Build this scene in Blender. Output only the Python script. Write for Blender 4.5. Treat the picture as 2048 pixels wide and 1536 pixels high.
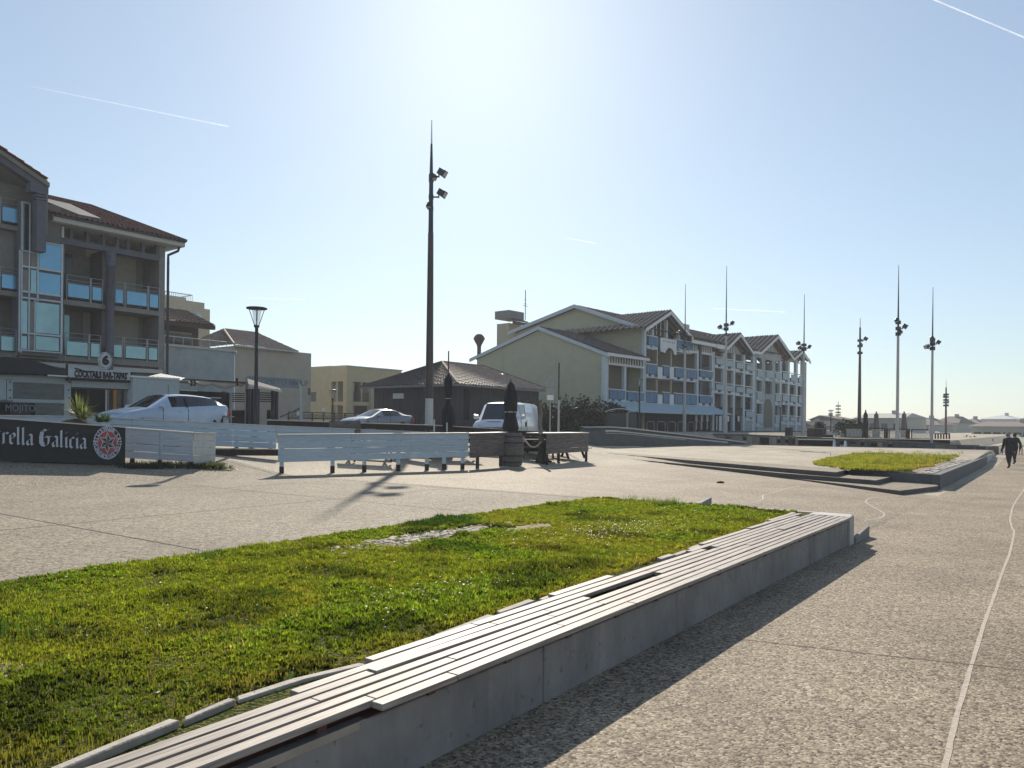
import bpy, bmesh, math, random
import numpy as np
from mathutils import Vector, Matrix
random.seed(7); rng = np.random.default_rng(7)
SC = bpy.context.scene
for _o in list(bpy.data.objects): bpy.data.objects.remove(_o)
COL = SC.collection
R = math.radians
# ------------------------------------------------------------------ camera, sky, sun, exposure
EYE, FPX, HZ, ROLL = 1.95, 1530.0, 850.0, 0.009
cam = bpy.data.cameras.new('camera'); camo = bpy.data.objects.new('camera', cam); COL.objects.link(camo)
cam.sensor_width = 36; cam.lens = FPX / 2048 * 36; cam.shift_y = (HZ - 768) / 2048
cam.clip_start = 0.1; cam.clip_end = 20000
_r = Vector((1, 0, ROLL)).normalized(); _u = Vector((-ROLL, 0, 1)).normalized(); _b = Vector((0, -1, 0))
camo.matrix_world = Matrix(((_r.x, _u.x, _b.x, 0), (_r.y, _u.y, _b.y, 0), (_r.z, _u.z, _b.z, EYE), (0, 0, 0, 1)))
SC.camera = camo
SUN_AZ, SUN_EL = R(-2.9), R(31.0)          # azimuth clockwise from +Y
world = bpy.data.worlds.new('World'); SC.world = world; world.use_nodes = True
wn = world.node_tree; wn.nodes.clear()
sky = wn.nodes.new('ShaderNodeTexSky'); sky.sky_type = 'NISHITA'; sky.sun_disc = False
sky.sun_elevation = SUN_EL; sky.sun_rotation = SUN_AZ
sky.altitude = 0; sky.air_density = 1.1; sky.dust_density = 0.42; sky.ozone_density = 2.2
bg = wn.nodes.new('ShaderNodeBackground'); bg.inputs['Strength'].default_value = 0.135
wo = wn.nodes.new('ShaderNodeOutputWorld')
hsv = wn.nodes.new('ShaderNodeHueSaturation'); hsv.inputs['Saturation'].default_value = .85
gm = wn.nodes.new('ShaderNodeGamma'); gm.inputs[1].default_value = .72
tn = wn.nodes.new('ShaderNodeMixRGB'); tn.blend_type = 'MULTIPLY'; tn.inputs[0].default_value = 1; tn.inputs[2].default_value = (.83, 1.01, 1.13, 1)
wn.links.new(sky.outputs[0], tn.inputs[1]); wn.links.new(tn.outputs[0], hsv.inputs['Color']); wn.links.new(hsv.outputs[0], gm.inputs[0]); wn.links.new(gm.outputs[0], bg.inputs[0]); wn.links.new(bg.outputs[0], wo.inputs[0])
sl = bpy.data.lights.new('sun', 'SUN'); sl.energy = 4.8; sl.angle = R(0.55); sl.color = (1.0, 0.91, 0.78)
so = bpy.data.objects.new('sun', sl); COL.objects.link(so)
sd = Vector((math.sin(SUN_AZ) * math.cos(SUN_EL), math.cos(SUN_AZ) * math.cos(SUN_EL), math.sin(SUN_EL)))
so.rotation_euler = sd.to_track_quat('Z', 'Y').to_euler(); so.location = (0, 0, 60)
SC.view_settings.view_transform = 'Standard'; SC.view_settings.look = 'None'
SC.view_settings.exposure = 0.45; SC.view_settings.gamma = 1.0; SC.view_settings.use_curve_mapping = False
SC.cycles.max_bounces = 8; SC.cycles.volume_bounces = 0; SC.cycles.transparent_max_bounces = 12
SC.cycles.volume_step_rate = 1.0; SC.cycles.volume_max_steps = 64

# ------------------------------------------------------------------ layout helpers
A = Vector((0.589, 0.808, 0)); B = Vector((-0.808, 0.589, 0))   # along / away from the promenade wall
A.normalize(); B.normalize()
ANG = math.atan2(A.y, A.x)
def ST(s, t, z=0.0): return Vector((s * A.x + t * B.x, s * A.y + t * B.y, z))
def to_st(x, y): return (x * A.x + y * A.y, x * B.x + y * B.y)
def ray(px, py):
    lx = (px - 1024) / FPX; ly = (HZ - py) / FPX
    return lx - ROLL * ly, ly + ROLL * lx        # X per metre ahead, Z per metre ahead
def W(px, py, d):                                   # world point seen at a pixel of the photo, d metres ahead
    X, Z = ray(px, py); return Vector((X * d, d, EYE + Z * d))
def G(px, py, z):                                   # where that sight line meets height z
    X, Z = ray(px, py); d = (z - EYE) / Z; return Vector((X * d, d, z))
def clamp(v, a=0., b=1.): return max(a, min(b, v))
def sm(v): v = clamp(v); return v * v * (3 - 2 * v)
def line_s(t): return 25.3 + (t - 4) * 0.62         # foot of the long steps
def t0f(s):
    if s < 15: return 18.5
    if s < 27: return 18.5 - .25 * (s - 15)
    if s < 50: return 15.5 + (s - 27) * .5
    return 27.
def gz(s, t):                                       # height of the ground
    if t < (3.08 if s < 24 else 3.47 + (s - 28.3) * .0125):
        return .35 * sm((s - 44) / 14.)
    if s < 14.35: base = .42
    else:
        base = .42 * clamp((t - 3.) / (6. + (s - 14.35) * .9))
        k = clamp((s - (line_s(t) + .5)) / .6) if t > 6.4 else clamp((s - (28.15 + (t - 3.36) * .41)) / .1)
        if t < 45: base = base * (1 - k) + .45 * k
    up = clamp(.12 * (t - t0f(s)), 0, 1.5)
    z = min(base + up, 1.5)
    if s > 40: z += .17 * sm((s - 40) / 12.) * (1 - clamp(up))
    # raised street and terrace behind the long block wall
    wl = 58.6 - (t - 6.3) * .07 if t < 20 else 57.6 - (t - 20) * .5
    if t > 6.0: z = max(z, min(1.5, max(z, (1.2 if t < 20 else 1.5) * clamp((s - wl - .1) / .5)))) if s > wl else z
    return min(z, 1.5) if t < 60 else min(z, 1.5)
def gw(x, y): s, t = to_st(x, y); return gz(s, t)
def RG(px, py, d0=3., d1=140.):                     # sight line to the ground
    X, Z = ray(px, py); d = d0
    while d < d1:
        if EYE + Z * d <= gw(X * d, d): break
        d += .05
    return Vector((X * d, d, gw(X * d, d)))

# ------------------------------------------------------------------ materials
MATS = {}
def mat(name, c, rough=.7, metal=0., vary=.12, scale=6., bump=0., bscale=None, c2=None, stretch=None, spec=.5,
        streak=None, alpha=None, trans=0., coat=0., emit=None, detail=5., island=0.):
    if name in MATS: return MATS[name]
    m = bpy.data.materials.new(name); m.use_nodes = True; nt = m.node_tree; N = nt.nodes; L = nt.links
    p = N['Principled BSDF']
    c = tuple(c) + (1,); d = tuple((c2 or [v * (1 - vary * 2.2) for v in c[:3]])) + (1,)
    tc = N.new('ShaderNodeTexCoord'); mp = N.new('ShaderNodeMapping')
    L.new(tc.outputs['Object'], mp.inputs[0])
    if stretch: mp.inputs['Scale'].default_value = stretch
    src = mp.outputs[0]
    if island:
        oi = N.new('ShaderNodeObjectInfo'); va = N.new('ShaderNodeVectorMath'); va.operation = 'MULTIPLY_ADD'
        cb = N.new('ShaderNodeCombineXYZ')
        for i in range(3): L.new(oi.outputs['Random'], cb.inputs[i])
        va.inputs[1].default_value = (37, 53, 71); L.new(cb.outputs[0], va.inputs[0]); L.new(mp.outputs[0], va.inputs[2]); src = va.outputs[0]
    n1 = N.new('ShaderNodeTexNoise'); n1.inputs['Scale'].default_value = scale; n1.inputs['Detail'].default_value = detail
    n1.inputs['Roughness'].default_value = .65
    L.new(src, n1.inputs['Vector'])
    rp = N.new('ShaderNodeValToRGB'); rp.color_ramp.elements[0].position = .3; rp.color_ramp.elements[1].position = .7
    rp.color_ramp.elements[0].color = d; rp.color_ramp.elements[1].color = c
    L.new(n1.outputs['Fac'], rp.inputs[0]); out = rp.outputs[0]
    if island:
        hs = N.new('ShaderNodeHueSaturation'); mr = N.new('ShaderNodeMapRange')
        mr.inputs[3].default_value = 1 - island; mr.inputs[4].default_value = 1 + island
        L.new(oi.outputs['Random'], mr.inputs[0]); L.new(mr.outputs[0], hs.inputs['Value']); L.new(out, hs.inputs['Color']); out = hs.outputs[0]
    if streak:
        m3 = N.new('ShaderNodeMapping'); m3.inputs['Scale'].default_value = (7, 7, .35); L.new(tc.outputs['Object'], m3.inputs[0])
        n3 = N.new('ShaderNodeTexNoise'); n3.inputs['Scale'].default_value = 1.6; n3.inputs['Detail'].default_value = 6; L.new(m3.outputs[0], n3.inputs['Vector'])
        r3 = N.new('ShaderNodeMapRange'); r3.inputs[1].default_value = .56; r3.inputs[2].default_value = .74; r3.inputs[3].default_value = 0; r3.inputs[4].default_value = .28; L.new(n3.outputs['Fac'], r3.inputs[0])
        x3 = N.new('ShaderNodeMixRGB'); x3.inputs[2].default_value = tuple(streak) + (1,); L.new(r3.outputs[0], x3.inputs[0]); L.new(out, x3.inputs[1]); out = x3.outputs[0]
        n4 = N.new('ShaderNodeTexNoise'); n4.inputs['Scale'].default_value = 14; n4.inputs['Detail'].default_value = 3; L.new(tc.outputs['Object'], n4.inputs['Vector'])
        r4 = N.new('ShaderNodeMapRange'); r4.inputs[1].default_value = .64; r4.inputs[2].default_value = .70; r4.inputs[3].default_value = 0; r4.inputs[4].default_value = .55; L.new(n4.outputs['Fac'], r4.inputs[0])
        x4 = N.new('ShaderNodeMixRGB'); x4.inputs[2].default_value = (.10, .095, .09, 1); L.new(r4.outputs[0], x4.inputs[0]); L.new(out, x4.inputs[1]); out = x4.outputs[0]
    L.new(out, p.inputs['Base Color'])
    p.inputs['Roughness'].default_value = rough; p.inputs['Metallic'].default_value = metal
    p.inputs['Specular IOR Level'].default_value = spec
    if coat: p.inputs['Coat Weight'].default_value = coat; p.inputs['Coat Roughness'].default_value = .05
    if trans: p.inputs['Transmission Weight'].default_value = trans
    if alpha is not None: p.inputs['Alpha'].default_value = alpha
    if emit: p.inputs['Emission Color'].default_value = tuple(emit[:3]) + (1,); p.inputs['Emission Strength'].default_value = emit[3]
    if bump:
        nb = N.new('ShaderNodeTexNoise'); nb.inputs['Scale'].default_value = bscale or scale * 6; nb.inputs['Detail'].default_value = 4
        L.new(src, nb.inputs['Vector']); bp = N.new('ShaderNodeBump'); bp.inputs['Strength'].default_value = 1.
        bp.inputs['Distance'].default_value = bump; L.new(nb.outputs['Fac'], bp.inputs['Height']); L.new(bp.outputs[0], p.inputs['Normal'])
    MATS[name] = m; return m

# ------------------------------------------------------------------ mesh builder
class MB:
    def __init__(s): s.v = []; s.f = []; s.m = []; s.sm = []
    def add(s, vs, fs, mi=0, smooth=False):
        o = len(s.v); s.v += [tuple(v) for v in vs]
        for f in fs: s.f.append([i + o for i in f]); s.m.append(mi); s.sm.append(smooth)
        return s
    def box(s, x0, x1, y0, y1, z0, z1, mi=0):
        return s.hexa([(x0, y0, z0), (x1, y0, z0), (x1, y1, z0), (x0, y1, z0)], [(x0, y0, z1), (x1, y0, z1), (x1, y1, z1), (x0, y1, z1)], mi)
    def hexa(s, bot, top, mi=0):
        n = len(bot)
        fs = [list(range(n))[::-1], list(range(n, 2 * n))] + [[i, (i + 1) % n, n + (i + 1) % n, n + i] for i in range(n)]
        return s.add(list(bot) + list(top), fs, mi)
    def prism(s, poly, fn, d0, d1, mi=0):            # 2D polygon swept between two depths; fn(u,v,d)->xyz
        return s.hexa([fn(u, v, d0) for u, v in poly], [fn(u, v, d1) for u, v in poly], mi)
    def tube(s, pts, r, n=8, mi=0, smooth=True, caps=True):
        pts = [Vector(p) for p in pts]; k = len(pts); rr = r if isinstance(r, (list, tuple)) else [r] * k
        up = Vector((0, 0, 1)); rings = []
        for i, p in enumerate(pts):
            d = (pts[min(i + 1, k - 1)] - pts[max(i - 1, 0)]).normalized()
            a = d.cross(up)
            if a.length < 1e-3: a = d.cross(Vector((0, 1, 0)))
            a.normalize(); b = a.cross(d).normalized()
            rings.append([p + (a * math.cos(2 * math.pi * j / n) + b * math.sin(2 * math.pi * j / n)) * rr[i] for j in range(n)])
        vs = [v for q in rings for v in q]; fs = []
        for i in range(k - 1):
            for j in range(n): fs.append([i * n + j, i * n + (j + 1) % n, (i + 1) * n + (j + 1) % n, (i + 1) * n + j])
        s.add(vs, fs, mi, smooth)
        if caps: s.add(rings[0], [list(range(n))[::-1]], mi); s.add(rings[-1], [list(range(n))], mi)
        return s
    def bar(s, p, q, w, h, mi=0):                    # rectangular bar from p to q, w sideways, h up
        p = Vector(p); q = Vector(q); d = (q - p).normalized(); a = d.cross(Vector((0, 0, 1)))
        if a.length < 1e-3: a = Vector((1, 0, 0))
        a.normalize(); b = a.cross(d).normalized(); a *= w / 2; b *= h / 2
        return s.hexa([p - a - b, p + a - b, p + a + b, p - a + b], [q - a - b, q + a - b, q + a + b, q - a + b], mi)
    def lathe(s, prof, c=(0, 0, 0), n=16, mi=0, smooth=True, wob=None):
        k = len(prof); vs = []
        for i, (r, z) in enumerate(prof):
            for j in range(n):
                a = 2 * math.pi * j / n; q = r * (1 + (wob(a, z) if wob else 0))
                vs.append((c[0] + q * math.cos(a), c[1] + q * math.sin(a), c[2] + z))
        fs = [[i * n + j, i * n + (j + 1) % n, (i + 1) * n + (j + 1) % n, (i + 1) * n + j] for i in range(k - 1) for j in range(n)]
        s.add(vs, fs, mi, smooth)
        if prof[0][0] > 1e-4: s.add(vs[:n], [list(range(n))[::-1]], mi)
        if prof[-1][0] > 1e-4: s.add(vs[-n:], [list(range(n))], mi)
        return s
    def grid(s, P, nu, nv, mi=0, smooth=True):
        vs = [P(i, j) for j in range(nv + 1) for i in range(nu + 1)]; w = nu + 1
        return s.add(vs, [[j * w + i, j * w + i + 1, (j + 1) * w + i + 1, (j + 1) * w + i] for j in range(nv) for i in range(nu)], mi, smooth)
    def mesh(s, name, mats, bevel=0):
        me = bpy.data.meshes.new(name); me.from_pydata(s.v, [], s.f)
        for m in (mats if isinstance(mats, (list, tuple)) else [mats]): me.materials.append(m)
        me.polygons.foreach_set('material_index', s.m); me.polygons.foreach_set('use_smooth', s.sm); me.update()
        if bevel:
            bm = bmesh.new(); bm.from_mesh(me); bmesh.ops.remove_doubles(bm, verts=bm.verts, dist=1e-5)
            bmesh.ops.bevel(bm, geom=bm.edges[:], offset=bevel, segments=1, affect='EDGES', clamp_overlap=True); bm.to_mesh(me); bm.free()
        return me
    def build(s, name, mats, parent=None, bevel=0, world=False, **kw):
        me = s.mesh(name, mats, bevel); return link(name, me, parent, **kw)
def link(name, me, parent=None, loc=None, rz=None, **kw):
    o = bpy.data.objects.new(name, me); COL.objects.link(o)
    if parent is not None: o.parent = parent
    if loc is not None: o.location = loc
    if rz is not None: o.rotation_euler = (0, 0, rz)
    for k, v in kw.items(): o[k] = v
    return o
def thing(name, label, cat, loc=(0, 0, 0), rz=0, group=None):
    o = bpy.data.objects.new(name, None); COL.objects.link(o); o.location = loc; o.rotation_euler = (0, 0, rz)
    o.empty_display_size = .2; o['label'] = label; o['category'] = cat
    if group: o['group'] = group
    return o
def tag(o, label, cat, group=None):
    o['label'] = label; o['category'] = cat
    if group: o['group'] = group
    return o
def kids(o): return [c for c in bpy.data.objects if c.parent is o]
def dup(o, loc=None, rz=None, label=None, scale=None):
    def cp(q, par):
        c = q.copy(); COL.objects.link(c); c.parent = par
        for g in KM.get(q, []): cp(g, c)
        return c
    KM = {}
    for q in bpy.data.objects:
        if q.parent: KM.setdefault(q.parent, []).append(q)
    c = cp(o, None)
    if loc is not None: c.location = loc
    if rz is not None: c.rotation_euler = (0, 0, rz)
    if label: c['label'] = label
    if scale: c.scale = scale
    return c
FONT = {}
def text_mesh(txt, size=1., ext=.003, bold=.0, sx=1.):
    k = (txt, size, ext, bold, sx)
    if k in FONT: return FONT[k]
    cu = bpy.data.curves.new('t', 'FONT'); cu.body = txt; cu.size = size; cu.extrude = ext; cu.offset = bold
    cu.align_x = 'CENTER'; cu.align_y = 'CENTER'; cu.resolution_u = 3
    to = bpy.data.objects.new('t', cu); COL.objects.link(to)
    dg = bpy.context.evaluated_depsgraph_get(); dg.update(); me = bpy.data.meshes.new_from_object(to.evaluated_get(dg))
    bpy.data.objects.remove(to); bpy.data.curves.remove(cu)
    n = len(me.vertices); co = np.empty(n * 3); me.vertices.foreach_get('co', co); co = co.reshape(-1, 3); co[:, 0] *= sx
    me.vertices.foreach_set('co', co.ravel()); FONT[k] = me; return me
# ------------------------------------------------------------------ ground materials
def agg_mat(name, cols, cell=42., bump=.004, rough=.62, wear=(.72, 1.14), grain=1., spec=.45):
    m = bpy.data.materials.new(name); m.use_nodes = True; nt = m.node_tree; N = nt.nodes; L = nt.links
    p = N['Principled BSDF']; tc = N.new('ShaderNodeTexCoord')
    n0 = N.new('ShaderNodeTexNoise'); n0.inputs['Scale'].default_value = cell * .5; n0.inputs['Detail'].default_value = 2
    L.new(tc.outputs['Object'], n0.inputs['Vector'])
    mx = N.new('ShaderNodeMixRGB'); mx.inputs[0].default_value = .03; L.new(tc.outputs['Object'], mx.inputs[1]); L.new(n0.outputs['Color'], mx.inputs[2])
    vo = N.new('ShaderNodeTexVoronoi'); vo.inputs['Scale'].default_value = cell; L.new(mx.outputs[0], vo.inputs['Vector'])
    rp = N.new('ShaderNodeValToRGB'); rp.color_ramp.interpolation = 'LINEAR'
    e = rp.color_ramp.elements; e[0].position = 0; e[0].color = tuple(cols[0]) + (1,); e[1].position = 1; e[1].color = tuple(cols[-1]) + (1,)
    for i, c in enumerate(cols[1:-1]): q = e.new((i + 1) / (len(cols) - 1)); q.color = tuple(c) + (1,)
    sp = N.new('ShaderNodeSeparateColor'); L.new(vo.outputs['Color'], sp.inputs[0]); L.new(sp.outputs[0], rp.inputs[0])
    big = N.new('ShaderNodeTexNoise'); big.inputs['Scale'].default_value = .55; big.inputs['Detail'].default_value = 6; big.inputs['Roughness'].default_value = .6
    L.new(tc.outputs['Object'], big.inputs['Vector'])
    mr = N.new('ShaderNodeMapRange'); mr.inputs[1].default_value = .3; mr.inputs[2].default_value = .7
    mr.inputs[3].default_value = wear[0]; mr.inputs[4].default_value = wear[1]; L.new(big.outputs['Fac'], mr.inputs[0])
    mu = N.new('ShaderNodeVectorMath'); mu.operation = 'SCALE'; L.new(rp.outputs[0], mu.inputs[0]); L.new(mr.outputs[0], mu.inputs['Scale'])
    fn = N.new('ShaderNodeTexNoise'); fn.inputs['Scale'].default_value = 9; fn.inputs['Detail'].default_value = 5; L.new(tc.outputs['Object'], fn.inputs['Vector'])
    mr2 = N.new('ShaderNodeMapRange'); mr2.inputs[1].default_value = .35; mr2.inputs[2].default_value = .65; mr2.inputs[3].default_value = .86; mr2.inputs[4].default_value = 1.1
    L.new(fn.outputs['Fac'], mr2.inputs[0]); mu2 = N.new('ShaderNodeVectorMath'); mu2.operation = 'SCALE'; L.new(mu.outputs[0], mu2.inputs[0]); L.new(mr2.outputs[0], mu2.inputs['Scale'])
    L.new(mu2.outputs[0], p.inputs['Base Color']); p.inputs['Roughness'].default_value = rough; p.inputs['Specular IOR Level'].default_value = spec
    bp = N.new('ShaderNodeBump'); bp.inputs['Distance'].default_value = bump; bp.inputs['Strength'].default_value = 1
    ad = N.new('ShaderNodeMath'); ad.operation = 'MULTIPLY_ADD'; ad.inputs[1].default_value = -1.; L.new(vo.outputs['Distance'], ad.inputs[0]); L.new(fn.outputs['Fac'], ad.inputs[2])
    L.new(ad.outputs[0], bp.inputs['Height']); L.new(bp.outputs[0], p.inputs['Normal'])
    MATS[name] = m; return m
agg_mat('exposed_aggregate', [(.07, .054, .04), (.19, .15, .104), (.275, .22, .152), (.33, .27, .19), (.50, .42, .31)], 56, .004, rough=.8, spec=.25)
agg_mat('coarse_aggregate', [(.05, .04, .03), (.15, .12, .085), (.235, .19, .135), (.37, .305, .22)], 36, .006, rough=.8, spec=.3, wear=(.85, 1.1))
agg_mat('plaza_concrete', [(.10, .082, .06), (.24, .205, .155), (.31, .27, .205), (.43, .38, .30)], 46, .005, rough=.85, spec=.15, wear=(.8, 1.1))
agg_mat('lawn_thatch', [(.03, .035, .01), (.06, .08, .018), (.10, .115, .03), (.18, .15, .06)], 55, .015, rough=1., spec=.05)
agg_mat('pale_paving', [(.25, .21, .155), (.37, .32, .245), (.42, .365, .28), (.50, .44, .345)], 30, .003, rough=.85, spec=.2)
agg_mat('terrace_paving', [(.33, .285, .22), (.40, .35, .27), (.45, .39, .30)], 20, .002, rough=.85, spec=.15, wear=(.85, 1.08))
agg_mat('asphalt', [(.04, .04, .042), (.06, .06, .06), (.09, .088, .085)], 60, .003, rough=.85, spec=.2)
agg_mat('sandy_soil', [(.20, .15, .10), (.32, .25, .17), (.42, .34, .24), (.55, .46, .34)], 60, .01, rough=.95, spec=.1)
mat('concrete', (.30, .28, .26), .8, vary=.13, scale=2.2, bump=.003, bscale=60, c2=(.17, .16, .155), stretch=(1, 1, .7), detail=9, streak=(.40, .38, .35))
mat('concrete_light', (.48, .45, .41), .75, vary=.1, scale=3, bump=.003, bscale=50)
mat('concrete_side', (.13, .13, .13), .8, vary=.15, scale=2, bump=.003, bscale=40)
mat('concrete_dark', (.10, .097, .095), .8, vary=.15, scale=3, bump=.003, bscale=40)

# ------------------------------------------------------------------ terrain sheets
def lin(a, b, st): return list(np.arange(a, b - 1e-6, st))
SG = lin(-200, -20, 30) + lin(-20, 0, 4) + lin(0, 14, 1.) + [14., 14.3, 14.4] + lin(14.8, 22, .8) + lin(22, 39, .3) + lin(39, 58, 1.) + lin(58, 66, .35) + lin(66, 100, 3) + lin(100, 400, 25) + [400]
TG = lin(-200, -20, 30) + lin(-20, 3, 4) + [3.0, 3.07, 3.09, 3.3, 3.45, 3.5, 3.6, 3.7, 3.75, 3.8] + lin(3.95, 24, .35) + lin(24, 44, 1.) + lin(44, 80, 6) + lin(80, 300, 40) + [300]
def region(s, t):
    if t < 3.08: return 0 if s < 70 else 4
    if s < 14.35:
        if t < 8.2 and s > -3: return 5
        return 1 if t < 22.5 else (3 if t < 38 else 3)
    if t > t0f(s) + 7: return 3
    if t > 15.5 and s < 36 and t > 17.6 - (s - 14) * .2: return 2
    if s > line_s(t) + .5:
        return 7 if s < 58.9 else (2 if t < 22 else 3)
    return 6
names = ['promenade', 'plaza', 'terrace', 'street', 'dune_sand', 'lawn_soil', 'passage', 'upper_plaza']
mm = ['exposed_aggregate', 'plaza_concrete', 'terrace_paving', 'asphalt', 'sandy_soil', 'lawn_thatch', 'exposed_aggregate', 'pale_paving']
gb = [MB() for _ in names]
Hh = {}
for i in range(len(SG) - 1):
    for j in range(len(TG) - 1):
        s0, s1, t0_, t1 = SG[i], SG[i + 1], TG[j], TG[j + 1]
        k = region((s0 + s1) / 2, (t0_ + t1) / 2)
        vs = []
        for (s, t) in ((s0, t0_), (s1, t0_), (s1, t1), (s0, t1)):
            if (s, t) not in Hh: Hh[(s, t)] = gz(s, t)
            vs.append(ST(s, t, Hh[(s, t)]))
        gb[k].add(vs, [[0, 1, 2, 3]], 0, True)
for b_, n_, m_ in zip(gb, names, mm):
    me = b_.mesh(n_, MATS[m_]); bm = bmesh.new(); bm.from_mesh(me); bmesh.ops.remove_doubles(bm, verts=bm.verts, dist=1e-4); bm.to_mesh(me); bm.free()
    link(n_, me, kind='structure')
fg = MB(); fg.grid(lambda i, j: ((i - 10) * 800, (j - 10) * 800, -.6), 20, 20); fg.build('ground', MATS['sandy_soil'], kind='structure')

def ribbon(mb, pts, w, dz=.005, n=6, rag=.0):
    P = []
    for i in range(len(pts) - 1):
        p0 = Vector(pts[max(i - 1, 0)][:2]); p1 = Vector(pts[i][:2]); p2 = Vector(pts[i + 1][:2]); p3 = Vector(pts[min(i + 2, len(pts) - 1)][:2])
        for k in range(n):
            t = k / n; P.append(.5 * ((2 * p1) + (-p0 + p2) * t + (2 * p0 - 5 * p1 + 4 * p2 - p3) * t * t + (-p0 + 3 * p1 - 3 * p2 + p3) * t ** 3))
    P.append(Vector(pts[-1][:2])); vs = []
    for i, p in enumerate(P):
        d = (P[min(i + 1, len(P) - 1)] - P[max(i - 1, 0)]).normalized(); nrm = Vector((-d.y, d.x)) * w / 2
        for q in (p + nrm * (1 + rag * random.uniform(-1, 1)), p - nrm * (1 + rag * random.uniform(-1, 1))): vs.append((q.x, q.y, gw(q.x, q.y) + dz))
    mb.add(vs, [[2 * i, 2 * i + 1, 2 * i + 3, 2 * i + 2] for i in range(len(P) - 1)])
mat('chalk_line', (.56, .49, .40), .8, vary=.2, scale=25, c2=(.27, .22, .17), detail=8)
mat('joint_dark', (.05, .045, .04), .9)
for k, pts in enumerate([
    [(2075, 940), (2048, 978.6), (2028, 1008.7), (2023, 1025), (2020, 1039), (2024, 1055), (2028, 1066), (2020, 1104), (2003.7, 1148), (1987, 1197), (1972, 1238), (1950, 1310), (1915, 1430), (1890, 1536), (1870, 1640)],
    [(1800, 992), (1782, 992.8), (1744, 996), (1731.6, 1002.7), (1744, 1012.8), (1763, 1023.7), (1768.5, 1029), (1760, 1036), (1728, 1041.5)],
    [(1505.5, 1004), (1525, 999), (1526.7, 990), (1546, 986), (1570.6, 977.8), (1601, 971.8)],
    [(1274, 967), (1331, 959.7), (1386, 955.7), (1422, 951.5)]]):
    mb = MB(); ribbon(mb, [RG(*p) for p in pts], .036 if k else .034, .0025, 8, .18 if k == 0 else .05)
    o = mb.build('painted_line', MATS['chalk_line'], kind='structure')
mb = MB()
for a, b_ in [((1440, 1276), (2048, 1342)), ((1860, 1068), (1975, 1080)), ((1880, 987), (2060, 996)), ((1975, 925), (2060, 931))]:
    ribbon(mb, [RG(*a), RG((a[0] + b_[0]) / 2, (a[1] + b_[1]) / 2), RG(*b_)], .012, .004)
for s in (5.2, 10.4):
    ribbon(mb, [ST(s, 8.4), ST(s, 12), ST(s, 18)], .02, .004)
for t in (12.0, 15.9): ribbon(mb, [ST(0, t), ST(7, t), ST(13.9, t)], .02, .004)
for s in (48,): ribbon(mb, [ST(s, 9.5), ST(s, 14), ST(s + 2, 20)], .05, .004)
ribbon(mb, [ST(14.02, 8.3), ST(14.02, 13), ST(14.02, 22)], .03, .004)
mb.build('pavement_joints', MATS['joint_dark'], kind='structure')

# ------------------------------------------------------------------ near bench wall
mat('slat_wood', (.43, .375, .315), .6, vary=.15, scale=18, stretch=(.13, 3, 3), bump=.005, bscale=22, c2=(.15, .12, .10), island=.13, spec=.45, detail=8)
mat('slat_red', (.16, .055, .04), .7, vary=.2, scale=6)
mat('metal_angle', (.45, .46, .47), .35, metal=.8)
def wallface(mb, s0, s1, t0, t1, z0, z1, mi=0): mb.box(s0, s1, t0, t1, z0, z1, mi)
bench = thing('bench_wall', 'long low concrete wall topped with weathered wooden seat slats, in front of the near lawn', 'bench', (0, 0, 0), ANG)
pe = [-4.5, -2.27, -.02, 2.23, 4.48, 6.73, 9.0, 11.28, 13.56]
for i in range(len(pe) - 1):
    mb = MB(); mb.box(pe[i] + .006, pe[i + 1] - .006, 2.97 + random.uniform(0, .004), 3.2, -.3, .395); mb.build('panel', MATS['concrete'], bench, bevel=.006)
mb = MB(); mb.box(-4.5, 13.56, 3.0, 3.2, .3, .392); mb.box(-4.5, 13.56, 2.985, 3.9, .393, .398)
for s in np.arange(-4.2, 13.5, .75): mb.box(s - .03, s + .03, 3.02 if s < 2.9 else 2.96, 3.30 if s < 2.7 else 3.5, .392, .437)
mb.build('backing', MATS['slat_red'], bench)
mb = MB(); mb.box(13.575, 13.86, 2.93, 3.6, -.2, .475); mb.box(13.86, 14.35, 3.05, 3.6, -.2, .44); mb.build('end_block', MATS['concrete_light'], bench, bevel=.01)
rowp = .1; gaps = {0: [(-9, 2.85)], 4: [(5.7, 7.1)], 6: [(2.6, 3.2), (8.8, 9.1)]}
starts = {5: 2.7, 6: 3.35, 7: 5.6, 8: 9.2, 9: 12.2}
for r in range(10):
    s = -4.5 + random.uniform(-1.2, 0)
    while s < 13.5:
        ln = random.choice([1.9, 2.3, 2.6]); e = min(s + ln, 13.55); a = max(s, -4.5, starts.get(r, -9))
        if r == 7 and random.random() < .25: s = e; continue
        segs = [(a, e)]
        for g0, g1 in gaps.get(r, []):
            ns = []
            for x0, x1 in segs:
                if g1 <= x0 or g0 >= x1: ns.append((x0, x1)); continue
                if g0 > x0: ns.append((x0, g0))
                if g1 < x1: ns.append((g1, x1))
            segs = ns
        for x0, x1 in segs:
            if x1 - x0 < .15: continue
            t = 2.9 + r * rowp; z = .44
            w0, w1 = random.uniform(-.003, .003), random.uniform(-.003, .003); h = .036; wd = .080 + (.006 if r == 0 else 0)
            mb = MB(); q = .002
            zz0 = z + random.uniform(-.002, .003) + (.012 if random.random() < .1 else 0); zz1 = z + random.uniform(-.002, .003)
            mb.hexa([(x0 + q, t + w0, zz0), (x1 - q, t + w1, zz1), (x1 - q, t + wd + w1, zz1), (x0 + q, t + wd + w0, zz0)],
                    [(x0 + q, t + w0, zz0 + h), (x1 - q, t + w1, zz1 + h), (x1 - q, t + wd + w1, zz1 + h), (x0 + q, t + wd + w0, zz0 + h)])
            mb.build('slat', MATS['slat_wood'], bench, bevel=.004)
        s = e if e < 13.5 else 99
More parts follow.
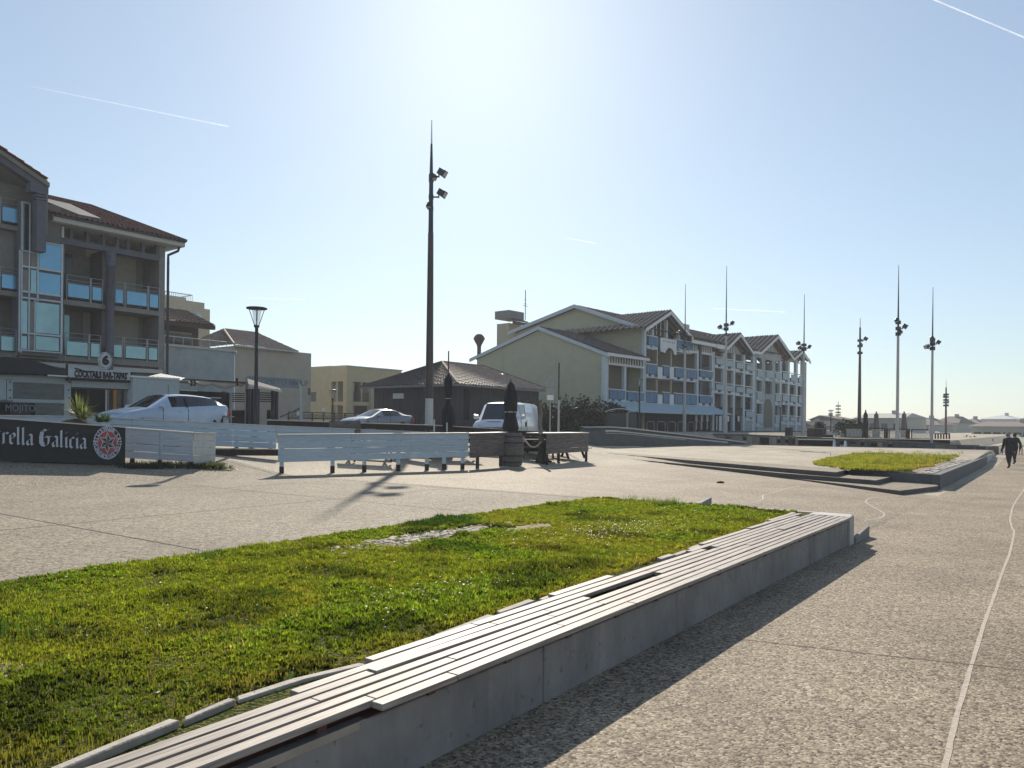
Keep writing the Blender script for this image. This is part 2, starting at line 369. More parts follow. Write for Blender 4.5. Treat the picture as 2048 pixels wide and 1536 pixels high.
mb = MB(); mb.box(-4.5, 2.8, 2.972, 3.03, .395, .402); mb.box(-4.5, 2.75, 2.966, 2.972, .36, .404); mb.build('metal_edge', MATS['metal_angle'], bench)
# crumbling stone edging behind the slats
mat('coping', (.44, .39, .33), .8, vary=.15, scale=8, bump=.006, bscale=30, island=.12)
TE = lambda q: float(np.interp(q, [1.4, 2.0, 2.6, 2.95, 3.2, 3.7, 5, 6.7, 8.5, 11.4, 13.9], [3.53, 3.63, 3.71, 3.70, 3.62, 3.60, 3.70, 3.74, 3.77, 3.85, 3.93]))
s = -4.4
while s < 13.2:
    ln = random.uniform(.25, .9); p = 1. if s < 3.3 else (.9 if s < 6 or s > 9 else .8)
    if random.random() < p:
        t = TE(s) - .06 + random.uniform(-.015, .015); w = random.uniform(.05, .085); z = .455 + random.uniform(-.02, .012)
        mb = MB(); pl = [(s, t), (s + ln * .5, TE(s + ln * .5) - .065), (s + ln - .02, TE(s + ln) - .06), (s + ln - random.uniform(.02, .05), TE(s + ln) - .06 + w), (s + ln * .45, TE(s + ln * .45) - .06 + w * random.uniform(.85, 1.1)), (s + .03, t + w * .9)]
        mb.hexa([(x, y, .36) for x, y in pl], [(x, y, z + random.uniform(-.004, .004)) for x, y in pl]); mb.build('edging_stone', MATS['coping'], bench, bevel=.006)
    s += ln + (random.uniform(0, .10) if random.random() < .3 and s > 3.3 else .0)
# low kerbs closing the lawn
kerb = thing('lawn_kerb', 'thin pale concrete kerb closing the far end of the near lawn', 'kerb', (0, 0, 0), ANG)
mb = MB(); mb.box(14.28, 14.42, 3.6, 6.1, -.1, .43); mb.box(14.28, 14.4, 6.1, 8.3, .0, .425); mb.build('kerb_stone', MATS['concrete_light'], kerb, bevel=.01)
mb = MB(); mb.box(-3, 14.28, 8.17, 8.23, .2, .424); mb.build('edge_strip', MATS['concrete_dark'], kerb)
def wedge(name, label, s0, s1, t0, t1, z0, za, zb):
    mb = MB(); mb.hexa([(s0, t0, z0), (s1, t0, z0), (s1, t1, z0), (s0, t1, z0)], [(s0, t0, za), (s1, t0, zb), (s1, t1, zb), (s0, t1, za)])
    o = mb.build(name, MATS['concrete'], bevel=.008); o.rotation_euler = (0, 0, ANG); tag(o, label, 'kerb'); return o
wedge('low_kerb', 'short low concrete kerb running on from the end of the bench wall', 13.88, 14.95, 2.90, 2.97, -.1, .10, .19)
wedge('kerb_fin', 'small triangular concrete kerb end sticking up behind the near lawn', 14.45, 15.1, 5.92, 6.02, .1, .42, .50)

# ------------------------------------------------------------------ far planter and steps
pl2 = thing('raised_planter', 'raised concrete planter wall round the far lawn beside the steps', 'planter', (0, 0, 0), ANG)
mb = MB()
def poly_wall(mb, pts, w, z0, z1):
    for (a, b_) in zip(pts[:-1], pts[1:]):
        d = (Vector(b_) - Vector(a)).normalized(); n = Vector((-d.y, d.x)) * w
        mb.hexa([(a[0], a[1], z0), (b_[0], b_[1], z0), (b_[0] + n.x, b_[1] + n.y, z0), (a[0] + n.x, a[1] + n.y, z0)],
                [(a[0], a[1], z1), (b_[0], b_[1], z1), (b_[0] + n.x, b_[1] + n.y, z1), (a[0] + n.x, a[1] + n.y, z1)])
ss = [28.3, 32.3, 36.4, 40.5, 44.6, 48.8]
for a, b_ in zip(ss[:-1], ss[1:]):
    a = a if a > 29 else 28.07
    mb = MB(); ta = 3.36 + (a - 28.3) * .012; tb = 3.36 + (b_ - 28.3) * .012
    mb.hexa([(a + .01, ta, -.2), (b_ - .01, tb, -.2), (b_ - .01, tb + .25, -.2), (a + .01, ta + .25, -.2)], [(a + .01, ta, .47), (b_ - .01, tb, .47), (b_ - .01, tb + .25, .47), (a + .01, ta + .25, .47)])
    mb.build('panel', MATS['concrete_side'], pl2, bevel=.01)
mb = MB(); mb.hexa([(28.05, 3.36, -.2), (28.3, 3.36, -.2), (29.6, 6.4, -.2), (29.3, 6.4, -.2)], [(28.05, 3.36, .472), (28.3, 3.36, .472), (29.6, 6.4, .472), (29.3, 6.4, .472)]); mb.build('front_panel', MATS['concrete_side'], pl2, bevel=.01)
mb = MB(); mb.box(52.3, 52.9, 3.7, 11.5, -.1, .50); mb.box(48.8, 52.3, 3.62, 3.95, -.1, .50); mb.build('rear_coping', MATS['concrete_light'], pl2, bevel=.01)
for i, s in enumerate(np.arange(28.7, 48.5, .46)):
    for r in range(3):
        if random.random() < .12: continue
        mb = MB(); t = 3.64 + (s - 28.3) * .012 + r * .17; q = random.uniform(-.02, .02)
        mb.box(s + q, s + .43 + q, t, t + .15, .4, .478 + random.uniform(-.01, .012)); mb.build('paver', MATS['coping'], pl2, bevel=.008)
steps = thing('wide_steps', 'three long low concrete steps climbing to the upper plaza', 'steps', (0, 0, 0), ANG)
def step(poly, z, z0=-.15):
    mb = MB(); mb.hexa([(s, t, z0) for s, t in poly], [(s, t, z) for s, t in poly]); o = mb.build('step', [MATS['concrete_dark']], steps)  # body darker than the tread: shade of the backlit risers is in the colour
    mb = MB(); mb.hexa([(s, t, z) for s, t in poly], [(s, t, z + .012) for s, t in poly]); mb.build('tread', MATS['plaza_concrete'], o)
def far(t, off): return (line_s(t) + off, t)
step([(27.4, 3.33), (28.15, 3.5), (29.3, 6.5), far(24, 1.9), far(24, .55), far(8, .12), (24.5, 3.95)], .14)
step([(28.9, 4.9), (29.3, 6.5), far(24, 2.2), far(24, 1.05), (28.1, 8.46), (26.4, 4.95)][::-1], .29)
step([(29.5, 6.45), far(24, 2.6), far(24, 1.55), (28.6, 8.6), (27.25, 6.35)][::-1], .447)
# ------------------------------------------------------------------ lawns
def grass_mat(name):
    m = bpy.data.materials.new(name); m.use_nodes = True; nt = m.node_tree; N = nt.nodes; L = nt.links
    N.clear(); o = N.new('ShaderNodeOutputMaterial'); at = N.new('ShaderNodeAttribute'); at.attribute_name = 'Col'
    df = N.new('ShaderNodeBsdfDiffuse'); tr = N.new('ShaderNodeBsdfTranslucent'); gl = N.new('ShaderNodeBsdfGlossy'); gl.inputs['Roughness'].default_value = .35
    gl.inputs['Color'].default_value = (.6, .62, .55, 1)
    m1 = N.new('ShaderNodeMixShader'); m1.inputs[0].default_value = .6; m2 = N.new('ShaderNodeMixShader'); m2.inputs[0].default_value = .05
    sc = N.new('ShaderNodeVectorMath'); sc.operation = 'MULTIPLY'; sc.inputs[1].default_value = (1.75, 1.85, .9)
    L.new(at.outputs['Color'], df.inputs[0]); L.new(at.outputs['Color'], sc.inputs[0]); L.new(sc.outputs[0], tr.inputs[0])
    L.new(df.outputs[0], m1.inputs[1]); L.new(tr.outputs[0], m1.inputs[2]); L.new(m1.outputs[0], m2.inputs[1]); L.new(gl.outputs[0], m2.inputs[2]); L.new(m2.outputs[0], o.inputs[0])
    MATS[name] = m; return m
grass_mat('grass_blade')
def vnoise(x, y, f, seed):
    r = np.random.default_rng(seed).random((64, 64)); u = (x * f) % 63; v = (y * f) % 63
    i = u.astype(int); j = v.astype(int); fu = u - i; fv = v - j; fu = fu * fu * (3 - 2 * fu); fv = fv * fv * (3 - 2 * fv)
    return (r[i, j] * (1 - fu) * (1 - fv) + r[i + 1, j] * fu * (1 - fv) + r[i, j + 1] * (1 - fu) * fv + r[i + 1, j + 1] * fu * fv)
def blades(name, s, t, z, hgt, wid, col, lean=.5, kind='stuff'):
    n = len(s); ang = rng.random(n) * 2 * np.pi; le = rng.random(n) ** 1.5 * lean; la = rng.random(n) * 2 * np.pi
    px = s * A.x + t * B.x; py = s * A.y + t * B.y
    dx = np.cos(ang) * wid / 2; dy = np.sin(ang) * wid / 2
    hx = np.cos(la) * le * hgt; hy = np.sin(la) * le * hgt; hz = hgt * np.sqrt(1 - np.minimum(le, .95) ** 2)
    V = np.empty((n, 5, 3))
    V[:, 0] = np.stack([px - dx, py - dy, z - .01], 1); V[:, 1] = np.stack([px + dx, py + dy, z - .01], 1)
    V[:, 2] = np.stack([px + hx * .35 + dx * .8, py + hy * .35 + dy * .8, z + hz * .58], 1); V[:, 3] = np.stack([px + hx * .35 - dx * .8, py + hy * .35 - dy * .8, z + hz * .58], 1)
    V[:, 4] = np.stack([px + hx, py + hy, z + hz], 1)
    return raw_blades(name, V, col)
def raw_blades(name, V, col, kind='stuff'):
    n = len(V); me = bpy.data.meshes.new(name); me.vertices.add(n * 5); me.vertices.foreach_set('co', V.ravel())
    b0 = np.arange(n) * 5
    li = np.stack([b0, b0 + 1, b0 + 2, b0 + 3, b0 + 3, b0 + 2, b0 + 4], 1).ravel()
    me.loops.add(n * 7); me.loops.foreach_set('vertex_index', li.astype(np.int32))
    me.polygons.add(n * 2); st = np.stack([np.arange(n) * 7, np.arange(n) * 7 + 4], 1).ravel()
    me.polygons.foreach_set('loop_start', st.astype(np.int32)); me.update(calc_edges=True); me.validate()
    ca = me.color_attributes.new('Col', 'FLOAT_COLOR', 'POINT'); cc = np.ones((n, 5, 4)); cc[:, :, :3] = col[:, None, :]
    ca.data.foreach_set('color', cc.ravel()); me.materials.append(MATS['grass_blade'])
    return link(name, me, kind=kind)
def lawn_cols(s, t, n, dry):
    g = np.array([.108, .138, .014]); y = np.array([.20, .165, .024]); b = np.array([.26, .18, .07]); dg = np.array([.05, .085, .010])
    k = rng.random(n); c = g * (1 - k)[:, None] + (g * 1.5 * np.array([1.15, 1., .7])) * k[:, None]
    q = np.clip(dry, 0, 1)[:, None]; c = c * (1 - q) + y * q
    m = (rng.random(n) < .06 + .35 * np.clip(dry - .55, 0, 1)); c[m] = b * (.7 + .6 * rng.random((m.sum(), 1)))
    dk = np.clip((vnoise(s + 9, t + 3, .55, 11) - .68) * 6, 0, 1)[:, None]; c = c * (1 - dk) + dg * dk
    return c
HUMP = lambda s, t: .03 * vnoise(s, t, 2.6, 44) + .022 * vnoise(s, t, 5.5, 45) ** 2
def lawn1():
    # blades grow in tufts: centres first, then a fan of blades round each
    nc = 31000
    s = -.5 + 14.75 * rng.random(nc) ** 1.12; t = 3.5 + (8.16 - 3.5) * rng.random(nc)
    nz = vnoise(s, t, .9, 1) * .5 + vnoise(s, t, 2.3, 2) * .3 + vnoise(s, t, 6, 3) * .2
    def patch(s0, t0, rs, rt): return np.clip(1.25 - np.sqrt(((s - s0) / rs) ** 2 + ((t - t0) / rt) ** 2) + (nz - .5) * 1.8, 0, 1)
    bare = np.maximum(np.maximum(patch(7.75, 7.05, 1.6, .36), patch(9.3, 6.5, .5, .2)), patch(1.35, 5.3, .5, .2))
    daisy = patch(9.6, 5.3, 1.8, .7)
    edge = np.clip((t - 3.7) / .4, 0, 1); far_e = np.clip((14.2 - s) / 1.0, 0, 1)
    dry = .08 + .8 * (1 - edge) + .5 * (1 - far_e) + .45 * daisy + .9 * (nz - .5) + .85 * np.clip((3.9 - s) / 1.8, 0, 1) * np.clip((5.4 - t) / 1.2, 0, 1)
    cut = np.interp(s, [1.4, 2.0, 2.6, 2.95, 3.2, 3.7, 5, 6.7, 8.5, 11.4, 13.9], [3.55, 3.66, 3.74, 3.73, 3.65, 3.63, 3.73, 3.78, 3.80, 3.88, 3.96]) + .12 * np.clip(vnoise(s, t * 0, 1.7, 5) - .4, 0, 1)
    keep = (rng.random(nc) < 1 - .97 * np.clip(bare * 1.6, 0, 1)) & (rng.random(nc) < .35 + .65 * edge) & (t > cut) & (rng.random(nc) < .5 + .75 * nz)
    s, t, nz, dry, edge = s[keep], t[keep], nz[keep], dry[keep], edge[keep]; nc = len(s)
    clover = (vnoise(s + 4, t + 7, .8, 15) > .62)
    size = (.5 + .9 * rng.random(nc) ** 1.5) * (.75 + .6 * vnoise(s, t, 1.1, 8)); lush = np.clip((vnoise(s + 9, t + 3, .55, 11) - .58) * 4, 0, 1) * np.clip((s - 2.4) / 1.5, 0, 1)
    size *= 1 + .5 * lush; size *= .8 + .2 * np.clip((s - 1) / 4, 0, 1); size *= 1 - .3 * np.clip(dry, 0, 1); shade = (.5 + .85 * rng.random(nc)) * (1 - .55 * np.clip((vnoise(s, t, 1.9, 61) - .6) * 5, 0, 1))
    m = 23; idx = np.repeat(np.arange(nc), m); n = len(idx)
    a = rng.random(n) * 2 * np.pi; r = .004 + .020 * np.sqrt(rng.random(n)) * size[idx]
    bs = s[idx] + r * np.cos(a); bt = t[idx] + r * np.sin(a)
    px = bs * A.x + bt * B.x; py = bs * A.y + bt * B.y; dist = np.hypot(px, py)
    h = (.018 + .028 * rng.random(n)) * size[idx]
    le = np.clip(.15 + 38 * r * rng.random(n), 0, .93)
    da = a + ANG + rng.normal(0, .5, n)
    z = .402 + HUMP(bs, bt)
    col = lawn_cols(bs, bt, n, dry[idx]) * shade[idx][:, None] * (.75 + .5 * rng.random((n, 1)))
    col[lush[idx] > .5] *= np.array([.55, .72, .7]); cv = clover[idx]; col[cv] *= np.array([.78, .95, .9])
    wd = (.0032 + .0006 * dist) * (.6 + .8 * rng.random(n)) * np.where(cv, 1.8, 1.)
    V = np.empty((n, 5, 3)); ang = da + np.pi / 2 + rng.normal(0, .6, n)
    dx = np.cos(ang) * wd / 2; dy = np.sin(ang) * wd / 2; hx = np.cos(da) * le * h; hy = np.sin(da) * le * h; hz = h * np.sqrt(1 - le ** 2)
    V[:, 0] = np.stack([px - dx, py - dy, z - .01], 1); V[:, 1] = np.stack([px + dx, py + dy, z - .01], 1)
    V[:, 2] = np.stack([px + hx * .4 + dx * .85, py + hy * .4 + dy * .85, z + hz * .62], 1); V[:, 3] = np.stack([px + hx * .4 - dx * .85, py + hy * .4 - dy * .85, z + hz * .62], 1)
    V[:, 4] = np.stack([px + hx, py + hy, z + hz], 1)
    # a fine short carpet under the tufts
    k = 240000; s2 = -.3 + 14.5 * rng.random(k) ** 1.1; t2 = 3.55 + 4.6 * rng.random(k); nz2 = vnoise(s2, t2, .9, 1) * .5 + vnoise(s2, t2, 2.3, 2) * .3 + vnoise(s2, t2, 6, 3) * .2
    def pt(s0, t0, rs, rt): return np.clip(1.25 - np.sqrt(((s2 - s0) / rs) ** 2 + ((t2 - t0) / rt) ** 2) + (nz2 - .5) * 1.8, 0, 1)
    br = np.maximum(np.maximum(pt(7.75, 7.05, 1.6, .36), pt(9.3, 6.5, .5, .2)), pt(1.35, 5.3, .5, .2))
    te = np.interp(s2, [1.4, 2.0, 2.6, 2.95, 3.2, 3.7, 5, 6.7, 8.5, 11.4, 13.9], [3.55, 3.66, 3.74, 3.73, 3.65, 3.63, 3.73, 3.78, 3.80, 3.88, 3.96])
    kp = (rng.random(k) > br * 1.7) & (rng.random(k) > .8 * np.clip((vnoise(s2, t2, 1.9, 61) - .66) * 5, 0, 1)) & (t2 > te); s2, t2, nz2, te = s2[kp], t2[kp], nz2[kp], te[kp]; k = len(s2)
    dr2 = .12 + .9 * (nz2 - .5) + .9 * np.clip((3.9 - s2) / 1.8, 0, 1) * np.clip((5.4 - t2) / 1.2, 0, 1) + .7 * np.clip(1 - (t2 - te) / .4, 0, 1); c2 = lawn_cols(s2, t2, k, dr2) * (.55 + .55 * rng.random((k, 1)))
    d2 = np.hypot(s2 * A.x + t2 * B.x, s2 * A.y + t2 * B.y)
    blades('lawn_carpet', s2, t2, .406 + HUMP(s2, t2), .010 + .020 * rng.random(k), (.0026 + .0007 * d2) * (.6 + .7 * rng.random(k)), c2, .95)
    raw_blades('lawn_grass', V, col)
lawn1()
def tufts(name, spots, col, hh, cnt, rad, wid=.006, lean=.7):
    S = []; T = []; H = []; Z = []
    for (s, t, z, k) in spots:
        n = int(cnt * k); S += list(rng.normal(s, rad * k, n)); T += list(rng.normal(t, rad * k, n)); H += list(hh * k * (.4 + .8 * rng.random(n))); Z += [z] * n
    n = len(S); c = np.array(col)[None, :] * (.6 + .8 * rng.random((n, 1)))
    return blades(name, np.array(S), np.array(T), np.array(Z), np.array(H), np.full(n, wid) * (.6 + .8 * rng.random(n)), c, lean)
tufts('tall_grass', [(13.9 + random.uniform(-.4, .3), random.uniform(6.2, 7.4), .41, random.uniform(.5, 1.1)) for _ in range(16)], (.09, .12, .03), .17, 60, .07, .007, .5)
tufts('dark_weeds', [(float(rng.uniform(1.2, 12)), float(rng.uniform(4.2, 7.9)), .415, float(rng.uniform(.35, .8))) for _ in range(26)] + [(RG(430, 1112).x * A.x + RG(430, 1112).y * A.y, 7.9, .41, 1.1), (2.2, 6.3, .41, 1.6), (1.5, 5.9, .41, 1.5), (2.9, 3.95, .41, .9), (2.6, 4.05, .41, .8), (1.9, 6.8, .41, 1.2), (1.6, 5.4, .41, 1.2)], (.03, .07, .012), .055, 520, .15, .009, 1.0)
# white daisies
def daisies():
    mb = MB(); mb2 = MB()
    pts = [(rng.normal(9.9, 1.1), rng.normal(5.3, .45)) for _ in range(650)] + [(rng.normal(5.2, .5), rng.normal(4.5, .22)) for _ in range(110)] + [(rng.uniform(1, 13.5), rng.uniform(3.9, 8)) for _ in range(130)]
    for s, t in pts:
        if not (3.8 < t < 8.1 and s < 14): continue
        p = ST(s, t, .405 + rng.uniform(.03, .075)); r = rng.uniform(.006, .011); tx, ty = rng.uniform(-.4, .4, 2)
        a0 = rng.uniform(0, 6.28)
        vs = [p + Vector((r * (1 if k % 2 else .7) * math.cos(a0 + k * .785), r * (1 if k % 2 else .7) * math.sin(a0 + k * .785), tx * r * math.cos(k * .785) + ty * r * math.sin(k * .785))) for k in range(8)]
        mb.add(vs, [list(range(8))])
    mat('petal', (.82, .80, .74), .6, vary=.05)
    mb.build('daisies', MATS['petal'], kind='stuff')
daisies()
# clods of dry sandy crust in the bare strip
mb = MB()
for (s0, t0, rs, rt) in ((7.75, 7.05, 2.0, .5), (1.35, 5.3, .8, .4), (9.3, 6.5, .8, .35)):
    c_ = [ST(s0 + rs * math.cos(k * math.pi / 16) * random.uniform(.8, 1.1), t0 + rt * math.sin(k * math.pi / 16) * random.uniform(.75, 1.15), .424) for k in range(32)]
    mb.add([ST(s0, t0, .426)] + c_, [[0, k + 1, (k + 1) % 32 + 1] for k in range(32)])
mb.build('bare_sand', MATS['sandy_soil'], kind='structure')
mb = MB()
for _ in range(420):
    s = rng.normal(7.7, .75); t = 7.05 + rng.normal(0, .15); r = rng.uniform(.015, .06); p = ST(s, t, .424)
    k = 6; a0 = rng.uniform(0, 6); bt = [p + Vector((r * math.cos(a0 + i) * rng.uniform(.7, 1.2), r * .7 * math.sin(a0 + i) * rng.uniform(.7, 1.2), -.01)) for i in range(6)]
    tp = [v + Vector((0, 0, .012 + rng.uniform(0, .016))) for v in bt]; mb.hexa(bt, tp)
mb.build('dry_crust', mat('crust', (.58, .50, .39), .9, vary=.15, scale=9), kind='stuff')
def lawn2():
    n = 130000; s = 28.7 + 23.3 * rng.random(n) ** 1.2; t = 3.9 + 7.2 * rng.random(n)
    left = np.interp(s, [28.5, 30, 32, 36, 44, 52], [6.2, 7.0, 8.3, 9.0, 9.6, 10.2]); right = 4.1 + (s - 28) * .02 + .35 * vnoise(s, t * 0, .5, 4)
    k = (t < left + .3 * (vnoise(s, t, 1.3, 3) - .5)) & (t > right); s, t = s[k], t[k]; n = len(s)
    nz = vnoise(s, t, .7, 21) * .6 + vnoise(s, t, 2.1, 22) * .4
    mound = .10 * vnoise(s, t, .8, 33) + .06 * vnoise(s, t, 2., 34)
    dry = .25 + 1.5 * (nz - .45) + .6 * np.clip((5.6 - t) / 1.2, 0, 1)
    h = .05 + .06 * rng.random(n) * (.5 + nz); c = lawn_cols(s, t, n, dry)
    blades('far_lawn_grass', s, t, np.full(n, .455) + mound * .5, h, .018 + .014 * rng.random(n), c, .8)
    mb = MB(); ns, nt_ = 60, 24
    def P(i, j):
        ss_ = 28.6 + 23.6 * i / ns; l = float(np.interp(ss_, [28.5, 30, 32, 36, 44, 52], [6.2, 7.0, 8.3, 9.0, 9.6, 10.2])); r = 4.05 + (ss_ - 28) * .02; tt = r + (l - r) * j / nt_
        m = float(.10 * vnoise(np.array([ss_]), np.array([tt]), .8, 33)[0] + .06 * vnoise(np.array([ss_]), np.array([tt]), 2., 34)[0]) * .5
        return ST(ss_, tt, .456 + m * (1 if 0 < j < nt_ else 0))
    mb.grid(P, ns, nt_); mb.build('far_lawn_soil', MATS['sandy_soil'], kind='structure')
lawn2()
def far_tufts():
    nc = 2600; s = 28.9 + 22.8 * rng.random(nc) ** 1.1; t = 4.3 + 5.5 * rng.random(nc)
    left = np.interp(s, [28.5, 30, 32, 36, 44, 52], [6.0, 6.8, 8.1, 8.8, 9.4, 10.0]); k = (t < left) & (t > 4.4 + (s - 28) * .02); s, t = s[k], t[k]; nc = len(s)
    sz = .5 + rng.random(nc) ** 2 * 1.3; sh = .35 + .9 * rng.random(nc); idx = np.repeat(np.arange(nc), 16); n = len(idx); r = .10 * np.sqrt(rng.random(n)) * sz[idx]; a = rng.random(n) * 6.28
    bs, bt = s[idx] + r * np.cos(a), t[idx] + r * np.sin(a)
    blades('far_lawn_tufts', bs, bt, np.full(n, .47), (.06 + .09 * rng.random(n)) * sz[idx], .02 + .012 * rng.random(n), lawn_cols(bs, bt, n, .3 + .4 * rng.random(nc)[idx]) * sh[idx][:, None], .8)
far_tufts()
# ------------------------------------------------------------------ facades laid out on real planes
class Fac:
    """vertical plane through the point seen at px, d metres ahead; horizontal direction heads for the vanishing point vpx"""
    def __init__(s, px, d, vpx, zb, name, label, cat, group=None, perp=False):
        X = ray(px, 800)[0]; s.O = Vector((X * d, d, 0)); r = (vpx - 1024) / FPX
        s.u = Vector((r, 1, 0)).normalized()
        if perp: s.u = Vector((s.u.y, -s.u.x, 0))
        s.n = Vector((-s.u.y, s.u.x, 0)); s.zb = zb; s.ang = math.atan2(s.u.y, s.u.x)
        s.t = thing(name, label, cat, (s.O.x, s.O.y, 0), s.ang, group)
    def solve(s, px, py, off=0.):
        X, Z = ray(px, py); o = s.O + s.n * off        # o + a*u = d*(X,1)
        a = (X * o.y - o.x) / (s.u.x - X * s.u.y); d = o.y + a * s.u.y
        return a, EYE + Z * d
    def a(s, px, off=0., py=760): return s.solve(px, py, off)[0]
    def z(s, px, py, off=0.): return s.solve(px, py, off)[1]
    def side(s, px, py, a0):                          # on the cross plane a = a0 : returns depth behind the facade, height
        X, Z = ray(px, py); o = s.O + s.u * a0
        q = (X * o.y - o.x) / (s.n.x - X * s.n.y); d = o.y + q * s.n.y
        return q, EYE + Z * d
    def box(s, mb, pl, pr, ref, o0, o1, mi=0):        # ref = (px, ytop, ybottom)
        mb.box(s.a(pl, o0, ref[1]), s.a(pr, o0, ref[1]), o0, o1, s.z(ref[0], ref[2], o0), s.z(ref[0], ref[1], o0), mi)
    def part(s, name, m, pl, pr, ref, o0, o1, par=None, bevel=0., **kw):
        mb = MB(); s.box(mb, pl, pr, ref, o0, o1); return mb.build(name, MATS[m], par or s.t, bevel=bevel, **kw)
def tiles(mb, e0, e1, r1, r0, step=.24, rowh=.36, amp=.04, mi=0, two=False):
    e0, e1, r1, r0 = map(Vector, (e0, e1, r1, r0)); W_ = max((e1 - e0).length, (r1 - r0).length); Hh_ = max((r0 - e0).length, (r1 - e1).length)
    nc = max(2, int(W_ / step)) * 4; nr = max(2, int(Hh_ / rowh)); nrm = (e1 - e0).cross(r0 - e0).normalized()
    if nrm.z < 0: nrm = -nrm
    vs = []; fs = []
    for j in range(nr):
        for (v, lift) in ((j / nr, .035), ((j + 1.02) / nr, .0)):
            for i in range(nc + 1):
                u = i / nc; p = (e0 * (1 - u) + e1 * u) * (1 - v) + (r0 * (1 - u) + r1 * u) * v
                vs.append(p + nrm * (lift + amp * math.sin(i * math.pi / 2) + .012 * math.sin(i * 12.9 + j * 78.2)))
    w = nc + 1
    for j in range(2 * nr - 1):
        for i in range(nc): fs.append([j * w + i, j * w + i + 1, (j + 1) * w + i + 1, (j + 1) * w + i])
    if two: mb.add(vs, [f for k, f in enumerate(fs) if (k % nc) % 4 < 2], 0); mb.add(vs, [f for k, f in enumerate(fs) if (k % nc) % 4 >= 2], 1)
    else: mb.add(vs, fs, mi)
mat('stucco_grey', (.25, .245, .225), .9, scale=3, vary=.1, bump=.003, bscale=80)
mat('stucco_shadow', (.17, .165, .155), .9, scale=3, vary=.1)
mat('slate_blue', (.12, .125, .16), .7, scale=3, vary=.1)
mat('cream_render', (.50, .44, .31), .9, scale=2, vary=.08, bump=.003, bscale=60)
mat('olive_render', (.47, .46, .32), .9, scale=1.2, vary=.06, bump=.003, bscale=50)
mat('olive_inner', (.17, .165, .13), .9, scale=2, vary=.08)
mat('beige_render', (.48, .43, .34), .9, scale=1, vary=.08)
mat('yellow_render', (.62, .52, .31), .9, scale=1.5, vary=.07)
mat('pale_blue_render', (.38, .43, .44), .9, scale=1.5, vary=.12)
mat('white_trim', (.70, .72, .72), .6, scale=5, vary=.06)
mat('pale_trim', (.55, .62, .66), .6, scale=5, vary=.08)
mat('grey_fascia', (.50, .50, .46), .7, scale=4, vary=.06)
mat('blue_panel', (.08, .22, .38), .5, scale=8, vary=.15)
mat('light_blue_panel', (.38, .50, .56), .5, scale=8, vary=.1)
mat('tile_red', (.23, .10, .07), .8, scale=7, vary=.2, c2=(.10, .05, .04))
mat('tile_brown', (.24, .16, .115), .75, scale=9, vary=.2, c2=(.10, .07, .055))
mat('tile_pale', (.46, .36, .28), .7, scale=9, vary=.2, c2=(.16, .11, .085))
mat('dark_glass', (.03, .035, .04), .12, spec=.6)
mat('sky_blue_glass', (.20, .46, .66), .15, metal=.35, vary=.1, scale=.6)  # blue base stands in for the sky mirrored in the panes
mat('teal_glass', (.33, .56, .60), .18, metal=.3, vary=.12, scale=.9)
mat('shutter', (.34, .33, .28), .8, scale=4, vary=.06)
mat('black_fabric', (.012, .012, .014), .9)
mat('dark_metal', (.035, .038, .042), .5, metal=.3)
mat('steel', (.40, .41, .42), .4, metal=.7)
mat('dark_interior', (.012, .012, .013), .9)
mat('dark_brown', (.075, .05, .045), .85, scale=6, vary=.2)
# ---- apartment block on the left -------------------------------------------------
L = Fac(326, 41, 2190, 1.4, 'apartment_block', 'grey seafront apartment block with a red tiled roof and sky-blue glass balconies, left edge', 'building')
ZB = 1.2
aR = L.a(329); aL = L.a(-260)
def LB(px, py, o=0): return L.solve(px, py, o)
z_eave = L.z(200, 467)                     # fascia top about
# walls
DEP = 1.7
mb = MB(); zf2 = L.z(200, 623); zf1 = L.z(200, 725); zt = L.z(220, 487)
mb.box(aL, aR - .35, DEP, DEP + .3, ZB, L.z(220, 466) + .3); mb.box(aR - .30, aR, 0.05, 9, ZB, L.z(329, 492)); mb.box(aL, aR - .3, 8.7, 9, ZB, z_eave)
mb.build('wall', MATS['stucco_grey'], L.t)
L.part('corner_pilaster', 'stucco_grey', 319, 329, (324, 492, 745), -.04, .3)
for px in (35, ): L.part('pier', 'slate_blue', 35, 41, (38, 455, 745), -.1, .5)
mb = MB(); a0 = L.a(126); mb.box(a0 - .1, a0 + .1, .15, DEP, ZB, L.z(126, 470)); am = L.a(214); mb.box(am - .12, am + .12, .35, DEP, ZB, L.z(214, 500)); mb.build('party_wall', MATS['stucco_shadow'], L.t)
# slabs
for (n_, ref, pl, pr) in (('floor_slab', (220, 610, 619.5), 127, 319), ('floor_slab', (220, 716, 728), -60, 325), ('floor_slab', (20, 450, 459), -60, 41), ('floor_slab', (20, 582, 592), -60, 35)):
    L.part(n_, 'stucco_grey', pl, pr, ref, -.06, DEP)
L.part('lower_band', 'grey_fascia', -60, 326, (220, 733, 741), -.12, .4)
L.part('lower_wall', 'stucco_grey', -60, 326, (220, 728, 830), .3, .5)
# frieze beam, small posts, fascia
L.part('beam', 'slate_blue', 83, 321, (220, 492.5, 504), -.05, .3)
for px in (96, 112, 126, 143.5, 176, 208, 236, 257, 287, 316): L.part('frieze_post', 'slate_blue' if px != 126 else 'white_trim', px - 2.6, px + 2.6, (px, L_y := 440 + (px - 92) * .19, 480 + (px - 92) * .165), -.02, .22)
fa = MB(); zt_, zb_ = L.z(220, 458.5), L.z(220, 471); fa.box(L.a(91), L.a(353), -.75, -.6, zb_, zt_); ex = L.a(353); fa.box(ex - .12, ex, -.6, 7.5, zb_, zt_); fa.box(L.a(91), ex - .15, -.6, 1.8, zb_ - .02, zb_ + .08); fa.build('fascia', MATS['grey_fascia'], L.t)
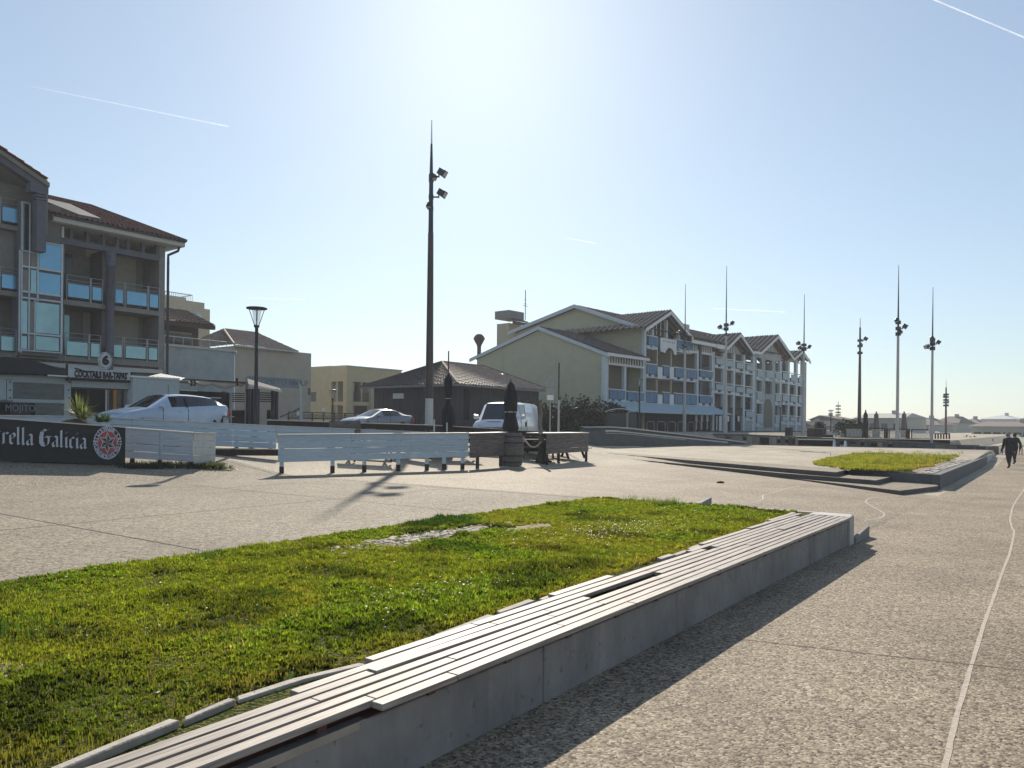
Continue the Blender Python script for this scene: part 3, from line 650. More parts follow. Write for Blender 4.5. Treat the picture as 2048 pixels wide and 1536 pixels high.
# tiled roof
r = L.solve(182, 411.5, 4.2); rl = L.solve(94, 387, 4.2)
mb = MB(); e0 = (L.a(88), -.8, zt_ + .02); e1 = (ex + .05, -.8, zt_ + .02); rr = (r[0], 4.2, r[1]); r0 = (e0[0] - 1.5, 4.2, r[1])
tiles(mb, e0, e1, rr, r0); tiles(mb, e1, (ex + .05, 7.6, zt_ + .02), rr, rr); tiles(mb, (ex + .05, 9, zt_ + .02), (e0[0] - 1.5, 9, zt_ + .02), r0, rr)
mb.build('roof_tiles', MATS['tile_red'], L.t, kind='stuff')
mb = MB(); mb.tube([r0, rr, e1], .09, 6); mb.build('ridge_tiles', MATS['tile_red'], L.t)
def onroof(px, py, lift=.12):             # point of the roof slope seen at a pixel
    for k in range(200):
        o = -.8 + 5.0 * k / 200; a, z = L.solve(px, py, o); zz = zt_ + .02 + (r[1] - zt_) * (o + .8) / 5.0
        if z <= zz + lift: return (a, o, z)
    return (a, o, z)
q = [onroof(*p) for p in ((95, 398), (140, 408), (203, 437.5), (158, 429), (95, 404))]
mb = MB(); mb.hexa([(x, y, z - .1) for x, y, z in q], [(x, y, z + .01) for x, y, z in q]); mb.build('roof_skylight', MATS['concrete_side'], L.t)
# downpipe
mb = MB(); xa = aR + .12; mb.tube([(L.a(346), -.5, zb_ - .02), (L.a(345), -.45, zb_ - .22), (xa, -.05, zb_ - .45), (xa, -.05, zb_ - .8), (xa, -.05, ZB)], .07, 7); mb.build('downpipe', MATS['dark_metal'], L.t)
mb = MB(); mb.box(L.a(91), ex, -.87, -.76, zt_ - .1, zt_); mb.build('gutter', MATS['dark_metal'], L.t)
# round column
mb = MB(); ca = (L.a(204.5) + L.a(224)) / 2; cr = (L.a(224) - L.a(204.5)) / 2 * .8; zc0 = L.z(214, 708); zc1 = L.z(214, 505)
mb.lathe([(cr, zc0), (cr, zc1 - .75), (cr * 1.12, zc1 - .74), (cr * 1.12, zc1 - .62), (cr, zc1 - .6), (cr * 1.12, zc1 - .5), (cr * 1.25, zc1 - .38), (cr * 1.1, zc1 - .36), (cr * 1.35, zc1 - .15), (cr * 1.4, zc1)], (ca, -.25, 0), 20); mb.build('column', MATS['slate_blue'], L.t)
mb = MB(); mb.lathe([(cr * .95, ZB), (cr * .95, zc0)], (ca, -.2, 0), 16); mb.build('lower_column', MATS['slate_blue'], L.t)
# doors, shutters behind the balconies
for (nm, m_, pl, pr, ref) in (('roller_shutter', 'shutter', 166, 200, (183, 626, 712)), ('roller_shutter', 'shutter', 225, 277, (250, 630, 715)), ('roller_shutter', 'shutter', 222, 272, (247, 516, 610)),
                          ('door', 'dark_glass', 131, 145, (138, 508, 600)), ('door_pane', 'teal_glass', 127, 139, (133, 630, 700)), ('loft_window', 'cream_render', 172, 196, (184, 500, 516)),
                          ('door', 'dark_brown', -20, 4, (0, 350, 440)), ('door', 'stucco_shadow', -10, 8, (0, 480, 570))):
    L.part(nm, m_, pl, pr, ref, DEP - .1, DEP + .01)
# balconies
def balcony(rail_ref, glass_ref, spans, glass):
    b = link('balcony', None, L.t); b.empty_display_size = .1
    zr = L.z(*rail_ref); mb = MB(); a0, a1 = L.a(spans[0][0]), L.a(spans[-1][1])
    zg1 = L.z(glass_ref[0], glass_ref[1]); zg0 = L.z(glass_ref[0], glass_ref[2])
    for z in (zr, zg1 + (zr - zg1) * .45, zg1 + .05): mb.tube([(a0, -.1, z), (a1, -.1, z)], .02, 5)
    for s0, s1 in spans:
        for p in (s0, s1): mb.tube([(L.a(p), -.1, zg0 - .15), (L.a(p), -.1, zr)], .022, 5)
    mb.build('railing', MATS['steel'], b)
    for s0, s1 in spans:
        x0, x1 = L.a(s0) + .06, L.a(s1) - .06; mb = MB(); mb.box(x0, x1, -.115, -.085, zg0 + .05, zg1); mb.build('glass_panel', MATS[glass], b)
        mb = MB(); mb.box(x0 - .03, x1 + .03, -.12, -.08, zg0, zg0 + .05); mb.build('panel_frame', MATS['dark_metal'], b)
balcony((220, 563), (220, 579.5, 606.5), ((130, 177), (179, 202)), 'sky_blue_glass')
balcony((270, 570), (270, 585, 612.5), ((225, 244.5), (248, 292), (294, 315)), 'sky_blue_glass')
balcony((170, 669), (170, 686, 714.5), ((128, 175), (177, 199)), 'teal_glass')
balcony((270, 677), (270, 693.5, 719), ((223, 243), (247, 291), (293, 314)), 'teal_glass')
balcony((20, 399), (20, 417, 447), ((-50, -5), (-3, 37)), 'sky_blue_glass')
balcony((20, 537), (20, 551, 580), ((-50, -5), (-3, 32)), 'sky_blue_glass')
balcony((20, 658), (20, 674, 704), ((-50, -5), (-3, 30)), 'teal_glass')
# stair window
sw = link('stair_window', None, L.t)
def swp(name, m_, pl, pr, ref, o0=-.45, o1=-.40): L.part(name, m_, pl, pr, ref, o0, o1, sw)
for (m_, pl, pr, ref) in (('sky_blue_glass', 79, 123, (100, 489, 541)), ('sky_blue_glass', 76, 121, (98, 547, 591)), ('teal_glass', 72, 119, (95, 607, 667)), ('teal_glass', 72, 118, (95, 674, 701)),
    ('stucco_grey', 62, 74, (68, 505, 535)), ('stucco_grey', 45, 59, (52, 505, 535)), ('stucco_grey', 44, 59, (52, 540, 583)), ('teal_glass', 62, 73, (68, 540, 585)), ('dark_glass', 42, 119, (80, 589, 598)),
    ('teal_glass', 41, 55, (48, 602, 667)), ('stucco_grey', 57, 69, (63, 603, 667)), ('teal_glass', 41, 54, (48, 672, 698)), ('stucco_grey', 57, 68, (63, 672, 699)), ('dark_glass', 49, 59, (54, 408, 500)), ('teal_glass', 46, 49, (47, 408, 500))):
    swp('pane', m_, pl, pr, ref)
mb = MB()
for (pl, pr, ref) in ((44, 46.5, (45, 404, 705)), (59, 61.5, (60, 406, 702)), (75, 78, (76, 503, 603)), (69.5, 71.5, (70, 600, 703)), (123, 127, (125, 488, 708)), (44, 61, (52, 404, 406.5)), (43, 77, (60, 502, 504.5)), (43, 123, (80, 535.5, 539)),
                      (42, 125, (80, 585, 588.5)), (42, 125, (80, 597.5, 600.5)), (41, 124, (80, 667, 670.5)), (40, 124, (80, 701.5, 704)), (76, 126, (100, 485.5, 488)), (39.5, 41.5, (40, 500, 703))):
    L.box(mb, pl, pr, ref, -.48, -.38)
mb.build('window_frame', MATS['pale_trim'], sw)
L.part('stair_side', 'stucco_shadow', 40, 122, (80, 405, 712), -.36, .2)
# gabled left bay: pilaster, verge beam, roof
GO = -1.3
L.part('big_pilaster', 'slate_blue', 74, 93, (84, 398, 503), GO, GO + .5)
for y in (386, 392, 398): L.part('capital_band', 'slate_blue', 72, 95, (84, y - 2, y + 1.5), GO - .06, GO + .56)
L.part('pilaster_head', 'slate_blue', 62, 95, (80, 356, 386), GO - .03, GO + .5)
L.part('gable_wall', 'stucco_grey', -200, 62, (40, 372, 560), GO + 1.6, GO + 1.8)
pts = [L.solve(*p, GO) for p in ((-60, 262), (0, 300), (50, 334), (97, 366))]
mb = MB(); sl_ = (pts[3][1] - pts[1][1]) / (pts[3][0] - pts[1][0])
xa, za = pts[3]; x0 = L.a(-200, GO)
def verge(mb, dz0, dz1, o0, o1, x1=xa): mb.hexa([(x0, o0, za + (x0 - xa) * sl_ + dz0), (x1, o0, za + (x1 - xa) * sl_ + dz0), (x1, o1, za + (x1 - xa) * sl_ + dz0), (x0, o1, za + (x0 - xa) * sl_ + dz0)], [(x0, o0, za + (x0 - xa) * sl_ + dz1), (x1, o0, za + (x1 - xa) * sl_ + dz1), (x1, o1, za + (x1 - xa) * sl_ + dz1), (x0, o1, za + (x0 - xa) * sl_ + dz1)])
verge(mb, -.5, -.22, GO - .02, GO + .4); mb.build('verge_beam', MATS['slate_blue'], L.t)
mb = MB(); verge(mb, -.22, -.02, GO - .15, GO + 6); mb.build('verge_board', MATS['stucco_grey'], L.t)
mb = MB(); e = L.a(88, GO); tiles(mb, (e, GO - .3, za + (e - xa) * sl_ + .05), (e, 6, za + (e - xa) * sl_ + .05), (x0, 6, za + (x0 - xa) * sl_ + .05), (x0, GO - .3, za + (x0 - xa) * sl_ + .05)); mb.build('gable_tiles', MATS['tile_red'], L.t, kind='stuff')
L.part('gable_side', 'stucco_grey', 90, 96, (93, 374, 470), GO + .5, 5.)

# ---- buildings between -----------------------------------------------------------
M = Fac(322, 44, 2190, 1.4, 'curved_wall_house', 'low cream building with a rounded corner and brown-roofed upper floor, right of the apartment block', 'building')
zt1 = M.z(400, 698); aE = M.a(452); mb = MB()
prof = [(M.a(300), 0)] + [(aE + 1.1 * math.sin(k * math.pi / 16), 1.1 - 1.1 * math.cos(k * math.pi / 16)) for k in range(9)] + [(aE + 1.1, 8), (M.a(300), 8)]
mb.hexa([(x, y, 1.2) for x, y in prof], [(x, y, zt1) for x, y in prof]); mb.build('wall', MATS['pale_blue_render'], M.t)
mb = MB(); p2 = [(x * 1.0 + (0.08 if i > 0 and i < 10 else 0), y - .08) for i, (x, y) in enumerate(prof)]; mb.hexa([(x, y, zt1 + .002) for x, y in p2], [(x, y, zt1 + .14) for x, y in p2]); mb.build('coping', MATS['grey_fascia'], M.t)
M.part('upper_wall', 'dark_brown', 300, 397, (360, 648, 696), 3., 6.)
M.part('upper_window', 'dark_glass', 326, 382, (360, 668, 684), 2.95, 3.0); M.part('window_head', 'stucco_grey', 326, 384, (360, 664, 667.5), 2.9, 3.)
M.part('eave_board', 'dark_brown', 300, 431, (400, 648, 656), 2.0, 2.3)
mb = MB(); e0 = M.solve(300, 640, 1.9); e1 = M.solve(431, 651, 1.9); r1 = M.solve(395, 636, 5.5); zz = M.z(400, 647, 1.9); tiles(mb, (M.a(300, 1.9), 1.9, zz), (M.a(431, 1.9), 1.9, zz), (M.a(372, 5.5), 5.5, zz + 1.25), (M.a(300, 5.5), 5.5, zz + 1.25)); tiles(mb, (M.a(431, 1.9), 1.9, zz), (M.a(431, 1.9), 8.5, zz), (M.a(372, 5.5), 5.5, zz + 1.25), (M.a(372, 5.5), 5.5, zz + 1.25)); mb.build('roof_tiles', MATS['tile_brown'], M.t, kind='stuff')
mb = MB(); mb.tube([M_ := (M.a(331), .15, zt1 + .6), (M.a(455), .15, zt1 + .6)], .02, 5); [mb.tube([(a_, .15, zt1), (a_, .15, zt1 + .6)], .018, 5) for a_ in np.linspace(M.a(331), M.a(455), 8)]; mb.build('roof_rail', MATS['steel'], M.t)

C = Fac(466, 60, 2190, 1.3, 'beige_gabled_house', 'beige house with a hipped tile roof and a faded blue painted sign', 'building')
aG = C.a(622); zc = C.z(466, 691.5); mb = MB(); mb.box(0, aG, 0, 12, 1.0, zc); mb.build('wall', MATS['beige_render'], C.t)
zr = C.z(602, 703.5) + .1; mb = MB(); ov = .35
ry = 4.2; rz_ = zc + 2.1; rA = C.a(444.6, ry, 657)
ridge0 = (C.a(447, ry), ry, C.z(447, 658, ry)); rz_ = ridge0[2]
ridge1 = (aG - 2.5, ry, rz_)
tiles(mb, (-.2, -ov, zc + .05), (aG - 1.6, -ov, zc + .05), ridge1, ridge0)
tiles(mb, (-.2, 9, zc + .05), (-.2, -ov, zc + .05), ridge0, ridge0)
tiles(mb, (aG - 1.6, -ov, zc + .05), (aG + .6, -ov + 3.5, zc - .55), (aG + .6, 6, zc - .1), ridge1)
mb.build('roof_tiles', MATS['tile_pale'], C.t, kind='stuff')
mb = MB(); mb.tube([(-.2, -ov, zc + .12), ridge0, ridge1, (aG + .5, 2, zc - .5)], .1, 6); mb.build('ridge_tiles', MATS['tile_pale'], C.t)
mb = MB(); mb.box(-.2, aG - 1.6, -ov - .05, -ov + .02, zc - .08, zc + .06); mb.build('eave', MATS['grey_fascia'], C.t)
mat('faded_blue', (.26, .30, .33), .9, scale=5, vary=.12)
mat('faded_lettering', (.15, .185, .22), .9, scale=5, vary=.12)
sg = C.part('painted_sign', 'faded_blue', 494, 602, (550, 755, 774), -.012, 0)
o = link('lettering', text_mesh('LE COMPTO BEAUF', .62, .004, .0, 1.15), sg); o.data.materials.clear(); o.data.materials.append(MATS['faded_lettering'])
o.rotation_euler = (R(90), 0, 0); o.location = (C.a(556), -.03, C.z(556, 764))
mb = MB()
for (p, q_) in (((583, 768), (590, 764)), ((588, 769), (597, 763)), ((592, 768), (603, 761)), ((585, 765), (597, 767))):
    a_, z_ = C.solve(*p); b_, y_ = C.solve(*q_); mb.bar((a_, -.02, z_), (b_, -.02, y_), .02, .09)
mb.build('painted_flourish', MATS['faded_lettering'], sg)
C.part('wall_vent', 'dark_glass', 616, 621, (618, 776, 790), -.02, .0)

Y = Fac(696, 78, 2190, 1.2, 'yellow_flat_house', 'pale yellow flat-roofed building with recessed balconies, left of the dark wooden shed', 'building')
zt2 = Y.z(696, 732.5); aR2 = Y.a(806); q0 = Y.side(618, 733, 0)[0]
mb = MB(); mb.box(aR2 * .02, aR2, 9, 10, 1, zt2); mb.box(.0, aR2, .25, 10, Y.z(696, 762), zt2); mb.build('upper_wall', MATS['yellow_render'], Y.t)
mb = MB(); mb.box(-.001, aR2, 1.6, 1.9, 1, zt2 - .2); mb.build('recess_wall', MATS['cream_render'], Y.t)
mb = MB(); mb.box(-.08, aR2 + .1, .15, 10.1, zt2, zt2 + .12); mb.build('roof_edge', MATS['pale_trim'], Y.t)
# the face turned towards the camera (cross plane a=0)
def ybox(nm, m_, pl, pr, ref, o0, o1):
    q1, z1 = Y.side(pl, ref[1], 0); q2, _ = Y.side(pr, ref[1], 0); _, z0 = Y.side(ref[0], ref[2], 0); _, z1 = Y.side(ref[0], ref[1], 0)
    mb = MB(); mb.box(o0, o1, min(q1, q2), max(q1, q2), z0, z1); return mb.build(nm, MATS[m_], Y.t)
ybox('side_wall', 'yellow_render', 600, 664, (640, 733, 845), -.1, .2); ybox('side_wall', 'yellow_render', 688, 695, (690, 733, 845), -.1, .2); ybox('side_parapet', 'yellow_render', 664, 688, (676, 733, 763), -.1, .2)
ybox('side_band', 'yellow_render', 664, 688, (676, 803.5, 811), -.1, .2); ybox('side_recess', 'cream_render', 664, 688, (676, 763, 845), 1.2, 1.4)
ybox('window', 'dark_glass', 623, 634, (628, 784, 803), -.12, -.1); ybox('window', 'dark_glass', 674, 688, (680, 766, 803), 1.1, 1.2)
Y.part('pier', 'yellow_render', 696, 706, (700, 762, 850), .2, .6); Y.part('pier', 'cream_render', 742, 750, (746, 768, 850), -.1, .5)
Y.part('floor_band', 'yellow_render', 706, 742, (724, 804, 811), .2, .5); Y.part('divider', 'yellow_render', 723, 725, (724, 764, 804), .2, .3)
mb = MB(); zz = Y.z(724, 785)
for k in range(26): mb.tube([(Y.a(706) + k * (Y.a(742) - Y.a(706)) / 25, .25, Y.z(724, 804)), (Y.a(706) + k * (Y.a(742) - Y.a(706)) / 25, .25, zz)], .02, 4)
mb.tube([(Y.a(706), .25, zz), (Y.a(742), .25, zz)], .03, 4); mb.build('balustrade', MATS['dark_metal'], Y.t)
Y.part('glazing', 'dark_glass', 708, 742, (724, 766, 803), 1.5, 1.58); Y.part('glazing', 'dark_brown', 706, 742, (724, 812, 850), 1.5, 1.58)

K = Fac(372, 85, 2190, 1.2, 'stepped_cream_block', 'tall cream flat block with a roof terrace rail, far behind the apartment block', 'building')
K.part('wall', 'cream_render', 290, 409, (409, 606, 720), 0, 12, bevel=0); K.part('wing', 'cream_render', 409, 420, (412, 618, 720), 1.5, 9); K.part('penthouse', 'cream_render', 290, 372, (350, 592, 606), 1, 9)
for k in range(5): K.part('window', 'teal_glass', 345 + k * 12, 355 + k * 12, (372, 624, 634), -.05, 0)
mb = MB(); z0, z1 = K.z(350, 600), K.z(350, 584.5)
for k in range(16): a_ = K.a(322) + k * (K.a(385) - K.a(322)) / 15; mb.tube([(a_, .2, z0), (a_, .2, z1)], .03, 4)
mb.tube([(K.a(322), .2, z1), (K.a(385), .2, z1)], .05, 4); mb.tube([(K.a(385), .2, z1), (K.a(385), 5, z1)], .05, 4); mb.build('terrace_rail', MATS['steel'], K.t)
# ---- dark wooden shed ------------------------------------------------------------
mat('dark_cladding', (.075, .075, .08), .8, scale=5, vary=.25, stretch=(5, 5, .4), island=.12)
S = Fac(913, 52, 2150, 1.4, 'wooden_shed', 'dark timber shed with a hipped roof of pale tiles behind the tall lamp mast', 'shed')
ze = S.z(913, 768.5); aw = S.a(1078); qd = S.side(748, 775, 0)[0]
mb = MB(); mb.box(.06, aw - .06, .06, qd, 1.2, ze); mb.build('wall', MATS['dark_cladding'], S.t)
for k in range(28):
    w = (aw - .0) / 28; mb = MB(); mb.box(k * w + .01, (k + 1) * w - .012, -.002 * (k % 3), .05, 1.25, ze - .02); mb.build('board', MATS['dark_cladding'], S.t)
for k in range(24):
    w = qd / 24; mb = MB(); mb.box(-.002 * (k % 3), .05, k * w + .01, (k + 1) * w - .012, 1.25, ze - .02); mb.build('board', MATS['dark_cladding'], S.t)
o = .7; rz2 = S.side(884, 724, 0)[1]; mid = qd / 2
mb = MB(); rs, rzz = None, None
ra = 1.6; rA_ = (ra, mid, S.solve(884, 723.5, mid)[1]); ra = S.a(884, mid); rA_ = (ra, mid, S.z(884, 723.5, mid)); rB_ = (S.a(968, mid), mid, rA_[2])
c00 = (-o, -o, ze); c10 = (aw + o, -o, ze); c11 = (aw + o, qd + o, ze); c01 = (-o, qd + o, ze)
tiles(mb, c00, c10, rB_, rA_, .3, .4); mb.build('roof_tiles', MATS['tile_pale'], S.t, kind='stuff')
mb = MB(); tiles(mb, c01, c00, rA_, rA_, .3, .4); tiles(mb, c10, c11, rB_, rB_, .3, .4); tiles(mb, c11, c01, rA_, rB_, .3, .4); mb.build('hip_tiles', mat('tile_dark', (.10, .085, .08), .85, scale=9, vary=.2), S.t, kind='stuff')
mb = MB(); mb.tube([c00, rA_, rB_, c10], .1, 6); mb.tube([rA_, c01], .1, 6); mb.build('ridge_tiles', MATS['tile_dark'], S.t)
mb = MB(); mb.box(-o, aw + o, -o - .06, -o, ze - .16, ze - .01); mb.box(-o - .06, -o, -o, qd + o, ze - .16, ze - .01); mb.box(-o, aw + o, -o, qd + o, ze - .05, ze - .03); mb.build('eave_board', MATS['stucco_grey'], S.t)
mb = MB(); q1, z1 = S.side(787, 787, 0); q2, z2 = S.side(808, 797, 0); mb.box(-.06, -.02, q2, q1, z2, z1); mb.build('notice', MATS['white_trim'], S.t)
S.part('doorway', 'dark_interior', 929, 939, (934, 778, 840), -.03, .0)
# ---- holiday residence on the right ----------------------------------------------
Q = Fac(1212, 66.6, 2330, 1.3, 'holiday_residence', 'long three-storey residence with pale blue gables, balconies and olive end walls, right of centre', 'building')
QB = 1.2
def qz(px, py, o=0): return Q.z(px, py, o)
a1287, a1386, a1430, a1508, a1589, a1612 = [Q.a(p) for p in (1288, 1386, 1430, 1508, 1589, 1611)]
# lower wing end wall with its gable
def gable_wall(nm, a0, th, pL, pApex, pR, zbase, m_):
    qa, za_ = Q.side(*pL, a0); qb, zb_ = Q.side(*pApex, a0); qc, zc_ = Q.side(*pR, a0)
    mb = MB(); poly = [(qc, zbase), (qc, zc_), (qb, zb_), (qa, za_), (qa, zbase)]
    mb.hexa([(a0, y, z) for y, z in poly], [(a0 + th, y, z) for y, z in poly]); mb.build(nm, MATS[m_], Q.t); return (qa, za_), (qb, zb_), (qc, zc_)
g1 = gable_wall('end_wall', 0, .3, (955, 718), (1079, 660), (1214, 712), QB, 'olive_render')
g2 = gable_wall('upper_end_wall', a1287, .3, (1028, 668), (1154, 617), (1287, 661), QB, 'olive_render')
def verge2(nm, a0, g, ov, th=.32, dp=.25):
    (qa, za_), (qb, zb_), (qc, zc_) = g; s1 = (zb_ - za_) / (qb - qa); s2 = (zc_ - zb_) / (qc - qb); qa2 = qa + ov; za2 = za_ + s1 * ov; qc2 = qc - ov * .5; zc2 = zc_ + s2 * (-ov * .5)
    mb = MB()
    for (x0, y0, x1, y1) in ((qa2, za2, qb, zb_), (qb, zb_, qc2, zc2)):
        mb.hexa([(a0 - dp, x0, y0), (a0 - dp + .1, x0, y0), (a0 - dp + .1, x1, y1), (a0 - dp, x1, y1)], [(a0 - dp, x0, y0 + th), (a0 - dp + .1, x0, y0 + th), (a0 - dp + .1, x1, y1 + th), (a0 - dp, x1, y1 + th)])
    mb.build(nm, MATS['pale_trim'], Q.t); return (qa2, za2), (qb, zb_), (qc2, zc2)
v1 = verge2('verge_board', 0, g1, .9); v2 = verge2('verge_board', a1287, g2, .5, .36, .5)
def roof2(nm, a0, a1, v, m_, lift=.3, dark=None):
    mb = MB(); (qa, za_), (qb, zb_), (qc, zc_) = v
    tiles(mb, (a0, qc - .05, zc_ + lift), (a1, qc - .05, zc_ + lift), (a1, qb, zb_ + lift), (a0, qb, zb_ + lift), .3, .5, .05)
    tiles(mb, (a1, qa, za_ + lift), (a0, qa, za_ + lift), (a0, qb, zb_ + lift), (a1, qb, zb_ + lift), .3, .5, .05)
    mb.build(nm, MATS[m_], Q.t, kind='stuff')
roof2('roof_tiles', -.2, a1287, ((v1[0][0], v1[0][1]), v1[1], (-.9, qz(1230, 708.5, -.9) - .3)), 'tile_dark')  # dark tile puts the shade beside the upper wall into the colour
roof2('roof_tiles', a1287 - .4, a1612 - 3, ((v2[0][0], v2[0][1]), v2[1], v2[2]), 'tile_brown')
# ribs between the roof verge and wall
for px in (1092, 1113, 1141): pass
Q.part('fascia', 'white_trim', 1216, 1300, (1250, 709.5, 715.5), -.95, -.85)
# lower wing front
def col(p, y0, y1, w=3.5, m_='pale_trim', o0=-.08, o1=.22, nm='post'): Q.part(nm, m_, p - w / 2, p + w / 2, (p, y0, y1), o0, o1)
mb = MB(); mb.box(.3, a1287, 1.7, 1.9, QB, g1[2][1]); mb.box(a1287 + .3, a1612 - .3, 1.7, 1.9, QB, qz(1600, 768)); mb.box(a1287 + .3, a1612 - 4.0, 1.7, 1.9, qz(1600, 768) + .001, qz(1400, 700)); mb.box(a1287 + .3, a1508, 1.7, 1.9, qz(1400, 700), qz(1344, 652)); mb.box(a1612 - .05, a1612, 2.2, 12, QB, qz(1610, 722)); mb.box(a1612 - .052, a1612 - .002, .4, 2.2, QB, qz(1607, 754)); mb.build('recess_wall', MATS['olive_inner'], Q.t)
mb = MB(); mb.box(-.0, a1612, 11.8, 12, QB, qz(1400, 710)); mb.build('rear_wall', MATS['olive_render'], Q.t)
col(1212.5, 712, 812, 7); col(1251, 733, 806, 4); col(1289, 724, 812, 5)
def frieze(p0, p1, ref, nb, o=-.1):
    for k in range(nb):
        p = p0 + (p1 - p0) * (k + .5) / nb; w = (p1 - p0) / nb * .2; Q.part('baluster', 'white_trim', p - w, p + w, (ref[0], ref[1], ref[2]), o, o + .08)
    Q.part('frieze_beam', 'white_trim', p0, p1, (ref[0], ref[2], ref[2] + 4), o - .05, o + .2)
    Q.part('frieze_back', 'dark_interior', p0, p1, (ref[0], ref[1], ref[2]), o + .25, o + .3)
frieze(1217, 1290, (1253, 716.5, 729), 14)
def rail(p0, p1, ref, m_, pan=True, nm='balcony_panel', white=()):
    """ref = (px, rail y, panel top y, panel bottom y)"""
    b = link('balcony', None, Q.t); mb = MB(); a0, a1 = Q.a(p0), Q.a(p1); px, yr, y0, y1 = ref
    Q.box(mb, p0, p1, (px, yr - .8, yr + .8), -.16, -.06); mb.build('handrail', MATS['white_trim'], b)
    n = max(1, int((p1 - p0) / 13)); 
    for k in range(n):
        q0 = p0 + (p1 - p0) * k / n; q1 = p0 + (p1 - p0) * (k + 1) / n; mb = MB(); x0, x1 = Q.a(q0) + .03, Q.a(q1) - .03; z0, z1 = qz(px, y1), qz(px, y0)
        nb = max(3, int((x1 - x0) / .22))
        for j in range(nb): mb.box(x0 + (x1 - x0) * j / nb, x0 + (x1 - x0) * (j + .9) / nb, -.14 + .01 * (j % 2), -.1, z0, z1)
        mb.build('panel', MATS[m_], b)
    mb = MB(); Q.box(mb, p0, p1, (px, y1 + 5, y1 + 7.5), -.12, 1.7); nb = max(2, int((p1 - p0) / 6))
    for k in range(nb):
        if k % 2 == 0: Q.box(mb, p0 + (p1 - p0) * k / nb, p0 + (p1 - p0) * (k + 1) / nb, (px, y1 + 1, y1 + 5), -.1, -.02)
    mb.build('slab_edge', MATS['pale_trim'], b)
rail(1217, 1249, (1233, 779, 781, 798), 'blue_panel'); rail(1253, 1287, (1270, 783.5, 785.5, 801), 'blue_panel')
for (p0, p1) in ((1291, 1315), (1325, 1340), (1348, 1393)):
    rail(p0, p1, (1330, 731.5, 733, 751), 'blue_panel'); rail(p0, p1, (1330, 784.5, 787, 806), 'blue_panel')
rail(1398, 1424, (1411, 741, 742, 754), 'blue_panel'); rail(1398, 1424, (1411, 791, 793, 806), 'blue_panel')
rail(1294, 1316, (1305, 672, 674, 691), 'blue_panel'); rail(1348, 1384, (1366, 681, 683, 698), 'blue_panel')
for p in (1315, 1343): col(p, 700, 812, 1.6, 'cream_render', -.02, .1)
for p0, p1 in ((1316, 1325), (1340, 1348)):
    Q.part('white_screen', 'white_trim', p0, p1, ((p0 + p1) / 2, 734, 758), -.22, -.15); Q.part('white_screen', 'white_trim', p0, p1, ((p0 + p1) / 2, 789, 812), -.22, -.15)
# the arched white board under the first gable
mb = MB(); zz0, zz1 = qz(1332, 705), qz(1332, 678); x0, x1 = Q.a(1316), Q.a(1348); xm = (x0 + x1) / 2 + .25; hw = (x1 - x0) / 2 * .55
poly = [(x0, zz0), (x0, zz1), (x1, zz1), (x1, zz0 - .15)] + [(xm + hw * math.cos(k * math.pi / 8), zz0 - .1 + .55 * math.sin(k * math.pi / 8)) for k in range(9)]
vs0 = [(x, -.25, z) for x, z in poly]; n_ = len(poly); mb.add(vs0 + [(x, -.18, z) for x, z in poly], [list(range(n_)), list(range(n_, 2 * n_))[::-1]] + [[i, n_ + i, n_ + (i + 1) % n_, (i + 1) % n_] for i in range(n_)])
ab = mb.build('arched_board', MATS['white_trim'], Q.t)
mb = MB()
for k in range(6): xx = x0 + (x1 - x0) * (.18 + .13 * k); mb.box(xx, xx + .09, -.262, -.252, zz1 - .38, zz1 - .2)
mb.build('marks', MATS['dark_brown'], ab)
for p in (1306.5, 1334.5, 1359): col(p, 640 if p == 1334.5 else 655, 700, 3.2)
col(1291, 660, 812, 4); col(1396, 700, 812, 3.5); col(1403, 690, 812, 4.5, 'slate_blue'); col(1426, 704, 812, 4)
frieze(1378, 1396, (1387, 688, 702), 5); frieze(1404, 1425, (1414, 692, 705.5), 6)
Q.part('fascia', 'white_trim', 1384, 1436, (1410, 684, 690.5), -.9, -.8)
Q.part('chimney_box', 'grey_fascia', 1363, 1379, (1371, 648, 666), .2, 1.4)
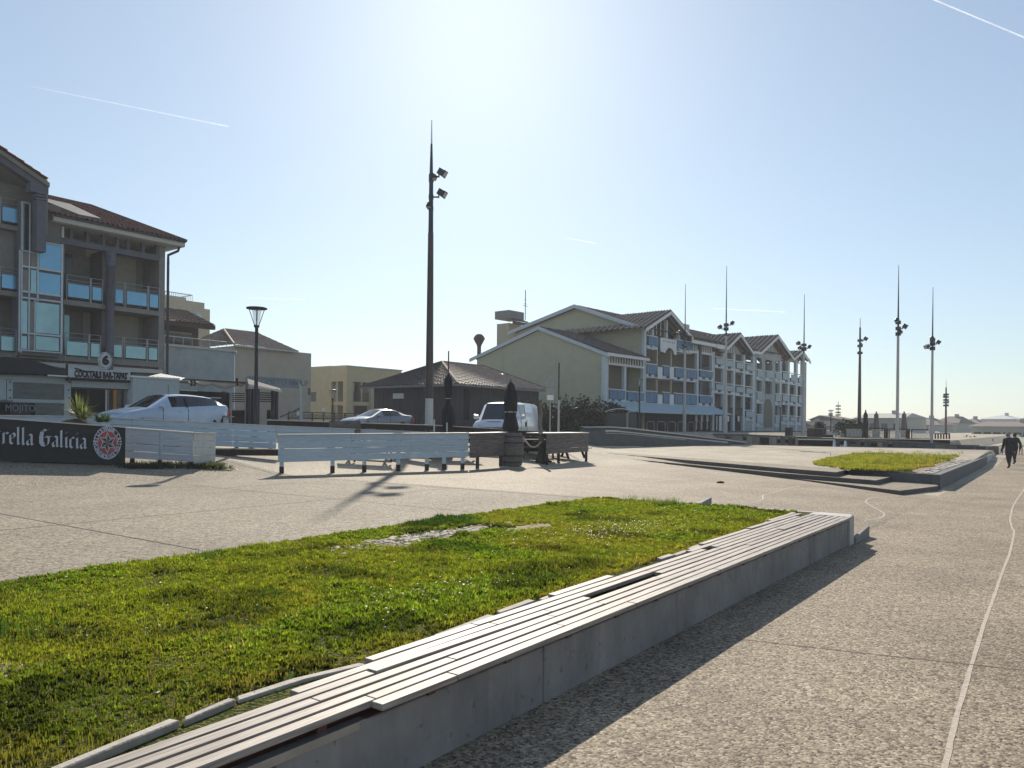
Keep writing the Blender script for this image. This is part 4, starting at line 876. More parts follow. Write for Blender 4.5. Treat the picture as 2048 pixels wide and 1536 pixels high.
# front gables: boards, infill, tiled roof running back
def front_gable(pl, pa, pr, yl, ya, yr, o, back, m_, infill, tilem, th=6.):
    xl, zl = Q.solve(pl, yl, o); xa_, za_ = Q.solve(pa, ya, o); xr, zr_ = Q.solve(pr, yr, o); xa_ = (xl + xr) / 2 * .5 + xa_ * .5; zl = zr_ = (zl + zr_) / 2; h = .32
    mb = MB()
    for (x0, z0, x1, z1) in ((xl, zl, xa_, za_), (xa_, za_, xr, zr_)):
        mb.hexa([(x0, o, z0 - h), (x0, o + .1, z0 - h), (x1, o + .1, z1 - h), (x1, o, z1 - h)], [(x0, o, z0), (x0, o + .1, z0), (x1, o + .1, z1), (x1, o, z1)])
    mb.build('gable_board', MATS['white_trim'], Q.t)
    mb = MB(); zt = .06
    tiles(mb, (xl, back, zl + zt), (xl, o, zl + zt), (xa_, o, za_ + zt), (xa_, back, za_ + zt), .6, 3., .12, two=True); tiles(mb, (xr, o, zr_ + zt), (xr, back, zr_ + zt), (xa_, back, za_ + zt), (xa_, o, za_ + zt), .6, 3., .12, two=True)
    mb.build('roof_tiles', [MATS[tilem], MATS['tile_dark']], Q.t, kind='stuff')  # dark tile in the valleys: shade between the ribs put into the colour
    mb = MB()
    if infill:
        mb.hexa([(xl + .5, .25, zl - .25), (xr - .5, .25, zl - .25), (xa_, .25, za_ - .35)], [(xl + .5, .35, zl - .25), (xr - .5, .35, zl - .25), (xa_, .35, za_ - .35)]); mb.build('gable_infill', MATS[infill], Q.t)
    for k in range(5):
        f = (k + 1) / 6; x = xl + (xa_ - xl) * f + (xr - xl) * .16; mb2 = MB(); mb2.box(x - .05, x + .05, .1, .18, zl - .2, zl + (za_ - zl) * f * .75); mb2.build('gable_slat', MATS['white_trim'], Q.t)
    return xl, zl, xa_, za_, xr
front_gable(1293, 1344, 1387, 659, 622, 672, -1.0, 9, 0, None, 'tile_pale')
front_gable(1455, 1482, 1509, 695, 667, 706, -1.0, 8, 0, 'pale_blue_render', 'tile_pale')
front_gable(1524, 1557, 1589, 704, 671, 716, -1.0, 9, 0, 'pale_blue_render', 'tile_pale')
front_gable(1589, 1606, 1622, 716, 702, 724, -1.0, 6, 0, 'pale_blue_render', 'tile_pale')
mb = MB(); e0 = Q.a(1376); e1 = Q.a(1437); tiles(mb, (e0, -.9, qz(1410, 684, -.9)), (e1, -.9, qz(1410, 684, -.9)), (e1 - 1, 4, qz(1410, 684, -.9) + 1.7), (e0, 4, qz(1410, 684, -.9) + 1.7), .3, .45); mb.build('roof_tiles', MATS['tile_brown'], Q.t, kind='stuff')
Q.part('eave_box', 'white_trim', 1434, 1455, (1444, 690, 698), -1., -.7); Q.part('eave_box', 'white_trim', 1509, 1525, (1516, 703, 708), -1., -.7)
# white-panelled part
for p in (1428, 1449, 1469, 1489, 1508): col(p, 704 + (p - 1430) * .1, 862, 3.8)
for (p0, p1) in ((1430, 1448), (1450, 1468), (1471, 1488), (1491, 1507)):
    c_ = (p0 + p1) / 2; dy = (c_ - 1499) * .22
    rail(p0, p1, (c_, 727.5 + dy, 730.5 + dy, 741.5 + dy * .95), 'light_blue_panel'); rail(p0, p1, (c_, 773.5 + dy * .62, 777 + dy * .6, 787 + dy * .55), 'light_blue_panel')
rail(1491, 1507, (1499, 820.5, 823, 834), 'light_blue_panel')
# arch bay
def wall_open(p0, p1, holes, ytop, ybot, m_='pale_blue_render', o0=-.05, o1=.25):
    """solid bay: piers either side of openings given as (pl, pr, ytop, ybot)"""
    hs = sorted(holes); xs = [p0] + [v for h in hs for v in (h[0], h[1])] + [p1]
    for i in range(0, len(xs), 2): Q.part('wall_pier', m_, xs[i], xs[i + 1], ((xs[i] + xs[i + 1]) / 2, ytop, ybot), o0, o1)
    for h in hs:
        ys = [ytop] + [v for a_, b_ in h[2] for v in (a_, b_)] + [ybot]
        for i in range(0, len(ys), 2): Q.part('wall_panel', m_, h[0], h[1], ((h[0] + h[1]) / 2, ys[i], ys[i + 1]), o0 + .003, o1)
wall_open(1509, 1562, [(1514, 1524, [(716, 738), (758, 783), (808, 828)]), (1531, 1545, [(720, 742), (762, 788)]), (1551, 1561, [(722, 744), (768, 790), (812, 832)])], 708, 866)
for (p0, p1, c) in ((1513, 1525, 1519), (1550, 1562, 1556), (1531, 1545, 1538)):
    rail(p0, p1, (c, 740 + (c - 1519) * .12, 742 + (c - 1519) * .12, 753 + (c - 1519) * .1), 'light_blue_panel')
    if c != 1538: rail(p0, p1, (c, 784 + (c - 1519) * .1, 786 + (c - 1519) * .1, 799 + (c - 1519) * .1), 'light_blue_panel'); rail(p0, p1, (c, 829 + (c - 1519) * .08, 831 + (c - 1519) * .08, 846), 'light_blue_panel')
xm = Q.a(1535.5); hw = (Q.a(1543.5) - Q.a(1527.5)) / 2; z0 = qz(1535, 855); zs = qz(1535, 818); mb = MB()
arch = [(xm - hw, z0), (xm + hw, z0)] + [(xm + hw * math.cos(k * math.pi / 10), zs + hw * math.sin(k * math.pi / 10)) for k in range(11)]
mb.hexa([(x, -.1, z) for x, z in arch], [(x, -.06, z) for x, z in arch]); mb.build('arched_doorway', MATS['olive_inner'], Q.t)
for p in (1562, 1578, 1594, 1607): col(p, 722, 866, 3.8)
for (p0, p1) in ((1564, 1577), (1580, 1593), (1596, 1606)):
    c_ = (p0 + p1) / 2; k = (c_ - 1578)
    rail(p0, p1, (c_, 745 + k * .2, 748 + k * .2, 761 + k * .18), 'light_blue_panel'); rail(p0, p1, (c_, 789 + k * .12, 791.5 + k * .12, 803 + k * .12), 'light_blue_panel'); rail(p0, p1, (c_, 831.5 + k * .08, 834 + k * .08, 842 + k * .05), 'light_blue_panel')
Q.part('base_wall', 'pale_blue_render', 1562, 1611, (1585, 843, 868), .0, .3); Q.part('base_wall', 'pale_blue_render', 1490, 1509, (1500, 838, 866), .0, .3)
Q.part('corner_pier', 'pale_blue_render', 1608, 1613, (1610, 724, 870), -.1, .4)
# restaurant front
mat('awning_blue', (.42, .55, .62), .7, scale=2, vary=.06)
Q.part('shopfront', 'dark_interior', 1216, 1427, (1330, 824, 868), .3, 1.5)
aw_ = MB(); xs = [Q.a(1216), Q.a(1426)]; zt3 = qz(1330, 807); zb3 = qz(1330, 824.5, -2.2)
aw_.hexa([(xs[0], 0, zt3 - .05), (xs[1], 0, zt3 - .05), (xs[1], -2.2, zb3 - .02), (xs[0], -2.2, zb3 - .02)], [(xs[0], 0, zt3), (xs[1], 0, zt3), (xs[1], -2.2, zb3 + .04), (xs[0], -2.2, zb3 + .04)])
aw_.build('awning', MATS['awning_blue'], Q.t)
Q.part('awning_valance', 'awning_blue', 1217, 1424, (1330, 823, 827), -2.25, -2.2)
for p in (1393, 1404, 1415): Q.part('banner', 'white_trim', p - 2.2, p + 2.2, (p, 830, 843), -.1, -.05); Q.part('banner_pole', 'white_trim', p - 1, p + .6, (p, 843, 859), -.1, -.05)
Q.part('shop_fascia', 'dark_brown', 1428, 1491, (1460, 815, 830), .0, .3); Q.part('shop_window', 'dark_interior', 1428, 1491, (1460, 830, 868), .2, .4)
for (p, w, y1) in ((1434, 2, 861), (1441, 5, 862), (1457, 3, 843), (1467, 3, 844), (1477.5, 3, 843)): Q.part('white_banner', 'white_trim', p - w / 2, p + w / 2, (p, 832, y1), -.05, .0)
mat('lit_lamp', (1, .9, .7), .5, emit=(1, .82, .6, 3.))
# behind: stair tower, small roofs and chimney pot of the residence
T_ = Fac(997, 84, 2330, 1.3, 'roof_tower', 'square stucco tower with a tiled skirt roof behind the olive gable', 'tower')
T_.part('wall', 'cream_render', 1018, 1043, (1020, 646, 760), 0, 1.8); T_.part('cap', 'stucco_grey', 1018, 1048, (1020, 620, 636), -.2, 1.9)
mb = MB(); z0, z1 = T_.z(1010, 643), T_.z(1010, 634); a0, a1 = T_.a(1008), T_.a(1045); tiles(mb, (a0, -1.2, z0), (a1, -1.2, z0), (a1, 0, z1), (a0 + .9, 0, z1), .3, .4); mb.box(a0, a1, -1.25, -1.15, z0 - .35, z0 - .02); mb.build('skirt_roof', MATS['tile_dark'], T_.t)
mb = MB(); p = T_.solve(1051, 580, 2); q_ = T_.z(1051, 640, 2); mb.tube([(p[0], 2, q_), (p[0], 2, p[1])], .05, 5)
for y, w in ((608, 5), (612, 9), (600, 3)): z_ = T_.z(1051, y, 2); mb.tube([(p[0] - w * .05, 2, z_), (p[0] + w * .05, 2, z_)], .03, 4)
mb.build('aerial', MATS['dark_metal'], T_.t)
ch = thing('round_vent', 'dark mushroom-headed vent pipe rising behind the olive gable', 'chimney', tuple(W(958, 720, 86)), 0)
sc_ = 86 / FPX; mb = MB(); zb0 = 0
mb.lathe([(4 * sc_, -2), (4 * sc_, 26 * sc_), (5 * sc_, 30 * sc_), (9.5 * sc_, 38 * sc_), (10.5 * sc_, 42 * sc_)], (0, 0, 0), 14); mb.build('pipe', MATS['dark_brown'], ch)
mb = MB(); mb.lathe([(11.5 * sc_, 41 * sc_), (11.5 * sc_, 43 * sc_), (9.5 * sc_, 47 * sc_), (6 * sc_, 51 * sc_), (2 * sc_, 52 * sc_)], (0, 0, 0), 14); mb.build('cap', MATS['dark_brown'], ch)
# ------------------------------------------------------------------ lamp masts
mat('mast_wood', (.075, .045, .04), .55, scale=6, stretch=(6, 6, .5), vary=.25)
mat('mast_navy', (.025, .035, .05), .45, metal=.3)
mat('mast_grey', (.44, .44, .43), .5, vary=.08)
mat('mast_white', (.62, .62, .58), .7, scale=5, vary=.12)
mat('tip_white', (.85, .85, .85), .4)
mat('lens', (.55, .55, .5), .2)
def floodlight(par, p, dirx, sc, tilt=-.5, roundish=False):
    f = link('floodlight', None, par); mb = MB(); q = Vector(p) + Vector((dirx * .42 * sc, 0, 0))
    mb.tube([Vector(p), q - Vector((0, 0, .0))], .045 * sc, 6); mb.tube([q + Vector((-.0, 0, -.05)), q + Vector((0, 0, .18 * sc))], .035 * sc, 6); mb.build('bracket', MATS['mast_navy'], f)
    mb = MB(); d = Vector((dirx * .75, -.25, tilt)).normalized(); c = q + Vector((dirx * .16 * sc, 0, .22 * sc))
    if roundish: mb.tube([c - d * .16 * sc, c - d * .1 * sc, c + d * .14 * sc, c + d * .17 * sc], [.1 * sc, .2 * sc, .22 * sc, .2 * sc], 12)
    else: mb.bar(c - d * .18 * sc, c + d * .18 * sc, .38 * sc, .34 * sc); mb.bar(c + d * .18 * sc, c + d * .23 * sc, .42 * sc, .38 * sc)
    mb.build('housing', MATS['mast_navy'], f)
    mb = MB(); mb.bar(c + d * .232 * sc, c + d * .24 * sc, .3 * sc, .26 * sc); mb.build('lens', MATS['lens'], f)
def mast(label, px, d, zb, bands, lights, group='tall lamp masts round the plaza', lean=0.):
    """bands = [(y_low, y_high, w_low px, w_high px, material)] measured up the mast"""
    X = ray(px, 800)[0]; t = thing('lamp_mast', label, 'lamp mast', (X * d, d, zb), 0, group)
    k = d / FPX; zz = lambda y: EYE + ray(px, y)[1] * d - zb
    for i, (y0, y1, w0, w1, m_) in enumerate(bands):
        z0 = zz(y0) if y0 else -.05; z1 = zz(y1); mb = MB()
        mb.tube([(0, 0, z0), (0, 0, z1)], [w0 * k / 2, w1 * k / 2], 12); mb.build({'mast_white': 'base_sleeve', 'tip_white': 'tip', 'mast_navy': 'upper_shaft'}.get(m_, 'shaft'), MATS[m_], t)
    for (y, dx, sc, rd) in lights:
        z = zz(y); floodlight(t, (0, 0, z), dx, sc, roundish=rd)
        mb = MB(); mb.lathe([(5 * k, z - .12), (5 * k, z + .12)], (0, 0, 0), 12); mb.build('clamp', MATS['mast_navy'], t)
    return t
mast('tall dark wooden mast with a white base and white tip, behind the white windbreak', 858.5, 42., 1.45,
     [(0, 797, 17, 16, 'mast_white'), (797, 466, 16, 11, 'mast_wood'), (466, 355, 10, 8, 'mast_navy'), (355, 288, 7.5, 4, 'mast_navy'), (288, 240, 3.6, 1.6, 'tip_white')],
     [(353, 1, 1.0, False), (394, 1, 1.0, False), (360, .25, .85, True), (417, -.15, .85, True)])
mast('slim pale mast in front of the residence awning, its lamps below the roofline', 1369, 67, 1.3, [(0, 820, 7.5, 7.5, 'mast_grey'), (820, 690, 6, 4.5, 'mast_grey'), (690, 568, 2.6, .8, 'mast_navy')], [(668, -1, .75, True), (678, 1, .75, False), (694, -.5, .6, True)])
mast('pale mast with a thick foot sleeve, between the white banners and the first small gable', 1451, 60, 1.15, [(0, 790, 9, 8, 'mast_grey'), (790, 672, 5.6, 4.4, 'mast_grey'), (672, 532, 3.2, .8, 'mast_navy')], [(650, 1, .8, True), (658, -1, .8, True)])
mast('pale mast at the far right corner of the residence', 1607, 70, 1.1, [(0, 706, 7, 4, 'mast_grey'), (706, 588, 2.8, .8, 'mast_navy')], [(690, -1, .85, True), (697, 1, .85, True), (699, -.8, .8, True)])
mast('dark brown mast with a white tip beside the closed black parasol on the terrace', 1719, 83, 1.0, [(0, 655, 8, 3.2, 'mast_wood'), (655, 636, 2, 1, 'tip_white')], [(681, 1, 1., False), (692, .2, .8, True), (706, -.1, .7, True)])
mast('tallest pale mast standing behind the far lawn, three lamps at mid height', 1795, 55, .58, [(0, 860, 8.5, 8, 'mast_grey'), (860, 668, 6, 4.8, 'mast_grey'), (668, 530, 4, .8, 'mast_navy')], [(645, -.2, .8, True), (657, 1, .8, False), (668, .3, .75, True)])
mast('pale mast with a flared foot between the glass screens and the red slatted fence', 1864, 52, .56, [(0, 868, 5.5, 6, 'mast_grey'), (868, 840, 12, 7, 'mast_grey'), (840, 700, 5.2, 4, 'mast_grey'), (700, 574, 3.4, .8, 'mast_navy')], [(680, -.1, .65, True), (688, 1, .65, False), (697, -1, .65, False)])
mast('thin dark distant mast with small lamps, right of the red slatted fence', 1892, 105, .4, [(0, 775, 5, 2.6, 'mast_wood'), (775, 760, 1.3, .7, 'tip_white')], [(789, -.2, .5, True), (794, -1, .5, False), (800, -.1, .4, True), (805, 1, .5, False), (811, 1, .45, False)], group='tall lamp masts round the plaza')
mast('thinnest distant mast beside the far street lamp left of the terrace', 1676.5, 150, .4, [(0, 803, 2.2, 1, 'mast_navy')], [(812, -.3, .45, True), (818, -1, .4, True), (825, .6, .45, True), (830, 1, .5, True)])
# ------------------------------------------------------------------ street lamps
def lamp(label, px, d, ytop, zb, hw=.38, group='street lamps with flat round hats'):
    X = ray(px, 800)[0]; H = EYE + ray(px, ytop)[1] * d - zb; t = thing('street_lamp', label, 'street lamp', (X * d, d, zb), 0, group)
    mb = MB(); mb.lathe([(.10, -.05), (.085, .6), (.075, 1.2), (.055, H - .95), (.06, H - .93), (.06, H - .75), (.1, H - .72), (.1, H - .66), (.05, H - .64)], (0, 0, 0), 12); mb.build('post', MATS['mast_navy'], t)
    mb = MB()
    for k in range(4):
        a = k * math.pi / 2 + .4; mb.tube([(.07 * math.cos(a), .07 * math.sin(a), H - .68), (hw * .72 * math.cos(a), hw * .72 * math.sin(a), H - .07)], .014, 5)
    mb.build('stay', MATS['mast_navy'], t)
    mb = MB(); mb.lathe([(hw * .45, H - .1), (hw * .97, H - .075), (hw, H - .05), (hw * .98, H - .025), (hw * .4, H)], (0, 0, 0), 20); mb.build('lamp_shade', MATS['dark_metal'] if d < 40 else MATS['steel'], t)
    mb = MB(); mb.lathe([(.09, H - .64), (hw * .42, H - .2), (hw * .45, H - .1)], (0, 0, 0), 12)
    g = bpy.data.materials.get('lamp_glass') or mat('lamp_glass', (.75, .8, .8), .15, alpha=.3); mb.build('diffuser', g, t); return t
lamp('dark street lamp in front of the canvas pergola, nearest of the flat-hatted lamps', 512, 27.6, 614, 1.3, .37)
lamp('street lamp in front of the yellow flat-roofed building', 665.5, 58, 779, 1.3, .31)
lamp('street lamp standing before the tiled roof of the shed', 1004, 60, 748, 1.3, .35)
lamp('street lamp in front of the blue balconies, beside the walking woman', 1279, 64, 757, 1.4, .36)
lamp('dark street lamp at the right end of the blue awning', 1420, 82, 777, 1.5, .36)
lamp('dark street lamp before the arched doorway of the residence', 1561, 78, 802, 1.3, .4)
lamp('small street lamp far off, left of the terrace parasols', 1662, 92, 820, .9, .34)
# ------------------------------------------------------------------ plank windbreaks
mat('white_board', (.47, .57, .64), .55, scale=5, stretch=(.5, 5, 5), vary=.12, island=.05, spec=.3)
mat('white_board_near', (.46, .51, .56), .55, scale=5, stretch=(.5, 5, 5), vary=.12, island=.05)
mat('cap_board', (.62, .58, .52), .45, scale=5, stretch=(.5, 5, 5), vary=.12, spec=.6)
mat('old_board', (.19, .16, .145), .8, scale=4, stretch=(.6, 6, 6), vary=.3, island=.15)
mat('dark_board', (.05, .032, .026), .85, scale=4, stretch=(.6, 6, 6), vary=.25, island=.1)
def windbreak(label, P, Q_, ztopP, ztopQ, bh, rows, m_, legs, cap=.22, seams=3, gap=.008, group=None, capm='cap_board', depth=0., slits=True):
    """P,Q ground ends (Vectors); board tops interpolate ztopP..ztopQ; legs = list of fractions"""
    P = Vector(P); Q_ = Vector(Q_); d = Vector((Q_.x - P.x, Q_.y - P.y, 0)); ln = d.length; ang = math.atan2(d.y, d.x)
    t = thing('windbreak', label, 'windbreak', (P.x, P.y, P.z), ang, group); zt = lambda x: (ztopP + (ztopQ - ztopP) * x / ln) - P.z
    gzx = lambda x: (P.z + (Q_.z - P.z) * x / ln) - P.z
    xs = [0] + sorted(ln * (i + 1) / seams + random.uniform(-.1, .1) for i in range(seams - 1)) + [ln]
    for r in range(rows):
        for i in range(seams):
            x0, x1 = xs[i] + .004, xs[i + 1] - .004; g = gap * (2.2 if (slits and random.random() < .18) else 1.15)
            za0, za1 = zt(x0) - r * bh, zt(x1) - r * bh; mb = MB(); y = random.uniform(0, .006)
            mb.hexa([(x0, y, za0 - bh + g), (x1, y, za1 - bh + g), (x1, y + .028, za1 - bh + g), (x0, y + .028, za0 - bh + g)], [(x0, y, za0), (x1, y, za1), (x1, y + .028, za1), (x0, y + .028, za0)])
            mb.build('board', MATS[m_], t, bevel=.003)
    if cap:
        for i in range(seams):
            x0, x1 = xs[i], xs[i + 1] - .006; mb = MB(); z0, z1 = zt(x0) + .003, zt(x1) + .003
            mb.hexa([(x0, -.03, z0), (x1, -.03, z1), (x1, cap, z1), (x0, cap, z0)], [(x0, -.03, z0 + .035), (x1, -.03, z1 + .035), (x1, cap, z1 + .035), (x0, cap, z0 + .035)]); mb.build('cap_board', MATS[capm], t, bevel=.004)
    for f in legs:
        x = ln * f; mb = MB(); mb.box(x - .05, x + .05, .035, .12, gzx(x) - .12, zt(x) - .02); mb.build('post', MATS[m_ if m_.startswith('white') else 'dark_board'], t)
        if m_.startswith('white'): mb = MB(); mb.box(x - .055, x + .055, .03, .125, gzx(x) - .12, gzx(x) + .2); mb.build('post_foot', MATS['dark_board'], t)
    return t, ln
def P3(px, py, d=None): return RG(px, py) if d is None else W(px, py, d)
def ends(pA, yA, pB, yB): a = RG(pA, yA); b = RG(pB, yB); return a, b
a, b = ends(556, 947.7, 690, 952); b2 = RG(937, 938.5); a2 = RG(556, 947.7)
tA = W(556, 871, a2.y).z; tB = W(941, 867.3, b2.y).z
WB1, l1 = windbreak('long white plank windbreak on short posts, in front of the tall dark mast', a2, b2, tA, tB, .2, 4, 'white_board', [.02, .26, .42, .6, .76, .86, .97], .2, 3)
b3 = RG(1010, 932); windbreak('weathered brown plank windbreak joined to the right end of the white one, beside the barrel', b2 + Vector((.05, .01, 0)), b3, W(944, 868, b2.y).z, W(1006, 866, b3.y).z, .21, 4, 'old_board', [.25, .92], .3, 1)
c0 = RG(1093, 931); c1 = RG(1177, 924); windbreak('short grey-brown plank planter box right of the rope post', c0, c1, W(1093, 867.5, c0.y).z, W(1179, 866.5, c1.y).z, .2, 4, 'old_board', [.04, .3, .98], .9, 1)
a = RG(250, 925); b = RG(386, 934)
windbreak('low white plank windbreak beside the black beer banner', a, b, W(250, 857, a.y).z, W(386, 867, b.y).z, .21, 4, 'white_board_near', [.1, .5, .97], .25, 2, group=None)
e = RG(430, 934); 
windbreak('short pale end panel turning the corner of the low white windbreak', b + Vector((.02, 0, 0)), W(431, 934, b.y + .75), W(388, 867, b.y).z, W(431, 868, b.y + .75).z, .21, 5, 'mast_white', [.9], .2, 1)
a = RG(0, 923); b = RG(247, 929); left_end = a + (a - b) * .35
WBb, lb = windbreak('white plank windbreak behind the black beer banner, at the left edge', left_end, b, W(0, 842, a.y).z + .08, W(247, 856, b.y).z, .21, 5, 'white_board_near', [.1, .5, .9], .2, 3)
d0 = W(-60, 832, 23.6); d1 = W(165, 834, 24.6); d2 = W(553, 853, 27.4); d3 = W(880, 866.5, 30)
def gp(v): return Vector((v.x, v.y, gw(v.x, v.y)))
windbreak('rear white plank windbreak stretching from the left edge to the spiky plant', gp(d0), gp(d1), d0.z, d1.z, .2, 4, 'white_board', [.1, .5, .9], .15, 3)
windbreak('rear white plank windbreak passing below the parked white hatchback', gp(d1), gp(d2), d1.z, d2.z, .2, 4, 'white_board', [.05, .55, .78, .86, .97], .15, 4)
windbreak('rear white plank windbreak running behind the long near one', gp(d2), gp(d3), d2.z, d3.z, .2, 3, 'white_board', [.3, .6, .9], .3, 3)
f0 = W(536, 841, 31.5); f1 = W(860, 851, 31.5); f2 = W(1003, 859, 32); f3 = W(1092, 862, 33)
windbreak('dark brown plank fence with a pale top edge below the silver coupe', gp(f0), gp(f1), f0.z, f1.z, .22, 3, 'dark_board', [.0, .36, .7, .99], .12, 3)
windbreak('dark brown plank fence with a pale top edge below the white van', gp(f1), gp(f2), f1.z, f2.z, .22, 3, 'dark_board', [.3, .6, .97], .25, 2)
windbreak('dark brown plank fence between the barrel and the rope post', gp(f2), gp(f3), f2.z - .03, f3.z - .03, .22, 4, 'dark_board', [.6], .3, 1)
# timber kerb in the gap and running on to the steps
a = RG(405, 908); b = RG(560, 921); k = thing('timber_kerb', 'reddish timber kerb lying on the terrace behind the white windbreak', 'kerb', a, math.atan2(b.y - a.y, b.x - a.x))
mb = MB(); mb.box(0, (b - a).length, 0, .25, -.05, .16); mb.build('timber', MATS['dark_board'], k)
# black banner with gothic lettering ------------------------------------------------
mat('banner_black', (.012, .012, .015), .6, scale=3, vary=.3)
mat('banner_silver', (.52, .55, .62), .45, vary=.08)
mat('banner_red', (.42, .06, .06), .6)
a = RG(-130, 919); a = W(-130, 919, RG(0, 923).y - (RG(250, 926).y - RG(0, 923).y) * .5); p0 = RG(0, 923); p1 = RG(250, 930)
bd = Vector((p1.x - p0.x, p1.y - p0.y, 0)); bl = bd.length; ba = math.atan2(bd.y, bd.x); bu = bd.normalized()
BN = thing('beer_banner', 'black fabric banner with silver gothic lettering and a round red star emblem', 'banner', (p0.x + bu.y * .10, p0.y - bu.x * .10, p0.z), ba)
def bz(f): return p0.z * (1 - f) + p1.z * f
htop = (W(0, 842, p0.y).z + .06) - p0.z; htop2 = W(250, 855.5, p1.y).z - p0.z
mb = MB()
def BP(i, j):
    u = -4. + (bl + 4.) * i / 60; v = j / 8; zt_ = htop + (htop2 - htop) * u / bl; zb_ = (p1.z - p0.z) * u / bl
    return (u, .012 * math.sin(u * 3.1 + v * 2) - .06 * (1 - v) * (1 if u < bl - .3 else .4), zb_ + .01 + (zt_ - zb_ - .01) * v)
mb.grid(BP, 60, 8); mb.build('cloth', MATS['banner_black'], BN)
mb = MB(); mb.hexa([(-4, -.03, htop - .0 + (htop2 - htop) * -4 / bl), (bl, -.03, htop2), (bl, .1, htop2), (-4, .1, htop + (htop2 - htop) * -4 / bl)], [(-4, -.03, htop + .03 + (htop2 - htop) * -4 / bl), (bl, -.03, htop2 + .03), (bl, .1, htop2 + .03), (-4, .1, htop + .03 + (htop2 - htop) * -4 / bl)]); mb.build('top_rail', MATS['cap_board'], BN)
def nib(mb, pts, y0, w=.105, a=R(42), y1=None, ox=0, oz=0, sc=1.):
    y1 = y0 - .004; c, s_ = math.cos(a) * w / 2, math.sin(a) * w / 2
    for (x0, z0), (x1, z1) in zip(pts[:-1], pts[1:]):
        q = [(x0 - c, z0 - s_), (x0 + c, z0 + s_), (x1 + c, z1 + s_), (x1 - c, z1 - s_)]
        ar = sum(q[i][0] * q[(i + 1) % 4][1] - q[(i + 1) % 4][0] * q[i][1] for i in range(4))
        if ar < 0: q = q[::-1]
        mb.add([(ox + x * sc, y1, oz + z * sc) for x, z in q], [[0, 1, 2, 3]])
# strokes on a unit x-height, nib pen
GL = {
 't': (.42, [[(.12, 1.28), (.12, .2), (.2, .08), (.36, .2)], [(.0, .98), (.34, 1.0)]]),
 'r': (.46, [[(.1, .85), (.16, .98), (.16, .16), (.1, .05), (.26, .12)], [(.16, .8), (.34, 1.), (.44, .88)]]),
 'e': (.48, [[(.3, 1.0), (.12, .82), (.12, .2), (.26, .04), (.44, .2)], [(.3, 1.), (.42, .82), (.38, .62), (.14, .48)]]),
 'l': (.32, [[(.1, 1.52), (.14, 1.5), (.14, .16), (.2, .04), (.32, .16)]]),
 'a': (.52, [[(.08, .86), (.26, 1.0), (.38, .86), (.38, .16), (.44, .04), (.54, .14)], [(.38, .62), (.18, .5), (.1, .4), (.1, .16), (.2, .04), (.38, .22)]]),
 'G': (.86, [[(.66, 1.5), (.5, 1.38), (.36, 1.5), (.18, 1.3), (.12, .9), (.12, .4), (.22, .14), (.42, .02), (.62, .16), (.68, .4), (.68, .78)], [(.68, .78), (.54, .9)], [(.66, 1.5), (.8, 1.62)], [(.3, 1.3), (.26, .9), (.26, .4), (.36, .16)], [(.44, .82), (.84, .86)]]),
 'i': (.32, [[(.1, .86), (.16, .98), (.16, .16), (.22, .04), (.34, .16)], [(.1, 1.3), (.2, 1.42)], [(.16, 1.26), (.2, 1.3)]]),
 'c': (.42, [[(.36, .9), (.26, 1.), (.12, .84), (.12, .2), (.24, .04), (.4, .18)]]),
 'E': (.8, [[(.66, 1.4), (.4, 1.5), (.14, 1.2), (.12, .4), (.3, .05), (.66, .2)], [(.14, .8), (.6, .85)]]),
 's': (.42, [[(.36, .9), (.24, 1.), (.1, .84), (.34, .3), (.22, .05), (.04, .16)]]), ' ': (.3, [])}
lt = MB(); word = 'Estrella Galicia'; tot = sum(GL[c][0] for c in word)
# letters run so that the first l starts near px 35 and the last a ends near px 173
def bu_at(px, py=890):
    X, Z = ray(px, py); o = Vector((p0.x + bu.y * .1, p0.y - bu.x * .1, 0)); aa = (X * o.y - o.x) / (bu.x - X * bu.y); d = o.y + aa * bu.y; return aa, EYE + Z * d - p0.z
uG0, _ = bu_at(77); uE, _ = bu_at(174); adv = sum(GL[c][0] for c in 'Galicia'); scl = (uE - uG0) / adv
x = uG0 - scl * sum(GL[c][0] for c in 'Estrella '); _, zb0 = bu_at(-20, 886); _, zG = bu_at(92, 892.5); _, zE = bu_at(165, 899)
hsc = (bu_at(92, 856)[1] - zG) / 1.62
for c in word:
    w_, st = GL[c]; zz = zG + (zE - zG) * (x - uG0) / (uE - uG0)
    for s_ in st:
        pts = [(px_ * scl, pz * hsc) for px_, pz in s_]
        nib(lt, pts, -.075, .17 * scl, R(38), ox=x, oz=zz)
    x += w_ * scl
lt.build('lettering', MATS['banner_silver'], BN)
# emblem: rings, six-pointed star
uc, zc = bu_at(215, 885.5); u0, _ = bu_at(188); u1, _ = bu_at(243); rx = (u1 - u0) / 2; rz = (bu_at(215, 854)[1] - bu_at(215, 920)[1]) / 2; rz = min(rz, rx * 1.45)
def ring(mb, r0, r1, y, n=48):
    vs = [(uc + rx * r_ * math.cos(2 * math.pi * i / n), y, zc + rz * r_ * math.sin(2 * math.pi * i / n)) for r_ in (r0, r1) for i in range(n)]
    if r0 == 0: mb.add(vs[n:], [list(range(n))[::-1]])
    else: mb.add(vs, [[i, n + i, n + (i + 1) % n, (i + 1) % n] for i in range(n)])
em = MB(); ring(em, 0, 1.0, -.080); ed = em.build('emblem', MATS['banner_silver'], BN)
em = MB(); ring(em, 0, .955, -.083); em.build('emblem_field', MATS['banner_black'], ed)
em = MB(); ring(em, 0, .72, -.086); em.build('emblem_rim', MATS['banner_silver'], ed)
em = MB(); ring(em, 0, .695, -.089); em.build('emblem_disc', MATS['banner_red'], ed)
